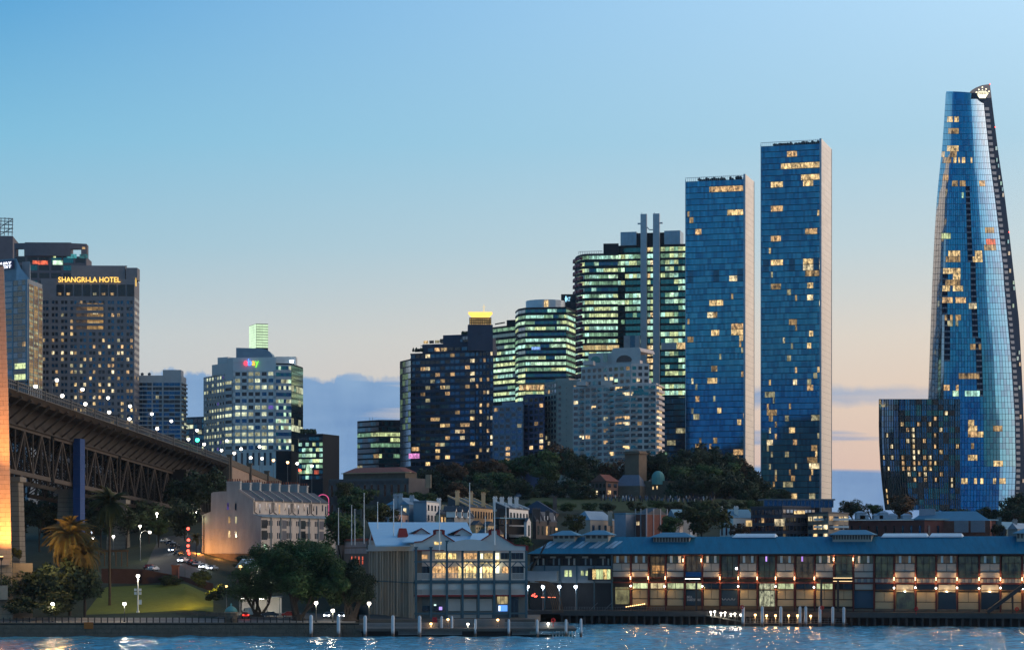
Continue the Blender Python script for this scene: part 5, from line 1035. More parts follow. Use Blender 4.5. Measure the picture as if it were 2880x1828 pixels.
# ================================================================== HOUSES BEHIND THE WHARVES
def house(name, label, L, C_, Rr, ve, vb, wm, rm, style='flat', vr=None, wr=(3, 2), wl_=(0, 0), chim=(), gl=None, wm_l=None, litp=.05, cat='house', ww=.34, wh=.55, overhang=.25):
    """L, C_, Rr are (column, depth) of the left, near and right corner; the right face looks west."""
    a, c, e = P2(*L), P2(*C_), P2(*Rr); f4 = a + e - c; z0 = Z(vb, C_[1]); ze = Z(ve, C_[1]); b = Bld(name, label, cat, c, z0)
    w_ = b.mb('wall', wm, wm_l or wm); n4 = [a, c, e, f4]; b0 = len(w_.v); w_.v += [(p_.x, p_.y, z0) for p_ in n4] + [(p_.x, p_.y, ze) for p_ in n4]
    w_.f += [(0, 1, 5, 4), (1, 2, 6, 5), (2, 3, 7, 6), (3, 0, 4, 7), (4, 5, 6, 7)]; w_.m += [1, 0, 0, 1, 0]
    r_ = b.mb('roof', rm); cen = (a + c + e + f4) / 4; gro = lambda p_: cen + (p_ - cen) * (1 + overhang / 6); A, C2, E2, G = map(gro, n4)
    if style == 'flat': r_.prism([A, C2, E2, G], ze + .01, ze + .5)
    else:
        zr = Z(vr, C_[1])
        v3 = lambda p_, z_: (p_.x, p_.y, z_)
        if style == 'hip': r0, r1 = (A + C2) / 2 * .72 + cen * .28, (E2 + G) / 2 * .72 + cen * .28
        elif style == 'gableL': r0, r1 = (A + C2) / 2, (E2 + G) / 2      # ridge runs back from the left face
        elif style == 'gableR': r0, r1 = (C2 + E2) / 2, (A + G) / 2      # gable looks right
        else: r0, r1 = A, G                                              # 'skillion' falls towards the right face
        q8 = [v3(p_, ze + .02) for p_ in (A, C2, E2, G)]
        if style in ('hip', 'gableL'):
            r_.poly([q8[0], q8[1], v3(r0, zr)], 0); r_.poly([q8[1], q8[2], v3(r1, zr), v3(r0, zr)]); r_.poly([q8[2], q8[3], v3(r1, zr)]); r_.poly([q8[3], q8[0], v3(r0, zr), v3(r1, zr)])
        elif style == 'gableR':
            r_.poly([q8[1], q8[2], v3(r0, zr)]); r_.poly([q8[0], q8[1], v3(r0, zr), v3(r1, zr)]); r_.poly([q8[3], q8[0], v3(r1, zr)]); r_.poly([q8[2], q8[3], v3(r1, zr), v3(r0, zr)])
            g_ = b.mb('gable', wm); mid = (c + e) / 2; n_ = Fr(c, e).n * .08; g_.poly([v3(c + n_ + Vector((0, 0)), ze), v3(e + n_, ze), v3(mid + n_, zr - .15)])
        else:
            r_.hexa([v3(A, ze), v3(C2, ze), v3(E2, ze), v3(G, ze), v3(A, zr), v3(C2, ze + .25), v3(E2, ze + .25), v3(G, zr)])
            for t_ in (0, .34, .67, 1): pa_ = A + (G - A) * t_; pc_ = C2 + (E2 - C2) * t_; b.mb('party_parapet', wm).beam(v3(pa_, zr + .2), v3(pc_, ze + .5), .3, .5)
    ch = (ze - z0)
    if wr[0]: b.facade(c, e, z0 + .2, ze - .2, wr[0], wr[1], ww, wh, .5, gl or [g_dark, g_navy], rnd_lit(litp, warm), None)
    if wl_[0]: b.facade(a, c, z0 + .2, ze - .2, wl_[0], wl_[1], ww, wh, .5, gl or [g_dark, g_navy], rnd_lit(litp, warm), None)
    for u, v, Yc in chim:
        k_ = MB(); c_ = P(u, v, Yc); k_.box(c_.x - .9, c_.x + .5, Yc - .5, Yc + .5, c_.z - 4.5, c_.z); k_.box(c_.x - 1.05, c_.x + .65, Yc - .65, Yc + .65, c_.z - .25, c_.z + .1)
        for i in range(3): k_.lathe((c_.x - .7 + .5 * i, Yc, c_.z + .1), [(.15, 0), (.12, .5)], 6)
        k_.build('chimney', wm, b.o)
    return b
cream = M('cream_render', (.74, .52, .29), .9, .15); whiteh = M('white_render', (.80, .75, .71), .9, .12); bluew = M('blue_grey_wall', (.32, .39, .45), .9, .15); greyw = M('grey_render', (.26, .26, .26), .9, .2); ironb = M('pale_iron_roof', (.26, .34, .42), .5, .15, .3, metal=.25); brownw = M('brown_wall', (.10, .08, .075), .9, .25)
bl = M('iron_blue_roof', (.10, .24, .34), .5, .2, .3, metal=.25)
house('corner_house', 'tall narrow white house with side wall coloured as in blue shade among rooftops', (1163, 786), (1200, 778), (1238, 800), 1411, 1500, whiteh, ironb, 'flat', wr=(4, 3), ww=.42, wm_l=bluew, chim=((1236, 1404, 800),)).finish()  # white house: blue-grey on its side wall stands for shade
house('long_iron_house', 'long low house with pale blue iron roof left of white house', (1085, 806), (1150, 796), (1205, 812), 1418, 1500, bluew, ironb, 'hip', 1397, wr=(0, 0), wl_=(3, 2), chim=((1114, 1392, 800), (1128, 1391, 800), (1160, 1396, 803))).finish()
house('pink_house', 'small pink walled house half behind the leafy tree', (1095, 770), (1121, 764), (1150, 780), 1447, 1500, M('pink_render', (.60, .36, .27), .9), roof_dk, 'hip', 1432, wr=(2, 1)).finish()
house('yellow_house', 'small bright yellow house right of tall white house', (1225, 772), (1238, 768), (1273, 784), 1446, 1500, cream, roof_dk, 'hip', 1431, wr=(4, 2), ww=.4, chim=((1250, 1424, 780),)).finish()
b = house('dormer_terrace', 'dark gabled terrace with three pale dormers', (1255, 765), (1278, 760), (1332, 786), 1455, 1505, greyw, roof_dk, 'skillion', 1422, wr=(6, 1), wl_=(2, 1))
for k, u in enumerate((1283, 1300, 1317)):
    c_ = P2(u, 758 + 8 * k); q = MB(); fr_ = Fr(c_, c_ + Fr(P2(1278, 760), P2(1332, 786)).d * 2.2); zb_, zt_ = Z(1455, 762), Z(1437, 762)
    q.lbox(fr_, -1.1, 1.1, -3, .0, zb_, zt_); q.poly([fr_(-1.1, .01, zt_), fr_(1.1, .01, zt_), fr_(0, .01, zt_ + 1.3)]); dm_ = q.build('dormer', whiteh, b.o)
    q = MB(); q.hexa([fr_(-1.4, .2, zt_ - .2), fr_(0, .2, zt_ + 1.4), fr_(0, -4, zt_ + 1.4), fr_(-1.4, -4, zt_ - .2), fr_(-1.4, .2, zt_), fr_(0, .2, zt_ + 1.6), fr_(0, -4, zt_ + 1.6), fr_(-1.4, -4, zt_)]); q.hexa([fr_(0, .2, zt_ + 1.4), fr_(1.4, .2, zt_ - .2), fr_(1.4, -4, zt_ - .2), fr_(0, -4, zt_ + 1.4), fr_(0, .2, zt_ + 1.6), fr_(1.4, .2, zt_), fr_(1.4, -4, zt_), fr_(0, -4, zt_ + 1.6)]); q.build('dormer_roof', roof_dk, dm_); q = MB(); q.lbox(fr_, -.6, .6, 0, .06, zb_ + .5, zt_ - .1); q.build('dormer_window', g_dark, dm_)
b.finish()
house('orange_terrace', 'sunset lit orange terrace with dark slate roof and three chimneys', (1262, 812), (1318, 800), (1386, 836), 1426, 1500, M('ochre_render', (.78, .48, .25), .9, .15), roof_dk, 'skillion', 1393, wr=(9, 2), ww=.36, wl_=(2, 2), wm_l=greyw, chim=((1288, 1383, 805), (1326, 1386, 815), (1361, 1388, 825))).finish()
for k, (u, v, lb) in enumerate(((1348, 1463, 'upper left small yellow gable cottage in front of orange terrace'), (1382, 1465, 'upper right small yellow gable cottage in front of orange terrace'), (1369, 1487, 'lower left small yellow gable cottage by the wharf roof'), (1406, 1489, 'lower right small yellow gable cottage by the wharf roof'))):
    Yc = 758 - 14 * (k > 1); house('gable_cottage', lb, (u - 26, Yc + 6), (u - 10, Yc), (u + 10, Yc + 4), v + 13, v + 45, cream, roof_dk, 'gableR', v, wr=(3, 2), ww=.3, wh=.4, overhang=.6).finish()
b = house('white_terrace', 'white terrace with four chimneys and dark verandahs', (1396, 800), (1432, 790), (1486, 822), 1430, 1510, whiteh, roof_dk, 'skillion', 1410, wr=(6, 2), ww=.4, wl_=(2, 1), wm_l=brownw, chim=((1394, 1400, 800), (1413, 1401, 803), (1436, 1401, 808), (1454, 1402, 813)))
f_ = Fr(P2(1404, 776), P2(1482, 792)); vb_ = b.mb('verandah', M('dark_timber', (.035, .03, .028), .8), bl); vb_.lbox(f_, 0, f_.L, -2, 0, Z(1475, 780), Z(1458, 780)); vb_.lbox(f_, -.3, f_.L + .3, -2.2, .5, Z(1458, 780), Z(1455, 780), 1); vb_.lbox(f_, 0, f_.L, -2, 0, Z(1502, 780), Z(1479, 780))
for k in range(3): b.pane(f_, 1 + k * 3, 2 + k * 3, Z(1472, 780), Z(1462, 780), [g_dark, warmd[0], g_dark][k], .1)
b.finish()
house('white_gable', 'narrow white gable end with one tall window right of white terrace', (1474, 770), (1481, 766), (1493, 776), 1468, 1515, whiteh, roof_dk, 'gableR', 1454, wr=(1, 1), ww=.3, wh=.7, overhang=.5).finish()
b = house('dormered_brown_terrace', 'dark brown terrace with tiny white dormers and lit doorway', (1498, 792), (1508, 786), (1566, 812), 1466, 1515, brownw, roof_dk, 'skillion', 1436, wr=(5, 1), chim=((1506, 1432, 788), (1515, 1433, 790), (1541, 1438, 800)))
for u in (1528, 1537, 1556): f_ = Fr(P2(u, 785), P2(u + 5, 788)); b.pane(f_, 0, .8, Z(1462, 787), Z(1451, 787), whiteh, .3, 'dormer')
f_ = Fr(P2(1562, 780), P2(1570, 780)); b.pane(f_, 0, .7, Z(1491, 780), Z(1484, 780), warm[1], .3); b.finish()
house('church_hall', 'long dark slate roofed hall behind the dormered terrace', (1455, 870), (1563, 860), (1572, 880), 1442, 1500, brownw, M('slate_blue', (.055, .065, .10), .7, bump=.2), 'hip', 1406, wr=(0, 0), chim=((1562, 1398, 866),)).finish()
house('cream_hall', 'cream building with pale blue hipped roof behind round tree', (1612, 806), (1660, 800), (1728, 812), 1462, 1520, M('dull_cream', (.46, .37, .30), .9), ironb, 'hip', 1436, wr=(4, 1), chim=((1718, 1441, 806),)).finish()
house('grey_shed_wall', 'blank grey walled building left of red brick gable', (1728, 800), (1760, 794), (1790, 800), 1446, 1520, M('lilac_grey', (.32, .34, .40), .9), bl, 'flat', wr=(0, 0)).finish()
b = house('brick_gable_house', 'red brick house with white pilasters and two lit windows', (1788, 798), (1818, 790), (1876, 800), 1446, 1530, brick, roof_dk, 'gableR', 1427, wr=(0, 0), wm_l=brick)
f_ = Fr(P2(1788, 798), P2(1818, 790)); f2 = Fr(P2(1818, 790), P2(1876, 800)); pw = b.mb('pilasters', M('pilaster_white', (.4, .36, .38), .8))
for fr_, n_ in ((f_, 2), (f2, 3)):
    for k in range(n_ + 1): x = fr_.L * k / n_; pw.lbox(fr_, x - .2, x + .2, 0, .2, Z(1530, 795), Z(1430, 795))
    pw.lbox(fr_, 0, fr_.L, 0, .15, Z(1447, 795), Z(1444, 795))
b.pane(f_, .8, 1.6, Z(1476, 795), Z(1466, 795), warm[2]); b.pane(f_, 2.2, 3.0, Z(1476, 795), Z(1466, 795), warm[2]); b.finish()
house('blue_roof_house', 'blue roofed house between brick gable and big round tree', (1876, 812), (1900, 806), (1960, 816), 1455, 1520, greyw, bl, 'gableL', 1431, wr=(2, 1)).finish()
b = house('white_cottage', 'white cottage with blue iron roof and two chimneys', (2025, 800), (2062, 794), (2122, 800), 1456, 1520, whiteh, bl, 'gableL', 1431, wr=(2, 1), wl_=(3, 1), chim=((2028, 1428, 798), (2072, 1427, 797)))
f_ = Fr(P2(2094, 788), P2(2120, 790)); b.mb('balcony', brownw).lbox(f_, -.3, f_.L, -.2, 1, Z(1484, 790), Z(1480, 790)); b.pane(f_, .2, 2.8, Z(1480, 790), Z(1463, 790), warm[0], .4); b.finish()
# flats
b = house('dark_flats', 'dark modern flats with glass rooftop storey, lit window at left', (2112, 792), (2200, 780), (2292, 790), 1426, 1520, M('flat_render', (.06, .065, .085), .8), roof_dk, 'flat', wr=(9, 4), wl_=(9, 4), ww=.7, wh=.6, litp=.05, cat='apartments')
f_ = Fr(P2(2150, 786), P2(2345, 788)); rt = b.mb('rooftop_storey', M('roof_glass_frame', (.10, .13, .16), .5), g_navy); rt.lbox(f_, 0, f_.L, -8, -1, Z(1426, 786), Z(1406, 786), 1); rt.lbox(f_, -.5, f_.L + .5, -9, 0, Z(1406, 786), Z(1402, 786))
for k in range(16): rt.lbox(f_, f_.L * k / 15 - .1, f_.L * k / 15 + .1, -1.1, -.8, Z(1426, 786), Z(1406, 786))
f_ = Fr(P2(2170, 780), P2(2210, 779)); b.pane(f_, 1, 4.3, Z(1479, 780), Z(1459, 780), warm[2], .5); b.pane(f_, 7.5, 11, Z(1445, 780), Z(1436, 780), warm[0], .5); b.finish()
b = house('beige_flats', 'beige flats with lit balconies right of dark flats', (2272, 784), (2330, 772), (2386, 786), 1443, 1520, M('flat_beige', (.26, .22, .18), .85), roof_dk, 'flat', wr=(4, 3), wl_=(4, 3), ww=.7, wh=.5, litp=.45, cat='apartments')
f_ = Fr(P2(2290, 776), P2(2386, 776)); bq_ = b.mb('balcony', whiteh)
for v in (1457, 1478): bq_.lbox(f_, 0, f_.L, -.5, 1.2, Z(v + 6, 774), Z(v, 774))
b.finish()
b = house('long_brick_building', 'long dark red brick building with white roof vents at right', (2384, 806), (2600, 792), (2800, 806), 1462, 1520, M('dark_brick', (.13, .05, .045), .9, .25), bl, 'flat', wr=(8, 1), wl_=(9, 1), ww=.22, wh=.5, litp=.08, cat='building')
dmr = b.mb('parapet_cap', whiteh); f_ = Fr(P2(2390, 798), P2(2570, 793)); dmr.lbox(f_, 0, f_.L, 0, .4, Z(1463, 795), Z(1460, 795))
for k, u in enumerate((2430, 2470, 2510, 2550, 2420, 2485)):
    q = MB(); c_ = P(u, 1459, 803); q.box(c_.x - 1.5, c_.x + 1.5, 802, 806, c_.z, c_.z + (1.2 if k < 4 else 2.0)); q.prism([(c_.x - 1.7, 801.8), (c_.x + 1.7, 801.8), (c_.x + 1.7, 806.2), (c_.x - 1.7, 806.2)], c_.z + 1.2 + .8 * (k > 3), c_.z + 1.9 + .8 * (k > 3), 0, 0, [(c_.x - .6, 803), (c_.x + .6, 803), (c_.x + .6, 805), (c_.x - .6, 805)]); q.build('roof_vent', ironb, b.o)
hp = b.mb('hipped_block', brick, bl, M('louvre', (.26, .28, .33), .7)); q4 = [P2(2560, 800), P2(2785, 790), P2(2790, 812), P2(2560, 815)]; hp.prism(q4, Z(1520, 795), Z(1464, 795)); cq = [P2(2600, 806), P2(2745, 800), P2(2745, 806), P2(2600, 808)]; hp.prism(q4, Z(1464, 795), Z(1436, 795), 1, 1, cq)
f_ = Fr(P2(2680, 792), P2(2772, 788.5))
for k in range(2):
    for j in range(14): hp.lbox(f_, .5 + k * 5.5, 5.2 + k * 5.5, .2, .5, Z(1496 - j * 2.4, 790), Z(1496 - j * 2.4 - 1.7, 790), 2)
hp.prism(rect_fp(2585, 803, 2630, 802, depth=6), Z(1455, 800), Z(1430, 800), 2, 1); b.finish()
# sandstone institute with red roof on the ridge
b = Bld('institute_building', 'broad stone building with red hipped roof on the skyline ridge', 'building', P2(1065, 950), 32); w_ = b.mb('wall', M('shade_stone', (.12, .11, .11), .9, .25, .4), stone_dk); Y = 950
q4 = [P2(925, 968), P2(1150, 950), P2(1207, 962), P2(1150, 1000), P2(930, 1000)]; w_.prism(q4, 32, Z(1344, Y)); q5 = [P2(965, 972), P2(1140, 958), P2(1172, 966), P2(1130, 995), P2(970, 998)]; w_.prism(q5, Z(1344, Y), Z(1325, Y), 1)
rf_ = b.mb('roof', roof_red); tpp = [P2(1000, 980), P2(1120, 970), P2(1140, 974), P2(1110, 988), P2(1005, 990)]; rf_.prism([(p_[0] * 1 + 0, p_[1] - 1.5) for p_ in q5], Z(1325, Y), Z(1308, Y), 0, 0, tpp)
b.facade(q4[0], q4[1], 34, Z(1350, Y), 12, 2, .34, .6, .5, [g_dark], rnd_lit(.03, warmd), w_, .2, .2); gut = b.mb('lit_gutter', M('gutter', (.5, .36, .22), .7)); f_ = Fr(q5[0], q5[1]); gut.lbox(f_, 0, f_.L + 3, .2, 1.6, Z(1327.5, Y), Z(1325.5, Y))
for k in range(3): b.mb('chimney', sandst).lathe(P(1200 + 5 * k, 1372, 948), [(.5, 0), (.5, 5.2), (.6, 5.4)], 8)
b.finish()
# observatory group on the hill
b = Bld('observatory', 'old stone observatory with square tower among hilltop trees', 'observatory', P2(1775, 985), 44); w_ = b.mb('tower', M('dusky_stone', (.17, .12, .085), .9, .3, .5, bump=.5)); w_.prism(rect_fp(1757, 978, 1797, 974, depth=6), 42, Z(1268, 976)); w_.prism(rect_fp(1753, 977, 1800, 973, depth=7.5), Z(1276, 976), Z(1273, 976))
sl_ = b.mb('slate_wing', stone_dk, M('wing_slate', (.10, .12, .16), .7)); q4 = rect_fp(1725, 962, 1800, 958, depth=12); sl_.prism(q4, 42, Z(1366, 960)); cc = [p_ * 1 for p_ in q4]; m1, m2 = (q4[0] + q4[3]) / 2, (q4[1] + q4[2]) / 2; sl_.prism(q4, Z(1366, 960), Z(1334, 960), 1, 1, [m1 * .8 + m2 * .2, m1 * .2 + m2 * .8, m1 * .2 + m2 * .8 + Vector((0, .3)), m1 * .8 + m2 * .2 + Vector((0, .3))])
dq = b.mb('dome', M('copper_green', (.10, .27, .25), .6, .2)); c_ = P(1851, 1345, 965); dq.lathe(c_, [(2.7, -2.5), (2.7, 0)] + [(2.7 * math.cos(a), 2.7 * math.sin(a) * 1.15) for a in (0, .25, .5, .75, 1.0, 1.25, 1.5)], 14)
ww_ = b.mb('dome_wing', stone_dk, M('lead_roof', (.12, .17, .19), .7)); ww_.prism(rect_fp(1810, 966, 1880, 962, depth=10), 42, Z(1352, 964), 0, 1)
f_ = Fr(P2(1835, 960), P2(1850, 960)); b.pane(f_, 0, .5, Z(1376, 960), Z(1368, 960), warm[0], .2); b.pane(f_, 1.6, 2.1, Z(1376, 960), Z(1366, 960), warm[0], .2); b.finish()
house('keeper_house', 'verandahed house with red tiled roof left of observatory', (1663, 962), (1705, 952), (1738, 960), 1353, 1395, M('keeper_brick', (.17, .10, .08), .9), roof_red, 'hip', 1332, wr=(2, 2), wl_=(4, 2), ww=.5, litp=.12, overhang=.9).finish()
# ================================================================== GABLED PIER HOTEL
teal_t = M('teal_timber', (.045, .10, .13), .7, .2); weath = M('weatherboard', (.52, .51, .49), .8, .12, .5); red_t = M('red_trim', (.20, .018, .018), .6); pale_r = M('pale_roof_iron', (.42, .60, .74), .5, .12, .4, metal=.15); panel_m = M('white_panel', (.52, .51, .48), .8, .12, .6)
def zp(v, Y=600): return Z(v, Y)
pf = Fr(P2(1165, 600), P2(1485, 603)); t = thing('pier_hotel', 'grey timber pier building with red edged gables and lit balcony rooms', 'building', (*pf(20, -10, 0)[:2], 3.7)); HO = t
def pb(name, mat, f, *a, parent=None):
    q = MB(); f(q); return q.build(name, mat, parent or t)
# shell
q = MB(); L_ = pf.L; q.lbox(pf, 0, L_, -30, -3, 3.7, zp(1548)); q.build('shell', weath, t)
for k, u in enumerate((1170, 1212, 1257, 1301, 1346, 1390, 1434, 1480)):
    x = pf.x(u); tall = u in (1257, 1390); q = MB(); q.lbox(pf, x - .28, x + .28, -.3, .28, 3.7, zp(1522 if tall else 1540)); q.lbox(pf, x - .45, x + .45, -.45, .45, zp(1522 if tall else 1540), zp(1519 if tall else 1537)); q.build('post', teal_t, t)
    if 0 < k:
        for s_ in (-1, 1):
            q = MB(); q.beam(pf(x + s_ * .2, 0, zp(1597)), pf(x + s_ * 1.7, 0, zp(1580)), .22, .25); q.build('brace', teal_t, t)
for v0, v1, m_ in ((1549, 1546, red_t), (1581, 1577, teal_t), (1637, 1631, teal_t), (1677, 1672, red_t), (1727, 1722, teal_t)):
    q = MB(); q.lbox(pf, 0, L_, -.15, .18, zp(v0), zp(v1)); q.build('beam', m_, t)
q = MB(); q.lbox(pf, 0, L_, -3, .05, zp(1640), zp(1637)); q.lbox(pf, 0, L_, -3, .05, zp(1676), zp(1673)); q.build('balcony_floor', teal_t, t)
bay = [1170, 1212, 1257, 1301, 1346, 1390, 1434, 1480]
for k in range(7):
    xa, xb = pf.x(bay[k]) + .3, pf.x(bay[k + 1]) - .3
    for va, vb in ((1611, 1630), (1656, 1672)):            # picket balustrades
        q = MB(); q.lbox(pf, xa, xb, .0, .1, zp(va + 1), zp(va)); q.lbox(pf, xa, xb, .0, .1, zp(vb), zp(vb - 1)); n_ = 15
        for i in range(n_): x = xa + (xb - xa) * (i + .5) / n_; q.lbox(pf, x - .05, x + .05, .02, .08, zp(vb), zp(va))
        q.build('balustrade', panel_m, t)
    q = MB(); q.lbox(pf, xa - .1, xb + .1, -.5, -.35, zp(1656), zp(1638)); q.build('panel', panel_m, t)
    if k in (2, 3, 4): q = MB(); q.lbox(pf, xa + .1, xb - .1, -2.2, -2.0, zp(1718), zp(1684)); q.build('panel', panel_m, t); q = MB(); q.lbox(pf, xa + .1, xb - .1, -2.2, -2.0, zp(1738), zp(1729)); q.build('panel', panel_m, t)
q = MB(); q.lbox(pf, 0, L_, -3, -2.3, 3.7, zp(1677)); q.build('lower_wall', M('sage_wall', (.14, .16, .16), .8), t)
hw = LIT('hotel_room', (1, .70, .26), 1.2, .15, 1.4, 1.4); hw2 = LIT('hotel_room_amber', (1, .56, .22), 1.0, .2, 1.3, 1.4); hw3 = LIT('hotel_room_white', (1, .95, .62), 1.9, .7, 1.3, .9); hwd = LIT('hotel_room_dim', (.8, .62, .28), .6, .3, 1.2, .9)
for u0, u1, v0, v1, m_ in ((1174, 1205, 1559, 1571, hw2), (1226, 1258, 1554, 1571, hw), (1262, 1286, 1555, 1571, hw), (1304, 1344, 1555, 1571, hw2), (1353, 1362, 1556, 1571, hw3), (1364, 1389, 1555, 1571, hw), (1394, 1408, 1554, 1572, hw3), (1412, 1440, 1554, 1572, g_dark), (1442, 1475, 1554, 1572, g_dark),
                           (1226, 1258, 1577, 1586, hwd), (1304, 1334, 1577, 1584, hw), (1349, 1389, 1577, 1585, hwd), (1392, 1408, 1576, 1586, hw),
                           (1218, 1256, 1592, 1625, hw2), (1262, 1290, 1593, 1625, hw2), (1291, 1343, 1592, 1625, hw), (1352, 1359, 1594, 1625, hw3), (1360, 1389, 1593, 1625, hw), (1394, 1408, 1592, 1612, hw3), (1415, 1441, 1593, 1612, hw2), (1172, 1210, 1592, 1628, g_dark), (1444, 1476, 1592, 1628, g_dark),
                           (1190, 1210, 1703, 1718, g_dark), (1222, 1244, 1702, 1718, g_dark), (1400, 1430, 1675, 1698, hwd), (1436, 1460, 1680, 1735, g_dark)):
    xa, xb = pf.x(u0), pf.x(u1); yy = -1.9 if v0 > 1640 else -2.95
    q = MB(); q.lbox(pf, xa, xb, yy - .1, yy + .05, zp(v1), zp(v0)); w_ = q.build('window', m_, t); n_ = max(1, round((xb - xa) / .9)); q = MB()
    for i in range(n_ + 1): x = xa + (xb - xa) * i / n_; q.lbox(pf, x - .05, x + .05, yy + .05, yy + .14, zp(v1), zp(v0))
    q.build('mullion', teal_t, w_)
q = MB(); q.lbox(pf, pf.x(1404), pf.x(1429), -1.9, -1.8, zp(1719), zp(1702)); q.build('screen', EM('blue_screen', (.12, .35, 1), 1.3), t); q = MB(); q.lbox(pf, pf.x(1404), pf.x(1409), -1.79, -1.75, zp(1718), zp(1704)); q.build('screen_glow', EM('white_screen', (.8, .9, 1), 2), t)
q = MB(); q.lbox(pf, pf.x(1222), pf.x(1228), -1.7, -1.6, zp(1703), zp(1699)); q.build('exit_sign', EM('exit_white', (.7, 1, .9), 1.5), t); q = MB(); q.lbox(pf, pf.x(1236), pf.x(1245), -1.7, -1.6, zp(1715), zp(1706)); q.build('screen', EM('violet_screen', (.5, .35, 1), 1.2), t)
# gables with stepped red trim
def gable(pts, Yg, depth, nm='gable'):
    q = MB(); k = len(pts); q.v += [tuple(P(u, v, Yg)) for u, v in pts] + [(X(u, Yg), Yg + .5, Z(v, Yg)) for u, v in pts]; q.f += [tuple(range(k)), tuple(range(2 * k - 1, k - 1, -1))] + [(i, k + i, k + (i + 1) % k, (i + 1) % k) for i in range(k)]; q.m += [0] * (k + 2); g_ = q.build(nm, weath, t)
    q = MB(); top_ = [p_ for p_ in pts[1:-1]] 
    for a, c in zip(pts[1:], pts[2:]): 
        pa, pc = P(a[0], a[1], Yg - .05), P(c[0], c[1], Yg - .05); q.beam(pa, pc, .75, .28)
    q.build('red_edge', red_t, g_); return g_
gable([(1165, 1548), (1165, 1524), (1187, 1522), (1222, 1502), (1222, 1490), (1247, 1490), (1247, 1502), (1281, 1524), (1281, 1548)], 600.6, 4)
gable([(1350, 1548), (1350, 1521), (1378, 1503), (1378, 1489), (1402, 1490), (1402, 1503), (1448, 1532), (1482, 1534), (1482, 1548)], 600.8, 4)
q = MB(); q.lbox(pf, pf.x(1222), pf.x(1246), .05, .12, zp(1531), zp(1523)); q.build('gable_window', hw, t)
# arched centre bay with small panes
pts = [(1258, 1548), (1258, 1528)] + [(1258 + 131 * i / 8, 1528 - 12 * math.sin(math.pi * i / 8)) for i in range(1, 8)] + [(1389, 1528), (1389, 1548)]
q = MB(); k = len(pts); q.v += [tuple(P(u, v, 599.9)) for u, v in pts] + [(X(u, 599.9), 600.5, Z(v, 599.9)) for u, v in pts]; q.f += [tuple(range(k)), tuple(range(2 * k - 1, k - 1, -1))] + [(i, k + i, k + (i + 1) % k, (i + 1) % k) for i in range(k)]; q.m += [0] * (k + 2); q.build('arched_bay', weath, t)
for i in range(9):
    x = pf.x(1264 + 13.6 * i); q = MB(); q.lbox(pf, x, x + 1.0, .25, .32, zp(1545), zp(1535)); q.build('bay_window', ironb, t)
q = MB(); q.lbox(pf, pf.x(1258), pf.x(1390), .2, .4, zp(1533), zp(1530)); q.build('beam', teal_t, t)
# roofs
def slope_roof(ua, ub, va, vb, Ya, Yb, ul, ur, nm='roof', th=.3):
    q = MB(); a, b_, c, d2 = P(ua, va, Ya), P(ub, va, Ya), P(ur, vb, Yb), P(ul, vb, Yb); up = Vector((0, 0, th)); q.hexa([a, b_, c, d2, a + up, b_ + up, c + up, d2 + up]); return q.build(nm, pale_r, t)
slope_roof(1056, 1345, 1536, 1471, 604, 650, 1035, 1313)
slope_roof(1130, 1190, 1526, 1508, 601.5, 622, 1150, 1225, 'gable_roof'); slope_roof(1320, 1380, 1521, 1502, 601.5, 622, 1330, 1385, 'gable_roof')
for k, (uc, Yg) in enumerate(((1185, 626), (1300, 622))):     # small dormer gables riding on the big roof
    hw_ = 26; v0, v1 = 1502 - k * 1, 1485; pts = [(uc - hw_ + 4, 1512), (uc - hw_ + 4, v0), (uc, v1), (uc + hw_, v0), (uc + hw_, 1515)]
    q = MB(); n_ = len(pts); q.v += [tuple(P(u, v, Yg)) for u, v in pts] + [(X(u, Yg), Yg + 14, Z(v, Yg)) for u, v in pts]; q.f += [tuple(range(n_)), tuple(range(2 * n_ - 1, n_ - 1, -1))] + [(i, n_ + i, n_ + (i + 1) % n_, (i + 1) % n_) for i in range(n_)]; q.m += [0] * (n_ + 2); dr = q.build('roof_dormer', weath, t)
    q = MB()
    for a, c in ((pts[1], pts[2]), (pts[2], pts[3])): q.beam(P(a[0], a[1], Yg - .3), P(c[0], c[1], Yg - .3), .6, .25)
    q.build('red_edge', red_t, dr)
    q = MB(); a, r_, c = P(uc - hw_ - 16, v0 + 1, Yg - .6), P(uc, v1 - .6, Yg - .6), P(uc + hw_ + 2, v0 + 1, Yg - .6); bk = Vector((0, 16, 0)); up = Vector((0, 0, .2))
    for e0, e1 in ((a, r_), (r_, c)): q.hexa([e0, e1, e1 + bk, e0 + bk, e0 + up, e1 + up, e1 + bk + up, e0 + bk + up])
    q.build('dormer_roof', pale_r, dr); q = MB(); q.box(X(uc - 20, Yg), X(uc - 5, Yg), Yg - .1, Yg, Z(1509, Yg), Z(1503, Yg)); q.build('dormer_window', g_dark, dr)
# left flank with tall columns
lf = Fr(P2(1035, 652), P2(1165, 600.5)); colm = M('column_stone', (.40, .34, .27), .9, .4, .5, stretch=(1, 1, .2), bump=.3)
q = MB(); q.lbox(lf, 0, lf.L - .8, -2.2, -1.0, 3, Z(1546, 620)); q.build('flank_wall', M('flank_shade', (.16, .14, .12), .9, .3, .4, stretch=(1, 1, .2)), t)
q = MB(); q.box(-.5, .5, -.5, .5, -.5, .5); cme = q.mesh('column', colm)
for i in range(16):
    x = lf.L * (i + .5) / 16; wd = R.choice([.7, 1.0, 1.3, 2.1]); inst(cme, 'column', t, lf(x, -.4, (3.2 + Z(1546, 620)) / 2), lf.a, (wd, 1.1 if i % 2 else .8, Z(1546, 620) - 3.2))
    q = MB(); q.lbox(lf, x + .95, x + 1.6, -.98, -.9, 8, 11); q.build('flank_window', g_dark if R.random() < .8 else warmd[0], t)
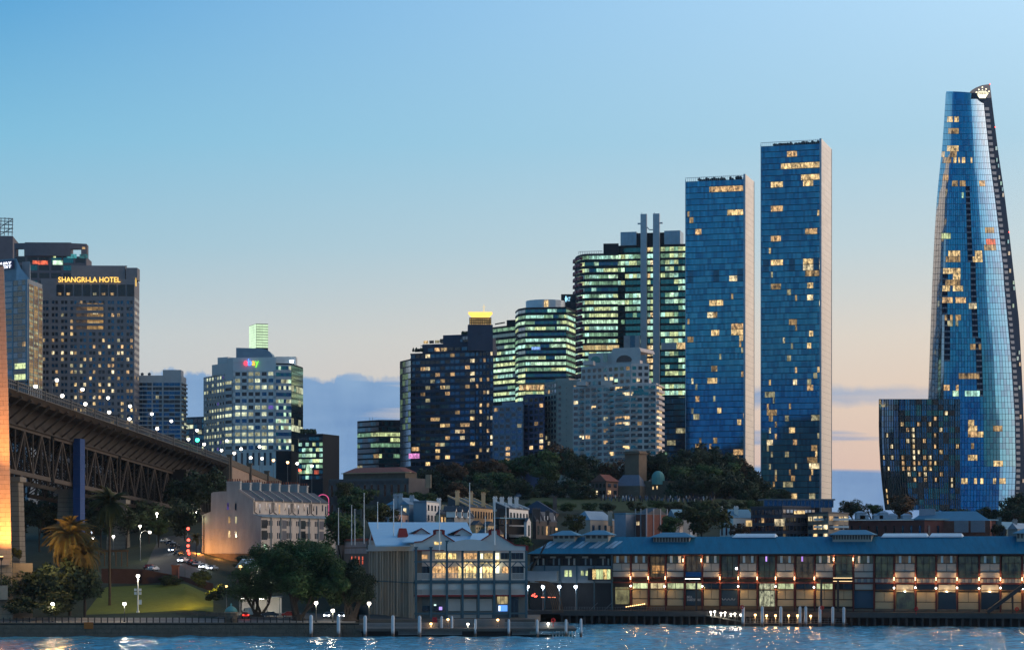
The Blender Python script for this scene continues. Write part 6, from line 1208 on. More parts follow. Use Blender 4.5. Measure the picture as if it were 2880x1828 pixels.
q = MB(); q.lbox(lf, -.4, lf.L + .3, -1, .5, Z(1549, 620), Z(1544, 620)); q.lbox(lf, 0, lf.L, -1.2, .0, Z(1544, 620), Z(1530, 620)); q.build('cornice', weath, t); q = MB(); q.lbox(lf, -.2, lf.L, -.3, .2, Z(1637, 620), Z(1634, 620)); q.build('string_course', teal_t, t)
for k, (u, v0, v1) in enumerate(((1040, 1474, 1524), (1068, 1491, 1524), (1113, 1487, 1524))):
    x = lf.x(u); Yk = lf.Y(x); z0, z1 = Z(v1, Yk), Z(v0, Yk); q = MB(); q.lbox(lf, x - 1.6, x + 1.6, -3.4, -.1, Z(1544, Yk), z0 + .6); q.hexa([lf(x - 1.5, -3.2, z0 + .6), lf(x - 1.5, -.2, z0 + .6), lf(x + 1.5, -.2, z0 + .6), lf(x + 1.5, -3.2, z0 + .6), lf(x - .55, -2.6, z1), lf(x - .55, -.9, z1), lf(x + .55, -.9, z1), lf(x + .55, -2.6, z1)]); fg = q.build('stepped_finial', weath, t)
    q = MB(); q.hexa([lf(x + 1.2, -3.3, z0 + .5), lf(x + 1.2, .0, z0 + .5), lf(x + 1.75, .0, z0 + .5), lf(x + 1.75, -3.3, z0 + .5), lf(x + .4, -2.7, z1 + .2), lf(x + .4, -.8, z1 + .2), lf(x + .8, -.8, z1 + .2), lf(x + .8, -2.7, z1 + .2)]); q.build('red_edge', red_t, fg)
# rear annex with gridded panels
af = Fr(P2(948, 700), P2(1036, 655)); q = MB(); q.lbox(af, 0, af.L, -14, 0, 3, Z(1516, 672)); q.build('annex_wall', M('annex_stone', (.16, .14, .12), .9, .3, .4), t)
for i in range(6):
    for j in range(2): x0_, x1_ = af.x(970 + 10.4 * i) + .1, af.x(980 + 10.4 * i) - .1; q = MB(); q.lbox(af, x0_, x1_, 0, .12, Z(1556 - 18 * j, 665), Z(1541 - 18 * j, 665)); q.build('panel', M('annex_panel', (.24, .28, .30), .6) if (i, j) == (0, 0) else bpy.data.materials['annex_panel'], t)
q = MB(); q.lbox(af, af.x(965), af.L, .0, .3, Z(1519, 665), Z(1514, 665)); q.build('red_edge', red_t, t)
for i in range(4):
    for j in range(2): x0_ = af.x(989 + 10 * i); q = MB(); q.lbox(af, x0_, x0_ + 1.25, 0, .1, Z(1586 - 12 * j, 662), Z(1576 - 12 * j, 662)); q.build('red_window', LIT('ember_room', (1, .13, .05), .75, .6, 1.1) if (i, j) == (0, 0) else bpy.data.materials['ember_room'], t)
# flag poles
for k, (u, v, vb_, Yp) in enumerate(((952, 1430, 1520, 668), (989, 1423, 1520, 655), (998, 1434, 1520, 655), (1024, 1389, 1516, 655), (1062, 1414, 1500, 636), (1107, 1406, 1495, 622), (1129, 1425, 1500, 640), (1236, 1405, 1535, 599), (1321, 1360, 1485, 652), (1391, 1400, 1520, 599), (1365, 1455, 1495, 640), (1423, 1418, 1510, 640))):
    t2 = thing('flagpole', 'bare white flagpole above the gabled pier building', 'flagpole', P(u, vb_, Yp), 'flagpoles on the pier building'); q = MB(); q.tube(P(u, vb_ + 12, Yp), P(u, v, Yp), .17, .08); q.lathe(P(u, v, Yp), [(.05, 0), (.2, .15), (.05, .3)], 8); q.build('pole', white_p, t2)
for x in (1250, 1330, 1400): pass
light('room_glow', pf(pf.x(1315), -1.6, zp(1596)), 160, (1, .7, .35), HO, .4); light('room_glow', pf(pf.x(1400), -1.6, zp(1590)), 160, (1, .85, .5), HO, .4); light('room_glow', pf(pf.x(1240), -1.6, zp(1596)), 90, (1, .6, .3), HO, .4)

# ================================================================== LONG WHARF SHED
wf_ = Fr(P2(1485, 692), P2(2960, 654)); WL = wf_.L
def wz(v): return Z(v, 675)
wt = thing('wharf_shed', 'long two storey wharf shed with blue iron roof and lamp lit bays', 'wharf building', (*wf_(80, -12, 0)[:2], 4))
wroof = M('blue_corrugated_roof', (.008, .155, .255), .55, .5, .9, metal=.2, stretch=(1, .12, .12)); dteal = M('dark_teal_wall', (.035, .034, .036), .8, .3, .4); maroon = M('maroon_beam', (.09, .018, .016), .7); wpan = M('wharf_panel', (.35, .32, .28), .8, .14, .5); wtim = M('wharf_timber', (.13, .075, .04), .8, .3, .5, stretch=(1, 1, 3))
def wx(u): return wf_.x(u)
def wb(name, mat, u0, u1, v0, v1, y0, y1, parent=None, gap=0):
    q = MB(); q.lbox(wf_, wx(u0) + gap, wx(u1) - gap, y0, y1, wz(v1), wz(v0)); return q.build(name, mat, parent or wt)
wb('shell', dteal, 1488, 2960, 1558, 1716, -26, -1.2)
q = MB(); zr, ze = wz(1510) + .25, wz(1557); xa, xb = wx(1530), WL + 4       # roof: two long slopes and a hipped left end
e0, e1, r0, r1, g0, g1 = wf_(wx(1484), 1.4, ze), wf_(WL + 4, 1.4, ze), wf_(wx(1552), -12.5, zr), wf_(WL + 4, -12.5, zr), wf_(wx(1484), -27, ze), wf_(WL + 4, -27, ze)
for pl_ in ([e0, e1, r1, r0], [g1, g0, r0, r1], [g0, e0, r0]): q.poly(pl_); q.poly([(a, b_, c - .25) for a, b_, c in pl_][::-1])
q.build('roof', wroof, wt)
seam = MB()
for i in range(0, 150):
    x = wx(1560) + (WL - wx(1560)) * i / 150; seam.beam(wf_(x, 1.4, ze + .03), wf_(x, -12.5, zr + .03), .10, .06)
o = seam.build('roof_seams', wroof, wt); o['kind'] = 'stuff'
q = MB(); q.beam(wf_(wx(1484), 1.5, ze - .1), wf_(WL + 4, 1.5, ze - .1), .3, .35); q.build('gutter', dteal, wt)
for u0, u1 in ((2040, 2165), (2465, 2600), (2602, 2700)):
    q = MB(); q.hexa([wf_(wx(u0), -11, zr - .3), wf_(wx(u1), -11, zr - .3), wf_(wx(u1), -16, zr + .1), wf_(wx(u0), -16, zr + .1), wf_(wx(u0) + .3, -11.4, zr + .05), wf_(wx(u1) - .3, -11.4, zr + .05), wf_(wx(u1) - .6, -15.6, zr + .9), wf_(wx(u0) + .6, -15.6, zr + .9)]); q.build('ridge_skylight', M('skylight_sheet', (.55, .58, .62), .3) if u0 == 2040 else bpy.data.materials['skylight_sheet'], wt)
for k in range(5):                                          # pairs of slanting skylights
    for j in range(2):
        u = 1512 + 46 * k + 13 * j; q = MB(); sl0 = lambda y: ze + (zr - ze) * (1.4 - y) / 13.9 + .06
        q.hexa([wf_(wx(u), -3.0, sl0(-3.0)), wf_(wx(u + 9), -3.0, sl0(-3)), wf_(wx(u + 25), -8.4, sl0(-8.4)), wf_(wx(u + 16), -8.4, sl0(-8.4)), wf_(wx(u), -3.0, sl0(-3.0) + .16), wf_(wx(u + 9), -3.0, sl0(-3) + .16), wf_(wx(u + 25), -8.4, sl0(-8.4) + .16), wf_(wx(u + 16), -8.4, sl0(-8.4) + .16)]); q.build('skylight', M('skylight_glass', (.36, .46, .54), .3, metal=.3) if k + j == 0 else bpy.data.materials['skylight_glass'], wt)
for u0, u1, vt, vb, n_ in ((1537, 1598, 1491, 1514, 4), (1628, 1694, 1490, 1514, 4), (1822, 1924, 1497, 1524, 12), (2332, 2442, 1491, 1518, 14), (2855, 2960, 1488, 1516, 10)):
    q = MB(); x0_, x1_ = wx(u0), wx(u1); yb_, yf_ = -15, -8.2; zb_, ze_, zt_ = wz(vb) - 1, wz(vt + 12), wz(vt) + .2; q.lbox(wf_, x0_, x1_, yb_, yf_, zb_, ze_); mo = q.build('roof_monitor', wpan, wt)
    q = MB(); o1 = 1.1; bs = [wf_(x0_ - o1, yb_ - o1, ze_), wf_(x1_ + o1, yb_ - o1, ze_), wf_(x1_ + o1, yf_ + o1, ze_), wf_(x0_ - o1, yf_ + o1, ze_)]; rm0, rm1 = wf_(x0_ + 2, (yb_ + yf_) / 2, zt_), wf_(x1_ - 2, (yb_ + yf_) / 2, zt_)
    q.poly([bs[3], bs[2], rm1, rm0]); q.poly([bs[1], bs[0], rm0, rm1]); q.poly([bs[2], bs[1], rm1]); q.poly([bs[0], bs[3], rm0]); q.poly(bs); q.build('monitor_roof', bl, mo)
    for i in range(n_): x = x0_ + (x1_ - x0_) * (i + .5) / n_; q = MB(); q.lbox(wf_, x - (x1_ - x0_) / n_ * .32, x + (x1_ - x0_) / n_ * .32, yf_, yf_ + .06, zb_ + 1.2, ze_ - .15); q.build('louvre', brownw, mo)
# left, blue-grey part
for k, (a, c) in enumerate(zip((1488, 1532, 1575, 1622, 1671), (1532, 1575, 1622, 1671, 1721))):
    wb('wall_panel', M('wharf_grey_panel', (.17, .20, .22), .8, .15, .5) if k == 0 else bpy.data.materials['wharf_grey_panel'], a, c, 1591, 1640, -1.1, -.05, gap=.12)
    for j, uu in enumerate((a + 7, a + 22)):
        wb('window', g_dark, uu, uu + 14, 1571, 1589, -1.15, -.6); wb('shutter', [wpan, tealr and bpy.data.materials['wharf_grey_panel']][k % 2], uu + 15, uu + 19, 1570, 1589, -1.1, -.4)
    wb('transom', wpan, a + 14, a + 30, 1564, 1569, -1.1, -.5); wb('post', teal_t, c - 1, c + 1.2, 1590, 1716, -.3, .25)
for u0, u1, v0, v1 in ((1496, 1503, 1606, 1619), (1508, 1517, 1606, 1619), (1588, 1597, 1604, 1622), (1600, 1608, 1604, 1622), (1634, 1642, 1605, 1619), (1647, 1654, 1605, 1619)): wb('window', offc[1], u0, u1, v0, v1, -.1, .02)
q = wb('bay_window', dteal, 1656, 1721, 1598, 1632, -.5, 1.4)
for i in range(5): wb('bay_pane', [hw, offc[1], offc[1], hw, offc[1]][i], 1669.5 + i * 10.2, 1678.5 + i * 10.2, 1601, 1629, 1.38, 1.48, q)
wb('awning_deck', bpy.data.materials['wharf_grey_panel'], 1485, 1572, 1606, 1634, .2, 2.6)
# bays with posts and panels
PU = [1721, 1774, 1824, 1872, 1925, 1975, 2025, 2077, 2130, 2182, 2235, 2291, 2345, 2400, 2458, 2515, 2575, 2633, 2692, 2754, 2814, 2875, 2935]
beig = M('beige_door_panel', (.42, .32, .19), .8, .14, .5); resto = [LIT('restaurant', (1, .8, .42), .95, .2, 1.3, .8), LIT('restaurant_green', (.85, .95, .5), .8, .25, 1.2, .8), LIT('restaurant_amber', (1, .5, .16), .6, .15, 1.2, .8)]
dim_in = [LIT('dim_inside', (.5, .35, .15), .07, .1, 1.6, .7), LIT('dim_inside_b', (.3, .4, .2), .05, .1, 1.6, .7)]
for k, (a, c) in enumerate(zip(PU, PU[1:])):
    Pn = (k in (0, 1, 3)) or (k >= 5 and k % 2 == 1)
    m1 = (a + c) / 2
    if Pn:
        for u0, u1 in ((a + 3, m1 - .6), (m1 + .6, c - 3)): wb('upper_panel', wpan, u0, u1, 1584, 1605, -1.1, -.12)
        wb('lower_panel', wpan, a + 3, c - 3, 1607.5, 1622, -1.1, -.1); wb('window', R.choice(dim_in), a + 3, c - 3, 1563, 1582, -1.15, -.9)
        for u0 in (a + (c - a) * .22, a + (c - a) * .66): wb('pilaster', white_p, u0, u0 + 6.5, 1562.5, 1582, -.9, -.3)
    else:
        op = wb('loggia_glazing', R.choice(dim_in), a + 3, c - 3, 1564, 1623, -1.2, -.95)
        for i in range(4): wb('mullion', dteal, a + 3 + (c - a - 7) * i / 3, a + 4.2 + (c - a - 7) * i / 3, 1564, 1623, -.95, -.7, op)
        wb('balcony_rail', dteal, a + 3, c - 3, 1612, 1614, -.6, -.45, op)
        if k == 2: wb('lit_room', resto[2], a + 8, c - 6, 1590, 1614, -.97, -.9, op)
        if k == 4: wb('balcony_glass', g_navy, a + 3, c - 3, 1608, 1622, -.4, -.3, op)
        if k in (6,): wb('screen', lamp_c, m1 + 16, m1 + 23, 1595, 1601, -.9, -.85, op)
        if k in (8, 10): wb('neon', EM('violet_neon', (.55, .3, 1), 1.6) if k == 8 else bpy.data.materials['violet_neon'], a + 38 - 2 * k, a + 42 - 2 * k, 1564, 1578, -.85, -.8, op)
    # ground floor
    lit_zone = k < 13
    if k in (0,):
        wb('stair_door', dteal, a + 3, c - 3, 1640, 1712, -1.1, -.9); wb('entry_glazing', LIT('entry_glow', (.7, .65, .3), .22, .3), a + 8, c - 6, 1652, 1700, -.9, -.8)
    elif lit_zone and k in (4, 6):
        sgp = wb('sign_panel', M('sign_slate', (.02, .045, .07), .6) if k == 4 else bpy.data.materials['sign_slate'], a + 4, c - 4, 1660, 1702, -.9, -.6)
        tx = M('sign_letter', (.5, .5, .48), .6) if k == 4 else bpy.data.materials['sign_letter']
        if k == 4:
            text('BELL', .95, wf_, wx(a + 6), wz(1682), tx, sgp, y=-.55, ext=.03, width=1.6); text('SHAKESPEARE', .95, wf_, wx(a + 6), wz(1690), tx, sgp, y=-.55, ext=.03, width=wx(c - 6) - wx(a + 6))
        else:
            for i in range(4):
                q = MB()
                for s_ in range(8):
                    a0, a1 = math.pi + math.pi * s_ / 8, math.pi + math.pi * (s_ + 1) / 8; xc = wx(a + 9 + 9.5 * i); zc = wz(1682); q.beam(wf_(xc + .4 * math.cos(a0), -.55, zc + .5 * math.sin(a0)), wf_(xc + .4 * math.cos(a1), -.55, zc + .5 * math.sin(a1)), .08, .08)
                q.build('sign_curve', tx, sgp)
        wb('window', resto[1] if k == 4 else g_dark, a + 4, c - 4, 1640, 1656, -1.1, -.7)
    elif lit_zone and k == 8:
        gz_ = wb('shop_glazing', LIT('shop_glow', (.8, .8, .5), .35, .05, 1.8, 1.1), a + 4, c - 4, 1640, 1704, -1.1, -.8)
        for i in range(5): wb('mullion', dteal, a + 4 + (c - a - 9) * i / 4, a + 5 + (c - a - 9) * i / 4, 1640, 1704, -.8, -.6, gz_)
        wb('mullion', dteal, a + 4, c - 4, 1657, 1660, -.8, -.6, gz_)
    elif lit_zone:
        wb('window', resto[k % 2] if k in (1, 2, 3, 9, 11) else g_dark, a + 5, c - 5, 1639, 1655, -1.1, -.7); wb('mullion', dteal, m1 - .8, m1 + .8, 1639, 1655, -.7, -.6)
        for u0, u1 in ((a + 4, m1 - .6), (m1 + .6, c - 4)): wb('door_panel', beig, u0, u1, 1658, 1683, -1.1, -.5)
        wb('kick_panel', beig, a + 4, c - 4, 1685.5, 1703, -1.1, -.5)
    elif k == 13:
        wb('blue_door', M('blue_shutter', (.03, .07, .11), .7), a + 2, c - 2, 1659, 1707, -1.1, -.5); wb('lintel', wpan, a + 4, c - 4, 1641, 1657, -1.1, -.4)
    elif k % 2 == 1:
        hd = wb('hood', wpan, a + 6, c - 6, 1642, 1662, -1.1, -.35); dr = wb('dark_door', dim_in[1] if k == 15 else g_dark, a + 5, c - 3, 1665, 1709, -1.1, -.7); wb('door_frame', wtim, a + 2, a + 5, 1660, 1709, -.9, -.2, dr); wb('door_frame', wtim, c - 3, c - .5, 1660, 1709, -.9, -.2, dr)
        wb('hood_lamp', lamp_w, m1 - 2, m1 + 2, 1660, 1662, -.2, .1, hd); light('hood_light', wf_(wx(m1), .35, wz(1658)), 130, (1, .78, .42), wt, .15)
    else:
        for u0, u1 in ((a + 3, m1 - .6), (m1 + .6, c - 3)): wb('door_panel', beig, u0, u1, 1663, 1689, -1.1, -.5)
        wb('kick_panel', beig, a + 3, c - 3, 1691, 1709, -1.1, -.5); wb('window', g_dark, a + 5, c - 5, 1641, 1658, -1.1, -.8)
    if k >= 13:
        for i in range(6): wb('frieze_panel', bpy.data.materials['wharf_grey_panel'] if i % 2 else wpan, a + 3 + (c - a - 5) * i / 6, a + 2 + (c - a - 5) * (i + 1) / 6, 1625, 1636, -1.0, -.3)
for k, u in enumerate(PU):
    pm_ = wb('post', maroon if k > 0 else teal_t, u - 1.8, u + 1.8, 1560, 1716, -1.0, .15)
for v0, v1, m_ in ((1561, 1557, maroon), (1584, 1582, dteal), (1607, 1605, dteal), (1640, 1636, maroon), (1625.5, 1623, maroon), (1658, 1656, wtim)):
    q = MB(); q.lbox(wf_, wx(1721), WL, -.9, .02, wz(v0), wz(v1)); q.build('beam', m_, wt)
wb('timber_base', wtim, 1818, 2240, 1704, 1716, -1.0, .1); wb('stone_base', stone_dk, 2240, 2960, 1709.5, 1716, -1.0, .05); wb('canopy', dteal, 1925, 1975, 1622, 1627, -.2, 2.4)
wb('strip_light', lamp_w, 1930, 1972, 1626, 1628, 1.6, 1.8); wb('strip_light', EM('strip_warm', (1, .7, .35), 2), 2345, 2398, 1623, 1624.6, 1.2, 1.4); wb('strip_light', bpy.data.materials['strip_warm'], 2345, 2398, 1632, 1633.6, 1.2, 1.4)
# twin head wall lamps
q = MB(); q.lathe((0, 0, 0), [(.05, -.62), (.26, -.55), (.16, -.2), (.16, .2), (.26, .55), (.05, .62)], 8); wl_me = q.mesh('lamp_shade', EM('wall_lamp_glow', (1, .62, .32), 5))
q = MB(); q.tube((0, 0, 0), (0, .6, .1), .05); br_me = q.mesh('bracket', black_m)
for k, (u, v) in enumerate([(1774, 1625), (1824, 1625), (1872, 1625), (2025, 1625), (2077, 1625), (2130, 1625), (2182, 1625), (2235, 1625), (2291, 1625), (2515, 1626), (2575, 1626), (2633, 1626), (2692, 1626), (2754, 1626), (2814, 1626), (2875, 1626), (1922, 1575), (1973, 1575), (2345, 1572), (2400, 1572)]):
    c_ = wf_(wx(u), .5, wz(v)); t2 = thing('wall_lamp', 'warm wall lamp on an upper post of the long wharf shed' if v > 1600 else 'warm wall lamp high under the wharf eaves', 'lamp', c_, 'upper wall lamps on the wharf shed' if v > 1600 else 'eaves lamps on the wharf shed'); inst(wl_me, 'lamp_shade', t2, c_, 0, (.75, .75, .75)); inst(br_me, 'bracket', t2, c_)
    light('lamp_light', wf_(wx(u), .75, wz(v) + .9), 95, (1, .58, .22), t2, .1); light('lamp_light', wf_(wx(u), .75, wz(v) - .9), 85, (1, .56, .2), t2, .1)
for k, (u, v) in enumerate([(1775, 1648), (1870, 1649), (1976, 1648), (2077, 1648), (2182, 1648), (2290, 1650), (2515, 1651), (2575, 1650), (2633, 1651), (2692, 1650), (2754, 1651), (2814, 1650), (2877, 1652)]):
    c_ = wf_(wx(u), .6, wz(v)); t2 = thing('globe_lamp', 'small round lamp low on a post of the wharf shed', 'lamp', c_, 'lower globe lamps on the wharf shed'); inst(BULB['w'], 'bulb', t2, c_, 0, (.62,) * 3); inst(br_me, 'bracket', t2, c_); light('lamp_light', wf_(wx(u), 1.3, wz(v) - .5), 190, (1, .58, .18), t2, .15)
# apron, fenders and piles
apr = M('apron_timber', (.075, .065, .06), .85, .3, .5); q = MB(); q.lbox(wf_, -6, WL, -27, 6.5, 2.9, 4.0); q.build('apron', apr, wt); q = MB(); q.lbox(wf_, wx(1590), WL, 6.4, 6.75, 2.5, 3.9); q.build('fender_beam', apr, wt)
q = MB(); q.lathe((0, 0, 0), [(.34, -3), (.34, 2.9)], 8); pile_me = q.mesh('pile', M('old_pile', (.05, .045, .042), .9, .4, .6))
for i in range(64): x = wx(1595) + (WL - wx(1595)) * i / 63; inst(pile_me, 'pile', wt, wf_(x, 6.2, 0.4))
q = MB(); q.lbox(wf_, wx(1590), WL, -24, 1.0, -2, 2.9); q.build('under_wall', dteal, wt)
rr = MB()
for i in range(40): x = wx(1600) + (wx(1880) - wx(1600)) * i / 39; rr.tube(wf_(x, 6, 4), wf_(x, 6, 5.0), .04)
for h in (4.5, 5.0): rr.tube(wf_(wx(1600), 6, h), wf_(wx(1880), 6, h), .035)
rr.build('apron_rail', steel_g, wt)
q = MB(); q.beam(wf_(wx(2780), 7, 4.2), wf_(wx(2905), 4.5, wz(1625)), 2.4, 1.0); gw = q.build('gangway', dteal, wt); q = MB(); q.beam(wf_(wx(2850), 4, 4), wf_(wx(2850), 4, wz(1660)), .4, .4); q.build('gangway_leg', dteal, gw)
for u in (1963, 2313, 2360): q = MB(); q.beam(wf_(wx(u), 2.6, 4), wf_(wx(u), 2.6, wz(1628)), .55, .55); q.build('canopy_post', dteal, wt)
for k, (u, v) in enumerate(((1665, 1690), (1705, 1697))): q = MB(); q.beam(wf_(wx(u), 3, 4), wf_(wx(u + 22), 3, 6.2), .12, .12); q.build('handrail', steel_g, wt)
# yellow string of lamps on the apron rail
q = MB(); q.beam(wf_(wx(1765), 3, 4.7), wf_(wx(1822), 3, 5.6), .5, .5); t2 = tag(q.build('lit_banister', wtim), 'slanting timber banister strung with yellow bulbs on the wharf', 'banister')
for i in range(10): inst(BULB['o'], 'bulb', t2, wf_(wx(1767 + 5.6 * i), 2.6, 5.0 + .1 * i), 0, (.4,) * 3)
light('string_light', wf_(wx(1795), 2.6, 6.2), 70, (1, .6, .15), t2, .3)
# tall blue-white lamps between the wharves
for k, (u, lb) in enumerate(((1484, 'cool white lamp partly behind the pier hotel'), (1527, 'left of the cool white lamps before the wharf'), (1573, 'middle cool white lamp before the wharf'), (1619, 'right cool white lamp before the wharf'))):
    Yl = 684; lamp(lb, u, 1649, Yl, 4, 'c', .5, 0, 260, None, 'pole_lamp')
# arched timber ribs sculpture and red lights
t2 = thing('timber_ribs', 'curving timber rib sculpture beside the cool white lamps', 'sculpture', P(1555, 1715, 675))
for i in range(6):
    q = MB(); pts = [P(1534 + 5.5 * i + 30 * (1 - s_) ** 2 * -1 + 22 * s_, 1722 - 88 * (1 - s_ ** 2) , 676 + i * .5) for s_ in [j / 8 for j in range(9)]]
    for a, c in zip(pts, pts[1:]): q.tube(a, c, .12)
    q.build('rib', wtim, t2)
t2 = thing('red_lights', 'string of small red lights beside the pier hotel', 'lights', P(1495, 1675, 680))
for i in range(14): inst(BULB['r'], 'bulb', t2, P(1482 + R.uniform(0, 28), 1668 + R.uniform(0, 10), 680), 0, (.35,) * 3)
for u in (1522, 1541, 1554): q = MB(); q.beam(P(u, 1678.5, 680), P(u + 9, 1679, 680), .15, .2); q.build('tube', EM('red_tube', (1, .25, .12), 2.2) if u == 1522 else bpy.data.materials['red_tube'], t2)

for _ in range(72): R.random()
# ================================================================== JETTIES AND SEA WALL
sw = thing('sea_wall', 'dark stone sea wall along the promenade', 'wall', (X(400, 577), 577, 0)); q = MB(); q.prism([P2(-300, 577), P2(1012, 577), P2(1012, 579), P2(-300, 579)], -3, 3.25); q.build('core', M('wall_joint', (.03, .028, .026), .95), sw)
q = MB(); q.box(-.5, .5, -.5, .5, -.5, .5); sbm = q.mesh('stone_block', stone_dk); q2 = [0]
for j in range(3):
    x = X(-10, 577) - (j % 2) * .9
    while x < X(1012, 577):
        w_ = R.uniform(1.7, 2.6); inst(sbm, 'stone_block', sw, (x + w_ / 2, 576.95, .45 + 1.02 * j), 0, (w_ - .07, R.uniform(.25, .4), .96)); x += w_
q = MB(); q.prism([P2(-300, 576.6), P2(1012, 576.6), P2(1012, 578.4), P2(-300, 578.4)], 3.26, 3.5); q.build('coping', stone_dk, sw)
# promenade fence
fc = thing('promenade_fence', 'low dark fence of posts and chains along the promenade', 'fence', (X(400, 578), 578, 3.5)); q = MB(); q.lathe((0, 0, 0), [(.14, 0), (.12, 1.0), (.2, 1.05), (.14, 1.25)], 8); fpm = q.mesh('fence_post', black_m); us_ = [10 + 18.3 * i for i in range(47)]
for u in us_: inst(fpm, 'fence_post', fc, (X(u, 577.6), 577.6, 3.5))
q = MB()
for a, c in zip(us_, us_[1:]):
    for h in (4.35, 3.95): q.tube((X(a, 577.6), 577.6, h), (X(c, 577.6), 577.6, h), .035)
q.build('fence_rail', black_m, fc)
# sandstone kiosk with copper dome
k_ = thing('gate_kiosk', 'small octagonal sandstone kiosk with green copper dome on the sea wall', 'kiosk', P(650, 1762, 579)); c_ = (X(650, 579.5), 579.5, 3.3); n_ = 8
for i in range(8):
    for j in range(4): a = 2 * math.pi * (i + (j % 2) * .5) / 8; inst(sbm, 'stone_block', k_, (c_[0] + 1.35 * math.cos(a), c_[1] + 1.35 * math.sin(a), 3.6 + .62 * j), a + math.pi / 2, (1.08, .3, .58))
q = MB(); q.lathe(c_, [(1.3, 0), (1.3, 2.6)], 8); q.lathe((c_[0], c_[1], 5.85), [(1.7, 0), (1.75, .15), (1.6, .25)], 8); q.build('core', sandst, k_); q = MB(); q.lathe((c_[0], c_[1], 6.1), [(1.6, 0), (1.45, .45), (1.1, .9), (.6, 1.25), (.2, 1.4), (.2, 1.65), (.28, 1.75), (.05, 2.1)], 14); q.build('dome', bpy.data.materials['copper_green'], k_, True)
# rocky retaining bank under the lawn
rb = thing('rock_wall', 'rough stone retaining wall rising right under the lawn edge', 'wall', P(560, 1740, 600)); rk = M('rock_face', (.10, .085, .07), .95, .45, .8, bump=.8)
for i in range(34):
    for j in range(4):
        u = 430 + 6.2 * i; top = 1742 - max(0, (u - 430)) * .24
        v = 1752 - 9 * j
        if v < top - 2: continue
        q_ = P(u + R.uniform(-2, 2), v, 594 + j * 1.2); o = inst(sbm, 'stone_block', rb, q_, R.uniform(-.1, .1), (.56 + R.uniform(0, .25), .8, .72)); 
# jetty in front of the pier hotel
jt = thing('jetty', 'low timber jetty with picket screens in front of the pier building', 'jetty', (X(1300, 577), 582, 0)); jw = M('jetty_timber', (.10, .09, .08), .85, .3, .5); pk_ = M('picket_paint', (.24, .25, .25), .7)
q = MB(); q.prism([P2(1005, 576), P2(1622, 576), P2(1612, 600), P2(1005, 600)], 1.7, 2.1); q.build('deck', jw, jt); q = MB(); q.prism([P2(1005, 577.5), P2(1490, 577.5), P2(1490, 602), P2(1005, 602)], -2, 1.6); q.build('footing', dteal, jt)
q = MB(); q.prism([P2(1010, 592), P2(1505, 592), P2(1520, 640), P2(1010, 640)], 2.2, 3.9); q.build('hotel_apron', jw, jt)
q = MB(); q.box(-.5, .5, -.5, .5, -.5, .5); plm = q.mesh('deck_edge_plank', jw)
for i in range(44): x = X(1010, 575.8) + (X(1620, 575.8) - X(1010, 575.8)) * (i + .5) / 44; inst(plm, 'edge_plank', jt, (x, 575.85, 1.7), 0, (1.15, .16, .55))
for k, (u0, u1, v0, v1, Yf) in enumerate(((1010, 1110, 1751, 1767, 577), (1112, 1232, 1750, 1767, 577), (1232, 1330, 1740, 1764, 588), (1332, 1420, 1740, 1764, 588), (1420, 1500, 1748, 1765, 578), (1500, 1600, 1748, 1767, 577), (1120, 1300, 1767, 1784, 576.4), (1440, 1600, 1767, 1784, 576.4))):
    q = MB(); n_ = int((u1 - u0) / 3.1)
    for i in range(n_): u = u0 + (u1 - u0) * (i + .5) / n_; a = P(u, v1, Yf); q.box(a.x - .07, a.x + .07, Yf - .03, Yf + .03, a.z, Z(v0, Yf))
    for v in (v0 + 1, v1 - 1): a = P(u0, v, Yf); q.box(a.x, X(u1, Yf), Yf + .03, Yf + .09, a.z - .06, a.z + .06)
    q.build('picket_screen', pk_, jt)
q = MB()
for i in range(8): u = 1555 + 9 * i; q.tube((X(u, 576.6), 576.6, -1), (X(u, 576.6), 576.6, 1.7), .14)
q.build('underframe', white_p, jt)
pilem, t_, b_ = newmat('white_pile'); g = nd(t_, 'ShaderNodeNewGeometry'); sx_ = nd(t_, 'ShaderNodeSeparateXYZ'); t_.links.new(g.outputs['Position'], sx_.inputs[0]); nz_ = nd(t_, 'ShaderNodeTexNoise'); nz_.inputs['Scale'].default_value = 2; t_.links.new(g.outputs['Position'], nz_.inputs['Vector'])
rp = nd(t_, 'ShaderNodeValToRGB'); t_.links.new(mth(t_, 'MULTIPLY_ADD', sx_.outputs[2], .33, mth(t_, 'MULTIPLY', nz_.outputs[0], .4)), rp.inputs[0]); cr = rp.color_ramp; cr.elements[0].position = .45; cr.elements[0].color = (.10, .06, .04, 1); cr.elements[1].position = .75; cr.elements[1].color = (.50, .54, .58, 1); t_.links.new(rp.outputs[0], b_.inputs['Base Color']); b_.inputs['Roughness'].default_value = .6
q = MB(); q.lathe((0, 0, 0), [(.42, -3), (.42, 4.4), (.36, 4.75), (.1, 4.95)], 12); pme = q.mesh('pile', pilem); 
for k, (u, v, Yp) in enumerate(((875, 1728, 574), (952, 1730, 574), (1027, 1730, 574), (1105, 1729, 574), (1180, 1730, 574), (1242, 1731, 580), (1271, 1731, 580), (1337, 1739, 576), (1431, 1740, 575), (1511, 1741, 575), (1592, 1740, 575), (1634, 1738, 575))):
    o = inst(pme, 'mooring_pile', None, (X(u, Yp), Yp, Z(v, Yp) - 4.95)); o.scale = (.75 if u > 1240 else 1, .75 if u > 1240 else 1, 1); tag(o, 'white mooring pile standing in the water by the jetty', 'pile', 'white mooring piles')
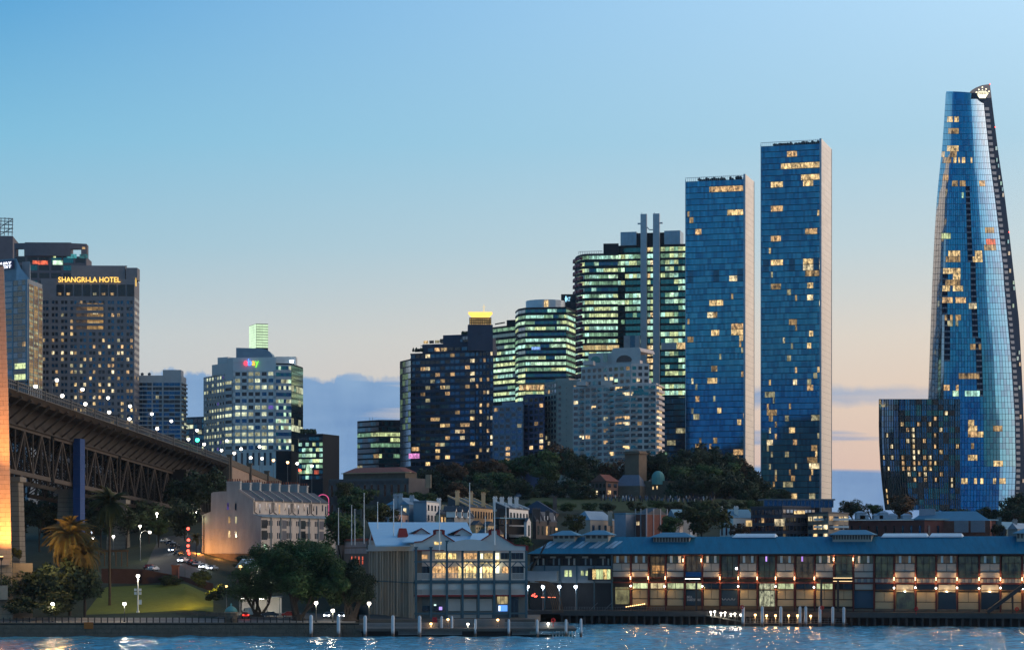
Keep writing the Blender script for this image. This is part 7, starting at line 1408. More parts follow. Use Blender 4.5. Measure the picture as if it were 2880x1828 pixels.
for k, (u, v, Yl, kd, pw, lb) in enumerate(((1212, 1753, 576.2, 'o', 130, 'brightest warm lamp on the jetty screen'), (1260, 1741, 587, 'o', 25, 'small warm lamp above the jetty left of centre'), (1316, 1754, 576.5, 'w', 90, 'white lamp on the jetty middle'), (1400, 1742, 587, 'o', 25, 'small warm lamp above the jetty right of centre'), (1542, 1753, 576.2, 'w', 110, 'white lamp on the right jetty screen'))):
    lamp(lb, u, v, Yl, 2.1, kd, .3, 0, pw, None, 'jetty_lamp')
q = MB(); q.box(X(1216, 585), X(1229, 585), 585, 585.6, 3.0, 4.6); tag(q.build('red_locker', M('red_box', (.35, .02, .03), .6)), 'red locker standing on the jetty', 'locker')
for k, (u, v, lb) in enumerate(((1556, 1743, 'round red life ring on the right jetty screen'), (2087, 1706, 'red life ring by left pontoon piles'), (2312, 1708, 'red life ring by right pontoon piles'), (2577, 1711, 'red life ring on the wharf apron'), (2860, 1712, 'red life ring below the gangway'))):
    Yr = 576.7 if u < 1600 else 655; q = MB(); c_ = P(u, v, Yr); n_ = 12
    for i in range(n_): a0, a1 = 2 * math.pi * i / n_, 2 * math.pi * (i + 1) / n_; q.tube((c_.x + .42 * math.cos(a0), c_.y, c_.z + .42 * math.sin(a0)), (c_.x + .42 * math.cos(a1), c_.y, c_.z + .42 * math.sin(a1)), .17, n=6)
    q.tube((c_.x, c_.y + .2, c_.z - 1.6), (c_.x, c_.y + .2, c_.z + .3), .05); tag(q.build('life_ring', M('ring_red', (.5, .02, .02), .6) if k == 0 else bpy.data.materials['ring_red']), lb, 'life ring')
# pontoon of the wharf restaurants
pn = thing('pontoon', 'floating pontoon with railing in front of the lit wharf bays', 'pontoon', (X(2190, 660), 662, 0)); q = MB(); q.prism([P2(2085, 660), P2(2385, 657), P2(2385, 664), P2(2085, 668)], -.5, .9); q.build('float', dteal, pn); q = MB(); q.hexa([P(1985, 1731, 668), P(2090, 1749, 660), P(2090, 1749, 663), P(1985, 1731, 671), P(1985, 1727, 668), P(2090, 1745, 660), P(2090, 1745, 663), P(1985, 1727, 671)]); q.build('ramp', jw, pn)
q = MB()
for i in range(30): u = 2090 + 10 * i; q.tube((X(u, 660), 660, .9), (X(u, 660), 660, 2.2), .05)
for h in (1.5, 2.2): q.tube((X(2090, 660), 660, h), (X(2380, 657), 657, h), .045)
for i in range(9): a = P(1990 + 12 * i, 1731 + 1.9 * i, 668); q.tube(a, a + Vector((0, 0, 1.3)), .05)
q.build('railing', steel_g, pn)
for u, v in ((2090, 1704), (2144, 1704), (2196, 1704), (2250, 1704), (2306, 1704), (2342, 1705), (2373, 1706), (2266, 1704)):
    o = inst(pme, 'pontoon_pile', None, (X(u, 657), 657, Z(v, 657) - 4.95)); tag(o, 'pale blue pile with capped top along the restaurant pontoon', 'pile', 'piles along the restaurant pontoon')
for k, (u, v) in enumerate(((1999, 1720), (2010, 1719), (2028, 1723), (2039, 1722), (2056, 1726), (2067, 1725), (2083, 1728))): lamp('bright lamp along the pontoon gangway', u, v, 664, 2.6, 'w', .3, 0, 330, 'lamps along the pontoon gangway', 'gangway_lamp')
for k, (u, v) in enumerate(((2124, 1728), (2156, 1730), (2181, 1730), (2218, 1730), (2243, 1730), (2280, 1731))): lamp('warm lamp on the pontoon railing', u, v, 659.5, .9, 'o', .32, 0, 260, 'lamps on the pontoon railing', 'rail_lamp')

# ================================================================== LAMPS AND SIGNALS IN THE PARK
iron = M('cast_iron', (.03, .035, .035), .5)
for u, v, lb in ((148, 1698, 'white globe lamp on promenade below dark bushes'), (350, 1697, 'white globe lamp on promenade beside the lawn'), (889, 1695, 'white globe lamp on promenade right of fig trunk'), (1038, 1696, 'white globe lamp before the column flank'), (936, 1716, 'white globe lamp above the car headlights')):
    lamp(lb, u, v, 581, 3.5, 'w', .45, 0, 420, None, 'globe_lamp', mat=iron)
lamp('bright park lamp on tall pale post with signs', 388, 1619, 601, gz(388, 601), 'w', .45, 0, 900, None, 'park_lamp', mat=white_p, pr=.16)
q = MB(); c_ = P(388, 1668, 600.7)
for dx in (-.7, .5):
    for dz in (0, .9): q.box(c_.x + dx - .25, c_.x + dx + .35, 600.6, 600.9, c_.z + dz - .3, c_.z + dz + .35)
tag(q.build('loudspeakers', white_p), 'four pale loudspeakers fixed to the park lamp post', 'loudspeaker')
q = MB(); q.box(c_.x + .2, c_.x + .95, 600.6, 600.75, c_.z - 2.8, c_.z - 1.6); tag(q.build('sign_plate', white_p), 'white sign plate on the park lamp post', 'sign')
for u, v, vb, arm, kd, pw, lb in ((551, 1439, 1520, 2.6, 'w', 1500, 'arm street lamp left of the terrace gable'), (421, 1496, 1575, 2.8, 'w', 2600, 'arm street lamp beside the sloping road'), (319, 1508, 1560, 0, 'w', 150, 'pale post lamp behind the tall palm'), (394, 1479, 1520, 0, 'w', 200, 'small lamp deep under the bridge trees'), (441, 1444, 1510, 0, 'w', 1500, 'lamp lighting green leaves under the bridge'), (258, 1493, 1530, 0, 'c', 250, 'bright cool lamp beside the blue column'), (262, 1512, 1535, 0, 'w', 120, 'lower lamp beside the blue column'), (676, 1593, 1650, 0, 'o', 150, 'orange signal lamp before the fig tree'), (727, 1589, 1690, -2.2, 'w', 4200, 'street lamp lighting the fig leaves bright green'), (727, 1566, 1690, 0, 'w', 120, 'upper street lamp behind the fig crown')):
    Yl = min(hit(u, vb), 760) if u < 600 else 606; lamp(lb, u, v, Yl, gz(u, Yl) - .1 if u < 600 else 4.3, kd, .42, arm, pw, None, 'street_lamp')
tl = thing('traffic_lights', 'stack of red traffic signals on posts by the sloping road', 'traffic light', P(529, 1575, 690)); q = MB(); q.tube(P(527, 1590, 690), P(527, 1480, 690), .12); q.tube(P(536, 1590, 688), P(536, 1520, 688), .12); q.build('post', black_m, tl)
for u, v in ((529, 1486), (530, 1518), (529, 1534), (529, 1548), (532, 1556)):
    q = MB(); a = P(u, v, 689); q.box(a.x - .4, a.x + .4, 688.9, 689.3, a.z - .6, a.z + .6); q.build('signal_head', black_m, tl); inst(BULB['r'], 'signal_lens', tl, P(u, v, 688.6), 0, (1.1,) * 3)
light('signal_glow', P(530, 1540, 686), 160, (1, .35, .12), tl, .5)

# ================================================================== CARS
tyre = M('tyre', (.012, .012, .012), .9); chrome = M('wheel_alloy', (.35, .35, .36), .35, metal=.7); cgl = M('car_glass', (.01, .012, .015), .08, spec=.6)
def car_meshes(paint, van=False):
    P_ = [(-2.15, .45), (-2.2, .85), (-2.0, 1.0), (-1.45, 1.05), (-.75, 1.5), (.75, 1.52), (1.5, 1.1), (2.1, 1.0), (2.2, .8), (2.15, .45)] if not van else [(-2.4, .5), (-2.45, 1.0), (-2.2, 1.25), (-1.6, 2.1), (2.3, 2.2), (2.45, 1.9), (2.45, .5)]
    q = MB(); k = len(P_); wdt = [.86 if z_ < 1.06 else .70 for _, z_ in P_] if not van else [.95 if z_ < 1.3 else .88 for _, z_ in P_]
    q.v += [(x, -w_, z_) for (x, z_), w_ in zip(P_, wdt)] + [(x, w_, z_) for (x, z_), w_ in zip(P_, wdt)]; q.f += [tuple(range(k)), tuple(range(2 * k - 1, k - 1, -1))] + [(i, k + i, k + (i + 1) % k, (i + 1) % k) for i in range(k)]; q.m += [0] * (k + 2)
    body = q.mesh('body', paint)
    q = MB(); q.box(-1.45, -.82, -.66, .66, 1.10, 1.46) if not van else q.box(-2.05, -1.75, -.8, .8, 1.4, 1.95); ws = q.mesh('windscreen', cgl); ws = MB(); 
    if van: ws.hexa([(-2.24, -.8, 1.3), (-2.2, -.8, 1.3), (-2.2, .8, 1.3), (-2.24, .8, 1.3), (-1.72, -.78, 1.98), (-1.62, -.78, 1.98), (-1.62, .78, 1.98), (-1.72, .78, 1.98)])
    else: ws.hexa([(-1.46, -.66, 1.08), (-1.3, -.66, 1.08), (-1.3, .66, 1.08), (-1.46, .66, 1.08), (-.84, -.6, 1.47), (-.7, -.6, 1.47), (-.7, .6, 1.47), (-.84, .6, 1.47)])
    ws = ws.mesh('windscreen', cgl); q = MB()
    if van: q.box(-1.6, -.7, -.955, .955, 1.35, 1.9)
    else: q.box(-.8, 1.1, -.75, .75, 1.08, 1.42)
    sw_ = q.mesh('side_window', cgl); q = MB()
    for i in range(1): q.lathe((0, 0, 0), [(.3, -.11), (.33, -.08), (.33, .08), (.3, .11)], 12)
    q.v = [(x, z_, y) for x, y, z_ in q.v]; tm = q.mesh('tyre', tyre); q = MB(); q.lathe((0, 0, 0), [(.2, -.13), (.2, .13)], 10); q.v = [(x, z_, y) for x, y, z_ in q.v]; rm = q.mesh('rim', chrome)
    q = MB(); q.lathe((0, 0, 0), [(.05, -.14), (.14, -.1), (.16, 0), (.14, .1), (.05, .14)], 8); return body, ws, sw_, tm, rm
hl_m = MB(); hl_m.lathe((0, 0, 0), [(.04, -.16), (.16, -.08), (.16, .08), (.04, .16)], 8); HLW = hl_m.mesh('headlight', EM('headlight', (.85, .92, 1), 14)); HLO = hl_m.mesh('headlight', M('headlight_glass', (.4, .42, .45), .2)); TLR = hl_m.mesh('tail_light', EM('tail_red', (1, .05, .03), 5))
CARS = {k: car_meshes(M(k + '_paint', c, .3, .05, spec=.6)) for k, c in (('white', (.6, .6, .6)), ('blue', (.03, .07, .14)), ('dark', (.02, .022, .026)), ('silver', (.3, .31, .33)), ('red', (.28, .015, .012)))}
CARS['van'] = car_meshes(M('van_paint', (.55, .55, .52), .4, .05), True)
def car(label, kind, u, v, ang, lights=None, Y=None, z=None, group='cars on the sloping road'):
    Yc = Y or hit(u, v, 640, 820); zc = (gz(u, Yc) + .07) if z is None else z; t = thing('parked_car' if kind != 'van' else 'parked_van', label, 'car' if kind != 'van' else 'van', (X(u, Yc), Yc, zc), group); bd, ws, sw_, tm, rm = CARS[kind]; ca, sa = math.cos(ang), math.sin(ang)
    W = lambda x, y, z_: (X(u, Yc) + x * ca - y * sa, Yc + x * sa + y * ca, zc + z_)
    for me, nm in ((bd, 'body'), (ws, 'windscreen'), (sw_, 'side_window')): inst(me, nm, t, W(0, 0, 0), ang)
    for x in (-1.35, 1.35):
        for y in (-.8, .8): w_ = inst(tm, 'wheel', t, W(x, y, .33), ang); inst(rm, 'rim', w_, W(x, y, .33), 0); w_.children[0].location = (0, 0, 0)
    front = HLW if lights in ('head', 'both') else HLO
    for y in (-.62, .62):
        inst(front, 'headlight', t, W(-2.2, y, .75), ang, (1.1, 1.1, 1.1) if lights == 'head' else (1, 1, 1)); inst(TLR if lights == 'tail' else HLO, 'tail_light', t, W(2.18, y, .85), ang)
    if lights == 'head': light('beam', W(-2.9, 0, .7), 60, (.9, .95, 1), t, .3)
    if lights == 'tail': light('tail_glow', W(2.9, 0, .8), 40, (1, .1, .05), t, .3)
an = math.radians(72)
for kd, u, v, li, lb in (('white', 465, 1527, None, 'white car highest up the sloping road'), ('blue', 481, 1533, None, 'dark blue car second from top of the road'), ('dark', 494, 1541, None, 'dark car third from top of the road'), ('blue', 489, 1553, 'head', 'blue car with headlights on halfway up the road'), ('dark', 503, 1562, None, 'dark car just above the white headlight car'), ('white', 516, 1582, 'head', 'white car with headlights on mid road'), ('dark', 540, 1588, None, 'dark car behind the signal posts'), ('silver', 557, 1593, None, 'silver car near the lower bend'), ('white', 575, 1600, 'head', 'white car with bright headlight at the lower bend'), ('silver', 598, 1604, 'head', 'silver car furthest right at the lower bend')):
    car(lb, kd, u, v, an, li)
car('dark red car parked at left kerb of the road', 'red', 420, 1602, an + math.pi); car('pale sedan at left kerb low on the road', 'white', 431, 1606, an + math.pi)
car('red car with glowing tail lights beside the white van', 'red', 690, 1726, math.radians(-80), 'tail', 592, 4.2, 'cars on the quay'); car('white van under a lit canopy behind the kiosk', 'van', 700, 1718, math.radians(-70), None, 602, 4.4, 'cars on the quay')
car('dark car parked under the fig tree', 'dark', 760, 1722, math.radians(5), None, 599, 4.2, 'cars on the quay'); car('red car half hidden behind the fig trunk', 'red', 815, 1722, math.radians(10), None, 600, 4.2, 'cars on the quay')
car('car with dazzling headlights facing the water, left', 'silver', 924, 1725, math.radians(82), 'head', 596, 4.1, 'cars on the quay'); car('car with dazzling headlights facing the water, right', 'dark', 960, 1728, math.radians(95), 'head', 593, 4.1, 'cars on the quay')
# lit van shelter
sh_ = thing('lit_shelter', 'small shelter with bright strip lights behind the kiosk', 'shelter', P(710, 1730, 612)); q = MB(); q.box(X(672, 612), X(790, 612), 610, 616, Z(1680, 612), Z(1677, 612)); q.build('roof', steel_g, sh_); q = MB(); q.box(X(676, 612), X(788, 612), 615.5, 616, 4.2, Z(1680, 612)); q.build('back_wall', whiteh, sh_)
for u in (674, 716, 786): q = MB(); q.tube((X(u, 611), 611, 4.2), (X(u, 611), 611, Z(1680, 612)), .1); q.build('post', steel_g, sh_)
q = MB(); q.box(X(675, 610), X(695, 610), 609.8, 610.2, Z(1683, 610), Z(1681, 610)); q.box(X(730, 610), X(742, 610), 609.8, 610.2, Z(1685, 610), Z(1682, 610)); q.build('strip_light', lamp_w, sh_); light('shelter_light', P(700, 1690, 608), 320, (1, .92, .75), sh_, .4); light('shelter_light', P(760, 1695, 608), 320, (1, .95, .7), sh_, .4)
# blue roofed hut by the fig
house('blue_hut', 'small hut with blue iron roof left of the fig tree', (662, 618), (700, 612), (735, 622), 1596, 1640, brownw, ironb, 'gableL', 1571, wr=(1, 1)).finish()
# park walls, gate posts
q = MB()
for (u0, v0), (u1, v1) in (((285, 1598), (400, 1600)), ((400, 1600), (520, 1622)), ((520, 1622), (600, 1640))):
    a, c = P(u0, v0, 646), P(u1, v1, 648); q.hexa([a - Vector((0, 0, 4)), c - Vector((0, 0, 4)), c + Vector((0, .6, -4)), a + Vector((0, .6, -4)), a, c, c + Vector((0, .6, 0)), a + Vector((0, .6, 0))])
tag(q.build('park_wall', M('dark_park_brick', (.07, .035, .03), .9, .3, .6, bump=.4)), 'low brick wall between lawn and sloping road', 'wall')
q = MB(); a = P(493, 1592, 645); q.box(a.x - .9, a.x + .9, 644.5, 646.3, a.z - 4, a.z); q.box(a.x - 1.1, a.x + 1.1, 644.3, 646.5, a.z, a.z + .4); tag(q.build('brick_pillar', brick), 'square brick gate pillar at top of the lawn', 'pillar')
pg = thing('pergola', 'dark timber pergola frame behind the tall palm', 'pergola', P(320, 1585, 650))
for i in range(6):
    q = MB(); a = P(278 + 16 * i, 1592, 650); q.tube(a, a + Vector((0, 0, 4.2)), .16); q.build('post', wtim, pg)
for k in range(3): q = MB(); a = P(275, 1551 - 2 * k, 650 + k); c = P(362, 1550 - 2 * k, 650 + k); q.beam(a, c, .2, .25); q.build('beam', wtim, pg)

# ================================================================== TREES
leafs = {k: [M(k + '_a', c, .8, .35, .35), M(k + '_b', tuple(x * 1.5 for x in c), .8, .3, .35), M(k + '_c', tuple(x * .65 for x in c), .8, .3, .35)] for k, c in (('leaf_dark', (.028, .044, .022)), ('leaf_green', (.048, .082, .026)), ('leaf_olive', (.055, .060, .020)), ('leaf_rust', (.085, .045, .022)))}
bark = M('bark', (.06, .045, .035), .95, .4, 1.5, bump=.6)
def crown_me(name, seed, n, leaf, mats, nclump=16, flat=.72, gap=.0):
    r = random.Random(seed); mb = MB(); cl_ = []
    while len(cl_) < nclump:
        p_ = Vector((r.uniform(-1, 1), r.uniform(-1, 1), r.uniform(-.75, 1)))
        if .25 < p_.length < .82: cl_.append((p_, r.uniform(.24, .42), r.choice([0, 0, 1, 2])))
    cl_.append((Vector((0, 0, 0)), .5, 2))
    for i in range(n):
        c, rad, mi = cl_[i % len(cl_)]; d = Vector((r.gauss(0, 1), r.gauss(0, 1), r.gauss(0, 1))).normalized(); p_ = c + d * rad * (.55 + .5 * r.random()); p_.z *= flat
        s_ = leaf * r.uniform(.5, 1.3); a = Vector((r.gauss(0, 1), r.gauss(0, 1), r.gauss(0, .6))).normalized(); b2 = a.cross(d + Vector((.01, .02, .03))).normalized()
        mb.poly([p_ - a * s_, p_ + b2 * s_ * .5, p_ + a * s_, p_ - b2 * s_ * .5], mi if r.random() < .75 else r.choice([0, 1, 2]))
    return mb.mesh(name, mats)
def limb(mb, a, d, L, r, lv, rg):
    b2 = a + d * L; mb.tube(a, b2, r, r * .65, 6)
    if lv == 0: return
    for i in range(rg.choice([2, 3])):
        nd_ = (d + Vector((rg.uniform(-.8, .8), rg.uniform(-.8, .8), rg.uniform(-.1, .5)))).normalized(); limb(mb, b2, nd_, L * rg.uniform(.6, .8), r * .6, lv - 1, rg)
def trunk_me(seed, h=1.0, r=.05, lv=3):
    rg = random.Random(seed); mb = MB(); limb(mb, Vector((0, 0, -.05)), Vector((rg.uniform(-.1, .1), rg.uniform(-.1, .1), 1)).normalized(), h * .42, r, lv, rg); return mb.mesh('trunk', bark)
TR = [trunk_me(s_) for s_ in (1, 2, 3)]
CR = {k: [crown_me('crown', 10 * i + j, 2600, .085, leafs[k], 15 + 2 * j, .72 if k != 'leaf_dark' else .8) for j in range(3)] for i, k in enumerate(leafs)}
def tree(label, u, v_top, Y, rad_px, kind='leaf_dark', zb=None, group=None, flat=1.0, name='tree', trunk=True, asp=1.0):
    s_ = Y / F; r = rad_px * s_; zt = Z(v_top, Y); zb = gz(u, Y) if zb is None else zb; t = thing(name, label, 'tree', (X(u, Y), Y, zb), group); cz = zt - r * .78 * flat
    inst(R.choice(CR[kind]), 'crown', t, (X(u, Y), Y, cz), R.uniform(0, 6.28), (r * asp, r * asp, r * flat))
    if trunk: h = max(1.5, cz - zb + r * .3); inst(R.choice(TR), 'trunk', t, (X(u, Y), Y, zb), R.uniform(0, 6), (max(h * .55, r * .7),) * 2 + (h,))
    return t
OL = [(1190, 1322), (1225, 1303), (1270, 1296), (1325, 1292), (1375, 1286), (1420, 1276), (1470, 1268), (1520, 1258), (1565, 1246), (1605, 1256), (1650, 1284), (1700, 1290), (1735, 1290), (1790, 1292), (1812, 1268), (1855, 1260), (1905, 1266), (1950, 1250), (1992, 1244), (2035, 1264), (2075, 1286), (2105, 1312), (2135, 1338), (2158, 1362)]
for k, (u, v) in enumerate(OL): tree('dark tree in the wood along the hilltop', u, v, 1015 + R.uniform(-12, 12), R.uniform(42, 62), R.choice(['leaf_dark', 'leaf_dark', 'leaf_green', 'leaf_rust']), None, 'trees of the hilltop wood')
for k in range(26):
    u = R.uniform(1200, 2110); vo = min(v for uu, v in OL if abs(uu - u) < 60)
    if 1640 < u < 1910: continue
    tree('dark tree in the wood along the hilltop', u, vo + R.uniform(34, 62), 985 + R.uniform(-15, 10), R.uniform(42, 58), R.choice(['leaf_dark', 'leaf_dark', 'leaf_green']), None, 'trees of the hilltop wood')
for u, v in ((1930, 1330), (1990, 1325), (2050, 1335), (2095, 1350), (1900, 1345), (1640, 1345), (1590, 1340), (1540, 1340), (1480, 1345), (1420, 1350), (1360, 1345), (1300, 1345), (1250, 1350)): tree('dark tree in the wood along the hilltop', u, v, 955 + R.uniform(-8, 8), R.uniform(40, 52), 'leaf_dark', None, 'trees of the hilltop wood')
for lb, u, v, Y, r, kd, fl in (('rust tinged round tree above the dormer houses', 1285, 1355, 900, 48, 'leaf_rust', .8), ('ochre tree left of the dark wood above orange terrace', 1370, 1368, 880, 40, 'leaf_olive', .8), ('green tree behind the long iron house', 1150, 1372, 900, 44, 'leaf_green', .8), ('green tree below the institute wall', 1195, 1378, 890, 34, 'leaf_green', .8), ('dark bushy tree before the institute, left', 1020, 1362, 880, 46, 'leaf_green', .8), ('slim tree before the institute wall', 965, 1348, 860, 30, 'leaf_olive', 1.3), ('tree behind the last terrace chimney', 985, 1380, 800, 45, 'leaf_green', .9),
                               ('big leafy tree right of the terrace row', 965, 1420, 690, 68, 'leaf_green', 1.1), ('leafy tree before the long iron house', 1075, 1412, 700, 50, 'leaf_olive', .9), ('dense tree filling the gap below terrace houses', 880, 1500, 640, 60, 'leaf_green', .8), ('green lit bush right of the pier hotel roof', 1470, 1500, 690, 34, 'leaf_green', .8), ('round olive tree left of the cream hall', 1617, 1440, 770, 36, 'leaf_olive', 1.0), ('large round rusty tree above the wharf roof', 1975, 1402, 770, 78, 'leaf_olive', .95), ('small tree left of the large rusty tree', 1880, 1445, 765, 38, 'leaf_green', 1.0), ('bare purple tree beside the white cottage', 2080, 1470, 760, 28, 'leaf_rust', 1.0),
                               ('dark tree against the sky left of the rusty dome tree', 2405, 1398, 860, 44, 'leaf_dark', .8), ('dome shaped rust coloured tree before the curved podium', 2537, 1386, 850, 58, 'leaf_rust', .9), ('low green tree between the dark and rusty trees', 2462, 1412, 855, 26, 'leaf_green', .9), ('dark tree at the right edge', 2850, 1385, 850, 52, 'leaf_dark', 1.0), ('low dark tree at foot of the tallest tower', 2780, 1420, 860, 34, 'leaf_dark', .8), ('tree right of hotel on the tower foot', 2690, 1425, 900, 36, 'leaf_olive', .7), ('dark tree right of the hilltop wood before taller tower', 2195, 1372, 930, 40, 'leaf_dark', .8),
                               ('dark tree hiding the far bridge spans', 530, 1310, 800, 72, 'leaf_dark', 1.1), ('dark tree under the bridge near the stone abutment', 590, 1315, 790, 56, 'leaf_dark', 1.2), ('dark tree left of the terrace gable', 520, 1400, 760, 62, 'leaf_dark', 1.1), ('tree under the middle of the bridge', 420, 1405, 770, 58, 'leaf_dark', 1.0), ('lamp lit green tree under the bridge', 445, 1452, 745, 36, 'leaf_green', 1.0), ('tree in the dark behind the palm', 355, 1420, 760, 52, 'leaf_dark', 1.0), ('dark tree between bridge piers', 110, 1420, 760, 46, 'leaf_dark', 1.0), ('shadowed tree beside the blue column', 285, 1440, 740, 44, 'leaf_dark', 1.0)):
    tree(lb, u, v, Y, r, kd, None, None, fl)
for k, u in enumerate((1500, 1545, 1600, 1660, 1720, 1780, 1840, 1900, 1960, 2020, 2080, 2130)): tree('low hedge bush along the foot of the hill lawn', u + R.uniform(-10, 10), 1404 + R.uniform(-3, 8), 885 + R.uniform(-6, 6), R.uniform(26, 36), R.choice(['leaf_green', 'leaf_dark', 'leaf_olive']), None, 'bushes along the hill lawn', .7, 'bush', False)
for lb, u, v, Y, r, kd, fl in (('dark bush at the left edge of the park', 15, 1600, 588, 62, 'leaf_dark', 1.1), ('dense dark bush left of the hanging foliage', 110, 1585, 590, 62, 'leaf_dark', 1.1), ('tall dark bush mass before the golden palm', 190, 1568, 588, 78, 'leaf_dark', 1.2), ('dark bush falling right towards the lawn', 252, 1590, 590, 50, 'leaf_dark', 1.2), ('olive bush low beside the promenade', 150, 1650, 584, 60, 'leaf_olive', .9), ('dark low bush on promenade edge', 60, 1670, 583, 50, 'leaf_dark', .8), ('lamp lit small bush at the pylon foot', 44, 1538, 592, 20, 'leaf_olive', 1.2), ('dark hedge above the lawn end', 560, 1600, 630, 40, 'leaf_dark', .8), ('dark hedge right of the lawn tip', 615, 1640, 606, 34, 'leaf_dark', 1.0), ('orange lit bush at the lawn tip', 600, 1660, 604, 24, 'leaf_olive', .9), ('dark shrub behind the lawn edge', 480, 1612, 640, 34, 'leaf_dark', .7), ('ivy mass at the terrace foot', 800, 1520, 660, 52, 'leaf_dark', .8), ('bush under the terrace embankment', 690, 1555, 690, 44, 'leaf_dark', .7)):
    tree(lb, u, v, Y, r, kd, None, None, fl, 'bush', False)
for k, (u, v, r) in enumerate(((70, 1385, 62), (150, 1372, 70), (235, 1380, 66), (310, 1392, 60), (380, 1396, 56), (460, 1388, 60))): tree(['dark tree behind the bridge pier nearest the pylon', 'tall dark tree seen between the stone piers', 'dark tree behind the blue column', 'dark tree behind the tall palm crown', 'dark tree under the far truss', 'dark tree below the end of the truss'][k], u, v, 850 + 6 * k, r, 'leaf_dark', None, None, 1.2)
# big fig trees on the quay
def big_tree(label, parts, u, Y, zb, seed, n, kd):
    t = thing('fig_tree', label, 'tree', (X(u, Y), Y, zb)); rg = random.Random(seed); s_ = Y / F; mb = MB()
    for cu, cv, ru, rv in parts:
        cme = crown_me('crown', rg.randint(0, 9999), int(n * ru * rv / 2500), .05, leafs[kd], 24, 1.0); inst(cme, 'crown', t, P(cu, cv, Y + rg.uniform(-2, 2)), rg.uniform(0, 6), (ru * s_, ru * s_ * .8, rv * s_))
    base = Vector((X(u, Y), Y, zb)); 
    for k in range(7):
        st = base + Vector((rg.uniform(-1.2, 1.2), rg.uniform(-.8, .8), 0)); cu, cv, ru, rv = parts[k % len(parts)]; en = P(cu + rg.uniform(-.5, .5) * ru, cv, Y); mid = (st + en) / 2 + Vector((rg.uniform(-1, 1), 0, rg.uniform(-1.5, .5)))
        mb.tube(st, mid, .42, .26, 7); mb.tube(mid, en, .26, .1, 6)
        for j in range(3): e2 = mid + Vector((rg.uniform(-3, 3), rg.uniform(-2, 2), rg.uniform(2, 5))); mb.tube(mid, e2, .16, .06, 5)
    mb.lathe(base - Vector((0, 0, .4)), [(2.2, 0), (1.5, .6), (.9, 1.6)], 10); mb.build('trunk', bark, t); return t
big_tree('big spreading fig tree on the quay before the terrace houses', [(835, 1612, 112, 74), (762, 1580, 82, 58), (890, 1568, 84, 60), (935, 1630, 86, 74), (825, 1556, 74, 46), (850, 1650, 80, 50)], 840, 590, 4.0, 5, 6000, 'leaf_green')
big_tree('dark round tree right of the big fig before the column flank', [(985, 1625, 68, 74), (1018, 1655, 48, 54)], 985, 588, 4.0, 9, 5200, 'leaf_dark')
big_tree('fig tree lit bright green by the street lamp', [(710, 1630, 66, 46), (745, 1655, 52, 40), (680, 1665, 54, 34)], 725, 600, 4.3, 12, 5600, 'leaf_green')
# palms
def frond_me(mats):
    mb = MB(); n = 16; pts = [Vector((i / n, 0, .38 * math.sin(i / n * 1.5) - .62 * (i / n) ** 2.2)) for i in range(n + 1)]
    for a, c in zip(pts, pts[1:]): mb.tube(a, c, .012, .01, 4, 0)
    for i in range(2, n + 1):
        for s_ in (-1, 1):
            for f in (0, .5): p_ = pts[i - 1].lerp(pts[i], f); l = .26 * math.sin(min(1, i / n * 1.1 + .1) * math.pi * .92) + .05; mb.poly([p_ - Vector((.018, 0, 0)), p_ + Vector((.018, 0, 0)), p_ + Vector((.12, s_ * l, -.10 - .1 * i / n))], 1)
    return mb.mesh('frond', mats)
fr_d = frond_me([leafs['leaf_dark'][0], leafs['leaf_olive'][0]]); fr_g = frond_me([leafs['leaf_olive'][1], M('dry_frond', (.12, .085, .03), .9)])
def palm(label, u, vb, vc, Y, rad_px, me, n=46, droop=0, r0=.34, zb=None):
    s_ = Y / F; zb = gz(u, Y) if zb is None else zb; zc = Z(vc, Y); t = thing('palm_tree', label, 'palm', (X(u, Y), Y, zb)); mb = MB(); k = 10
    for i in range(k): mb.tube((X(u, Y) + .05 * math.sin(i), Y, zb + (zc - zb) * i / k - .1), (X(u, Y) + .05 * math.sin(i + 1), Y, zb + (zc - zb) * (i + 1) / k), r0 * 1.12 - .01 * i, r0 - .01 * i, 9)
    mb.build('trunk', bark, t); r = rad_px * s_
    for i in range(n):
        el_ = math.radians(R.uniform(-70 - droop, 70)); inst(me, 'frond', t, (X(u, Y), Y, zc), 0, (r * R.uniform(.85, 1.1),) * 3, (0, -el_, R.uniform(0, 6.28)))
palm('tall dark palm standing on the lawn', 308, 1655, 1420, 612, 58, fr_d, 64, 15); palm('golden lit shaggy palm behind the bushes', 196, 1640, 1512, 594, 74, fr_g, 120, 22); palm('second shaggy palm right of the golden palm', 238, 1640, 1560, 592, 54, fr_g, 80, 20); palm('small lit palm by the terrace corner', 552, 1560, 1512, 712, 20, fr_g, 30, 0, .2)
pl2 = thing('garden_light', 'hidden warm garden light below the golden palm', 'light', P(150, 1560, 585)); q = MB(); q.lathe(P(150, 1560, 585), [(.1, 0), (.2, .2), (.15, .4)], 8); q.tube(P(150, 1600, 585), P(150, 1560, 585), .06); q.build('lamp_head', black_m, pl2); light('palm_flood', P(150, 1535, 582), 6000, (1, .62, .2), pl2, 2.0)
lt = lamp('amber lamp beside the right tip of the lawn', 637, 1648, 603, 4.5, 'o', .3, 0, 0, None, 'park_lamp'); light('lawn_flood', P(618, 1622, 604), 16000, (1, .62, .05), lt, .6, 110, P(430, 1690, 618))
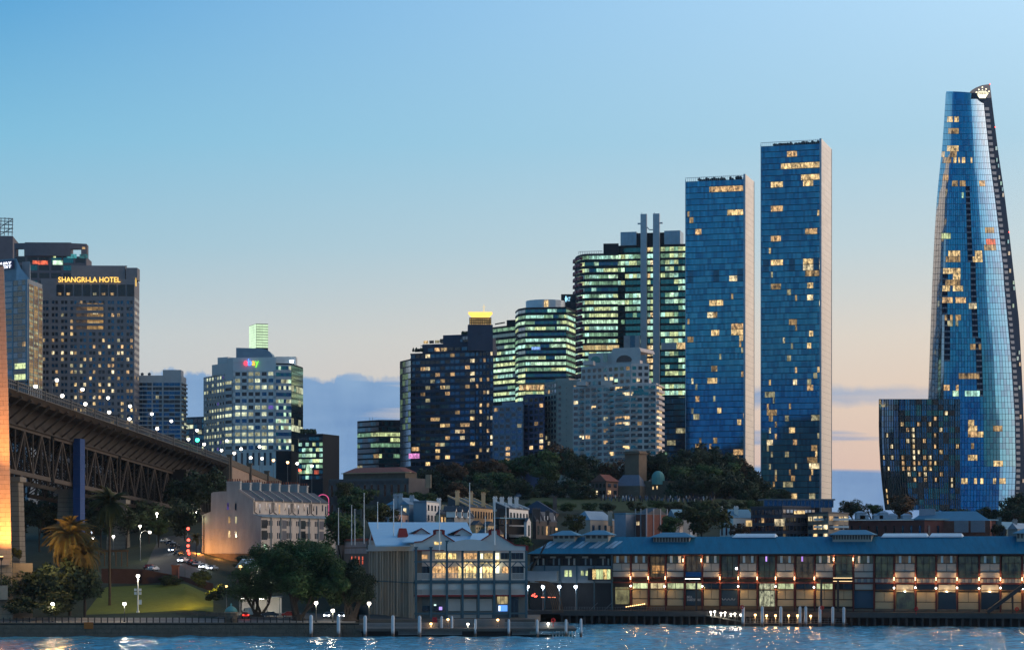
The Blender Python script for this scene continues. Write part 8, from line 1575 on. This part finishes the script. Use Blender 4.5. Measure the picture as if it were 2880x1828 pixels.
# evening crowd on the hill lawn, too small to tell apart
mb = MB()
for i in range(150):
    u = R.uniform(1690, 2010); Yc = R.uniform(935, 952); z_ = gz(u, Yc); s_ = R.uniform(.8, 1.05); mb.lathe((X(u, Yc), Yc, z_), [(.18 * s_, 0), (.24 * s_, .8 * s_), (.27 * s_, 1.35 * s_), (.1 * s_, 1.5 * s_), (.13 * s_, 1.65 * s_), (.06 * s_, 1.78 * s_)], 6, R.choice([0, 0, 1, 2, 3]))
tag(mb.build('crowd', [M('cloth_dark', (.03, .03, .05)), M('cloth_white', (.5, .5, .5)), M('cloth_blue', (.06, .12, .2)), M('cloth_tan', (.2, .14, .1))]), 'evening crowd scattered over the hill lawn by the observatory', 'crowd', kind='stuff')
q = MB(); q.box(X(236, 576.4), X(262, 576.4), 576.35, 576.5, 2.0, 3.6); tag(q.build('orange_board', M('orange_board', (.32, .10, .02), .7)), 'orange warning board fixed to the sea wall', 'sign')
for i, (u, v) in enumerate(((880, 1784), (892, 1780), (904, 1776), (916, 1772), (928, 1768), (940, 1765))): pass
st = thing('water_steps', 'stone steps leading down to the water beside the white piles', 'steps', P(915, 1785, 576))
for i in range(7): q = MB(); q.box(X(878 + 10 * i, 575.5), X(962, 575.5), 575.2, 577.0, -.6, .4 + .4 * i); q.v = [(x, y + .02 * i, z_) for x, y, z_ in q.v]; q.build('step', stone_dk, st)
# roofs and garden at the right edge
house('edge_cottage', 'blue roofed cottage at the right edge below dark trees', (2835, 788), (2862, 782), (2935, 796), 1487, 1530, greyw, ironb, 'gableL', 1470, wr=(2, 1), chim=((2856, 1463, 786),)).finish()
house('edge_terrace', 'teal roofed terrace behind the hedge near the right edge', (2786, 812), (2830, 806), (2870, 815), 1488, 1530, M('teal_wall', (.10, .16, .17), .9), bl, 'gableL', 1466, wr=(2, 1), chim=((2812, 1457, 808),)).finish()
for lb, u, v, Y, r, kd, fl in (('dark tree sloping up at the right edge, foremost', 2868, 1408, 838, 44, 'leaf_dark', 1.1), ('dark tree left of the right edge trees', 2832, 1428, 842, 34, 'leaf_dark', 1.0), ('tall dark tree cut by the right edge', 2905, 1372, 850, 60, 'leaf_dark', 1.3), ('hedge beside the brick building end', 2805, 1472, 796, 22, 'leaf_dark', .9), ('low tree right of the hipped brick block', 2800, 1438, 850, 30, 'leaf_dark', .9), ('dark tree before the tower entrance', 2745, 1432, 880, 28, 'leaf_dark', .8)): tree(lb, u, v, Y, r, kd, None, None, fl)
# ================================================================== EVENING HAZE
hz = MB(); hz.box(-1500, 1500, -60, 2600, -4.5, 300); m, t, b = newmat('evening_haze'); t.nodes.remove(b); pv = nd(t, 'ShaderNodeVolumePrincipled'); pv.inputs['Color'].default_value = (.82, .9, 1, 1); pv.inputs['Density'].default_value = 2e-5; pv.inputs['Anisotropy'].default_value = .3
t.links.new(pv.outputs[0], t.nodes['Material Output'].inputs['Volume']); tag(hz.build('haze', m), kind='stuff')
for o in bpy.data.objects:
    if '_o' in o: del o['_o']
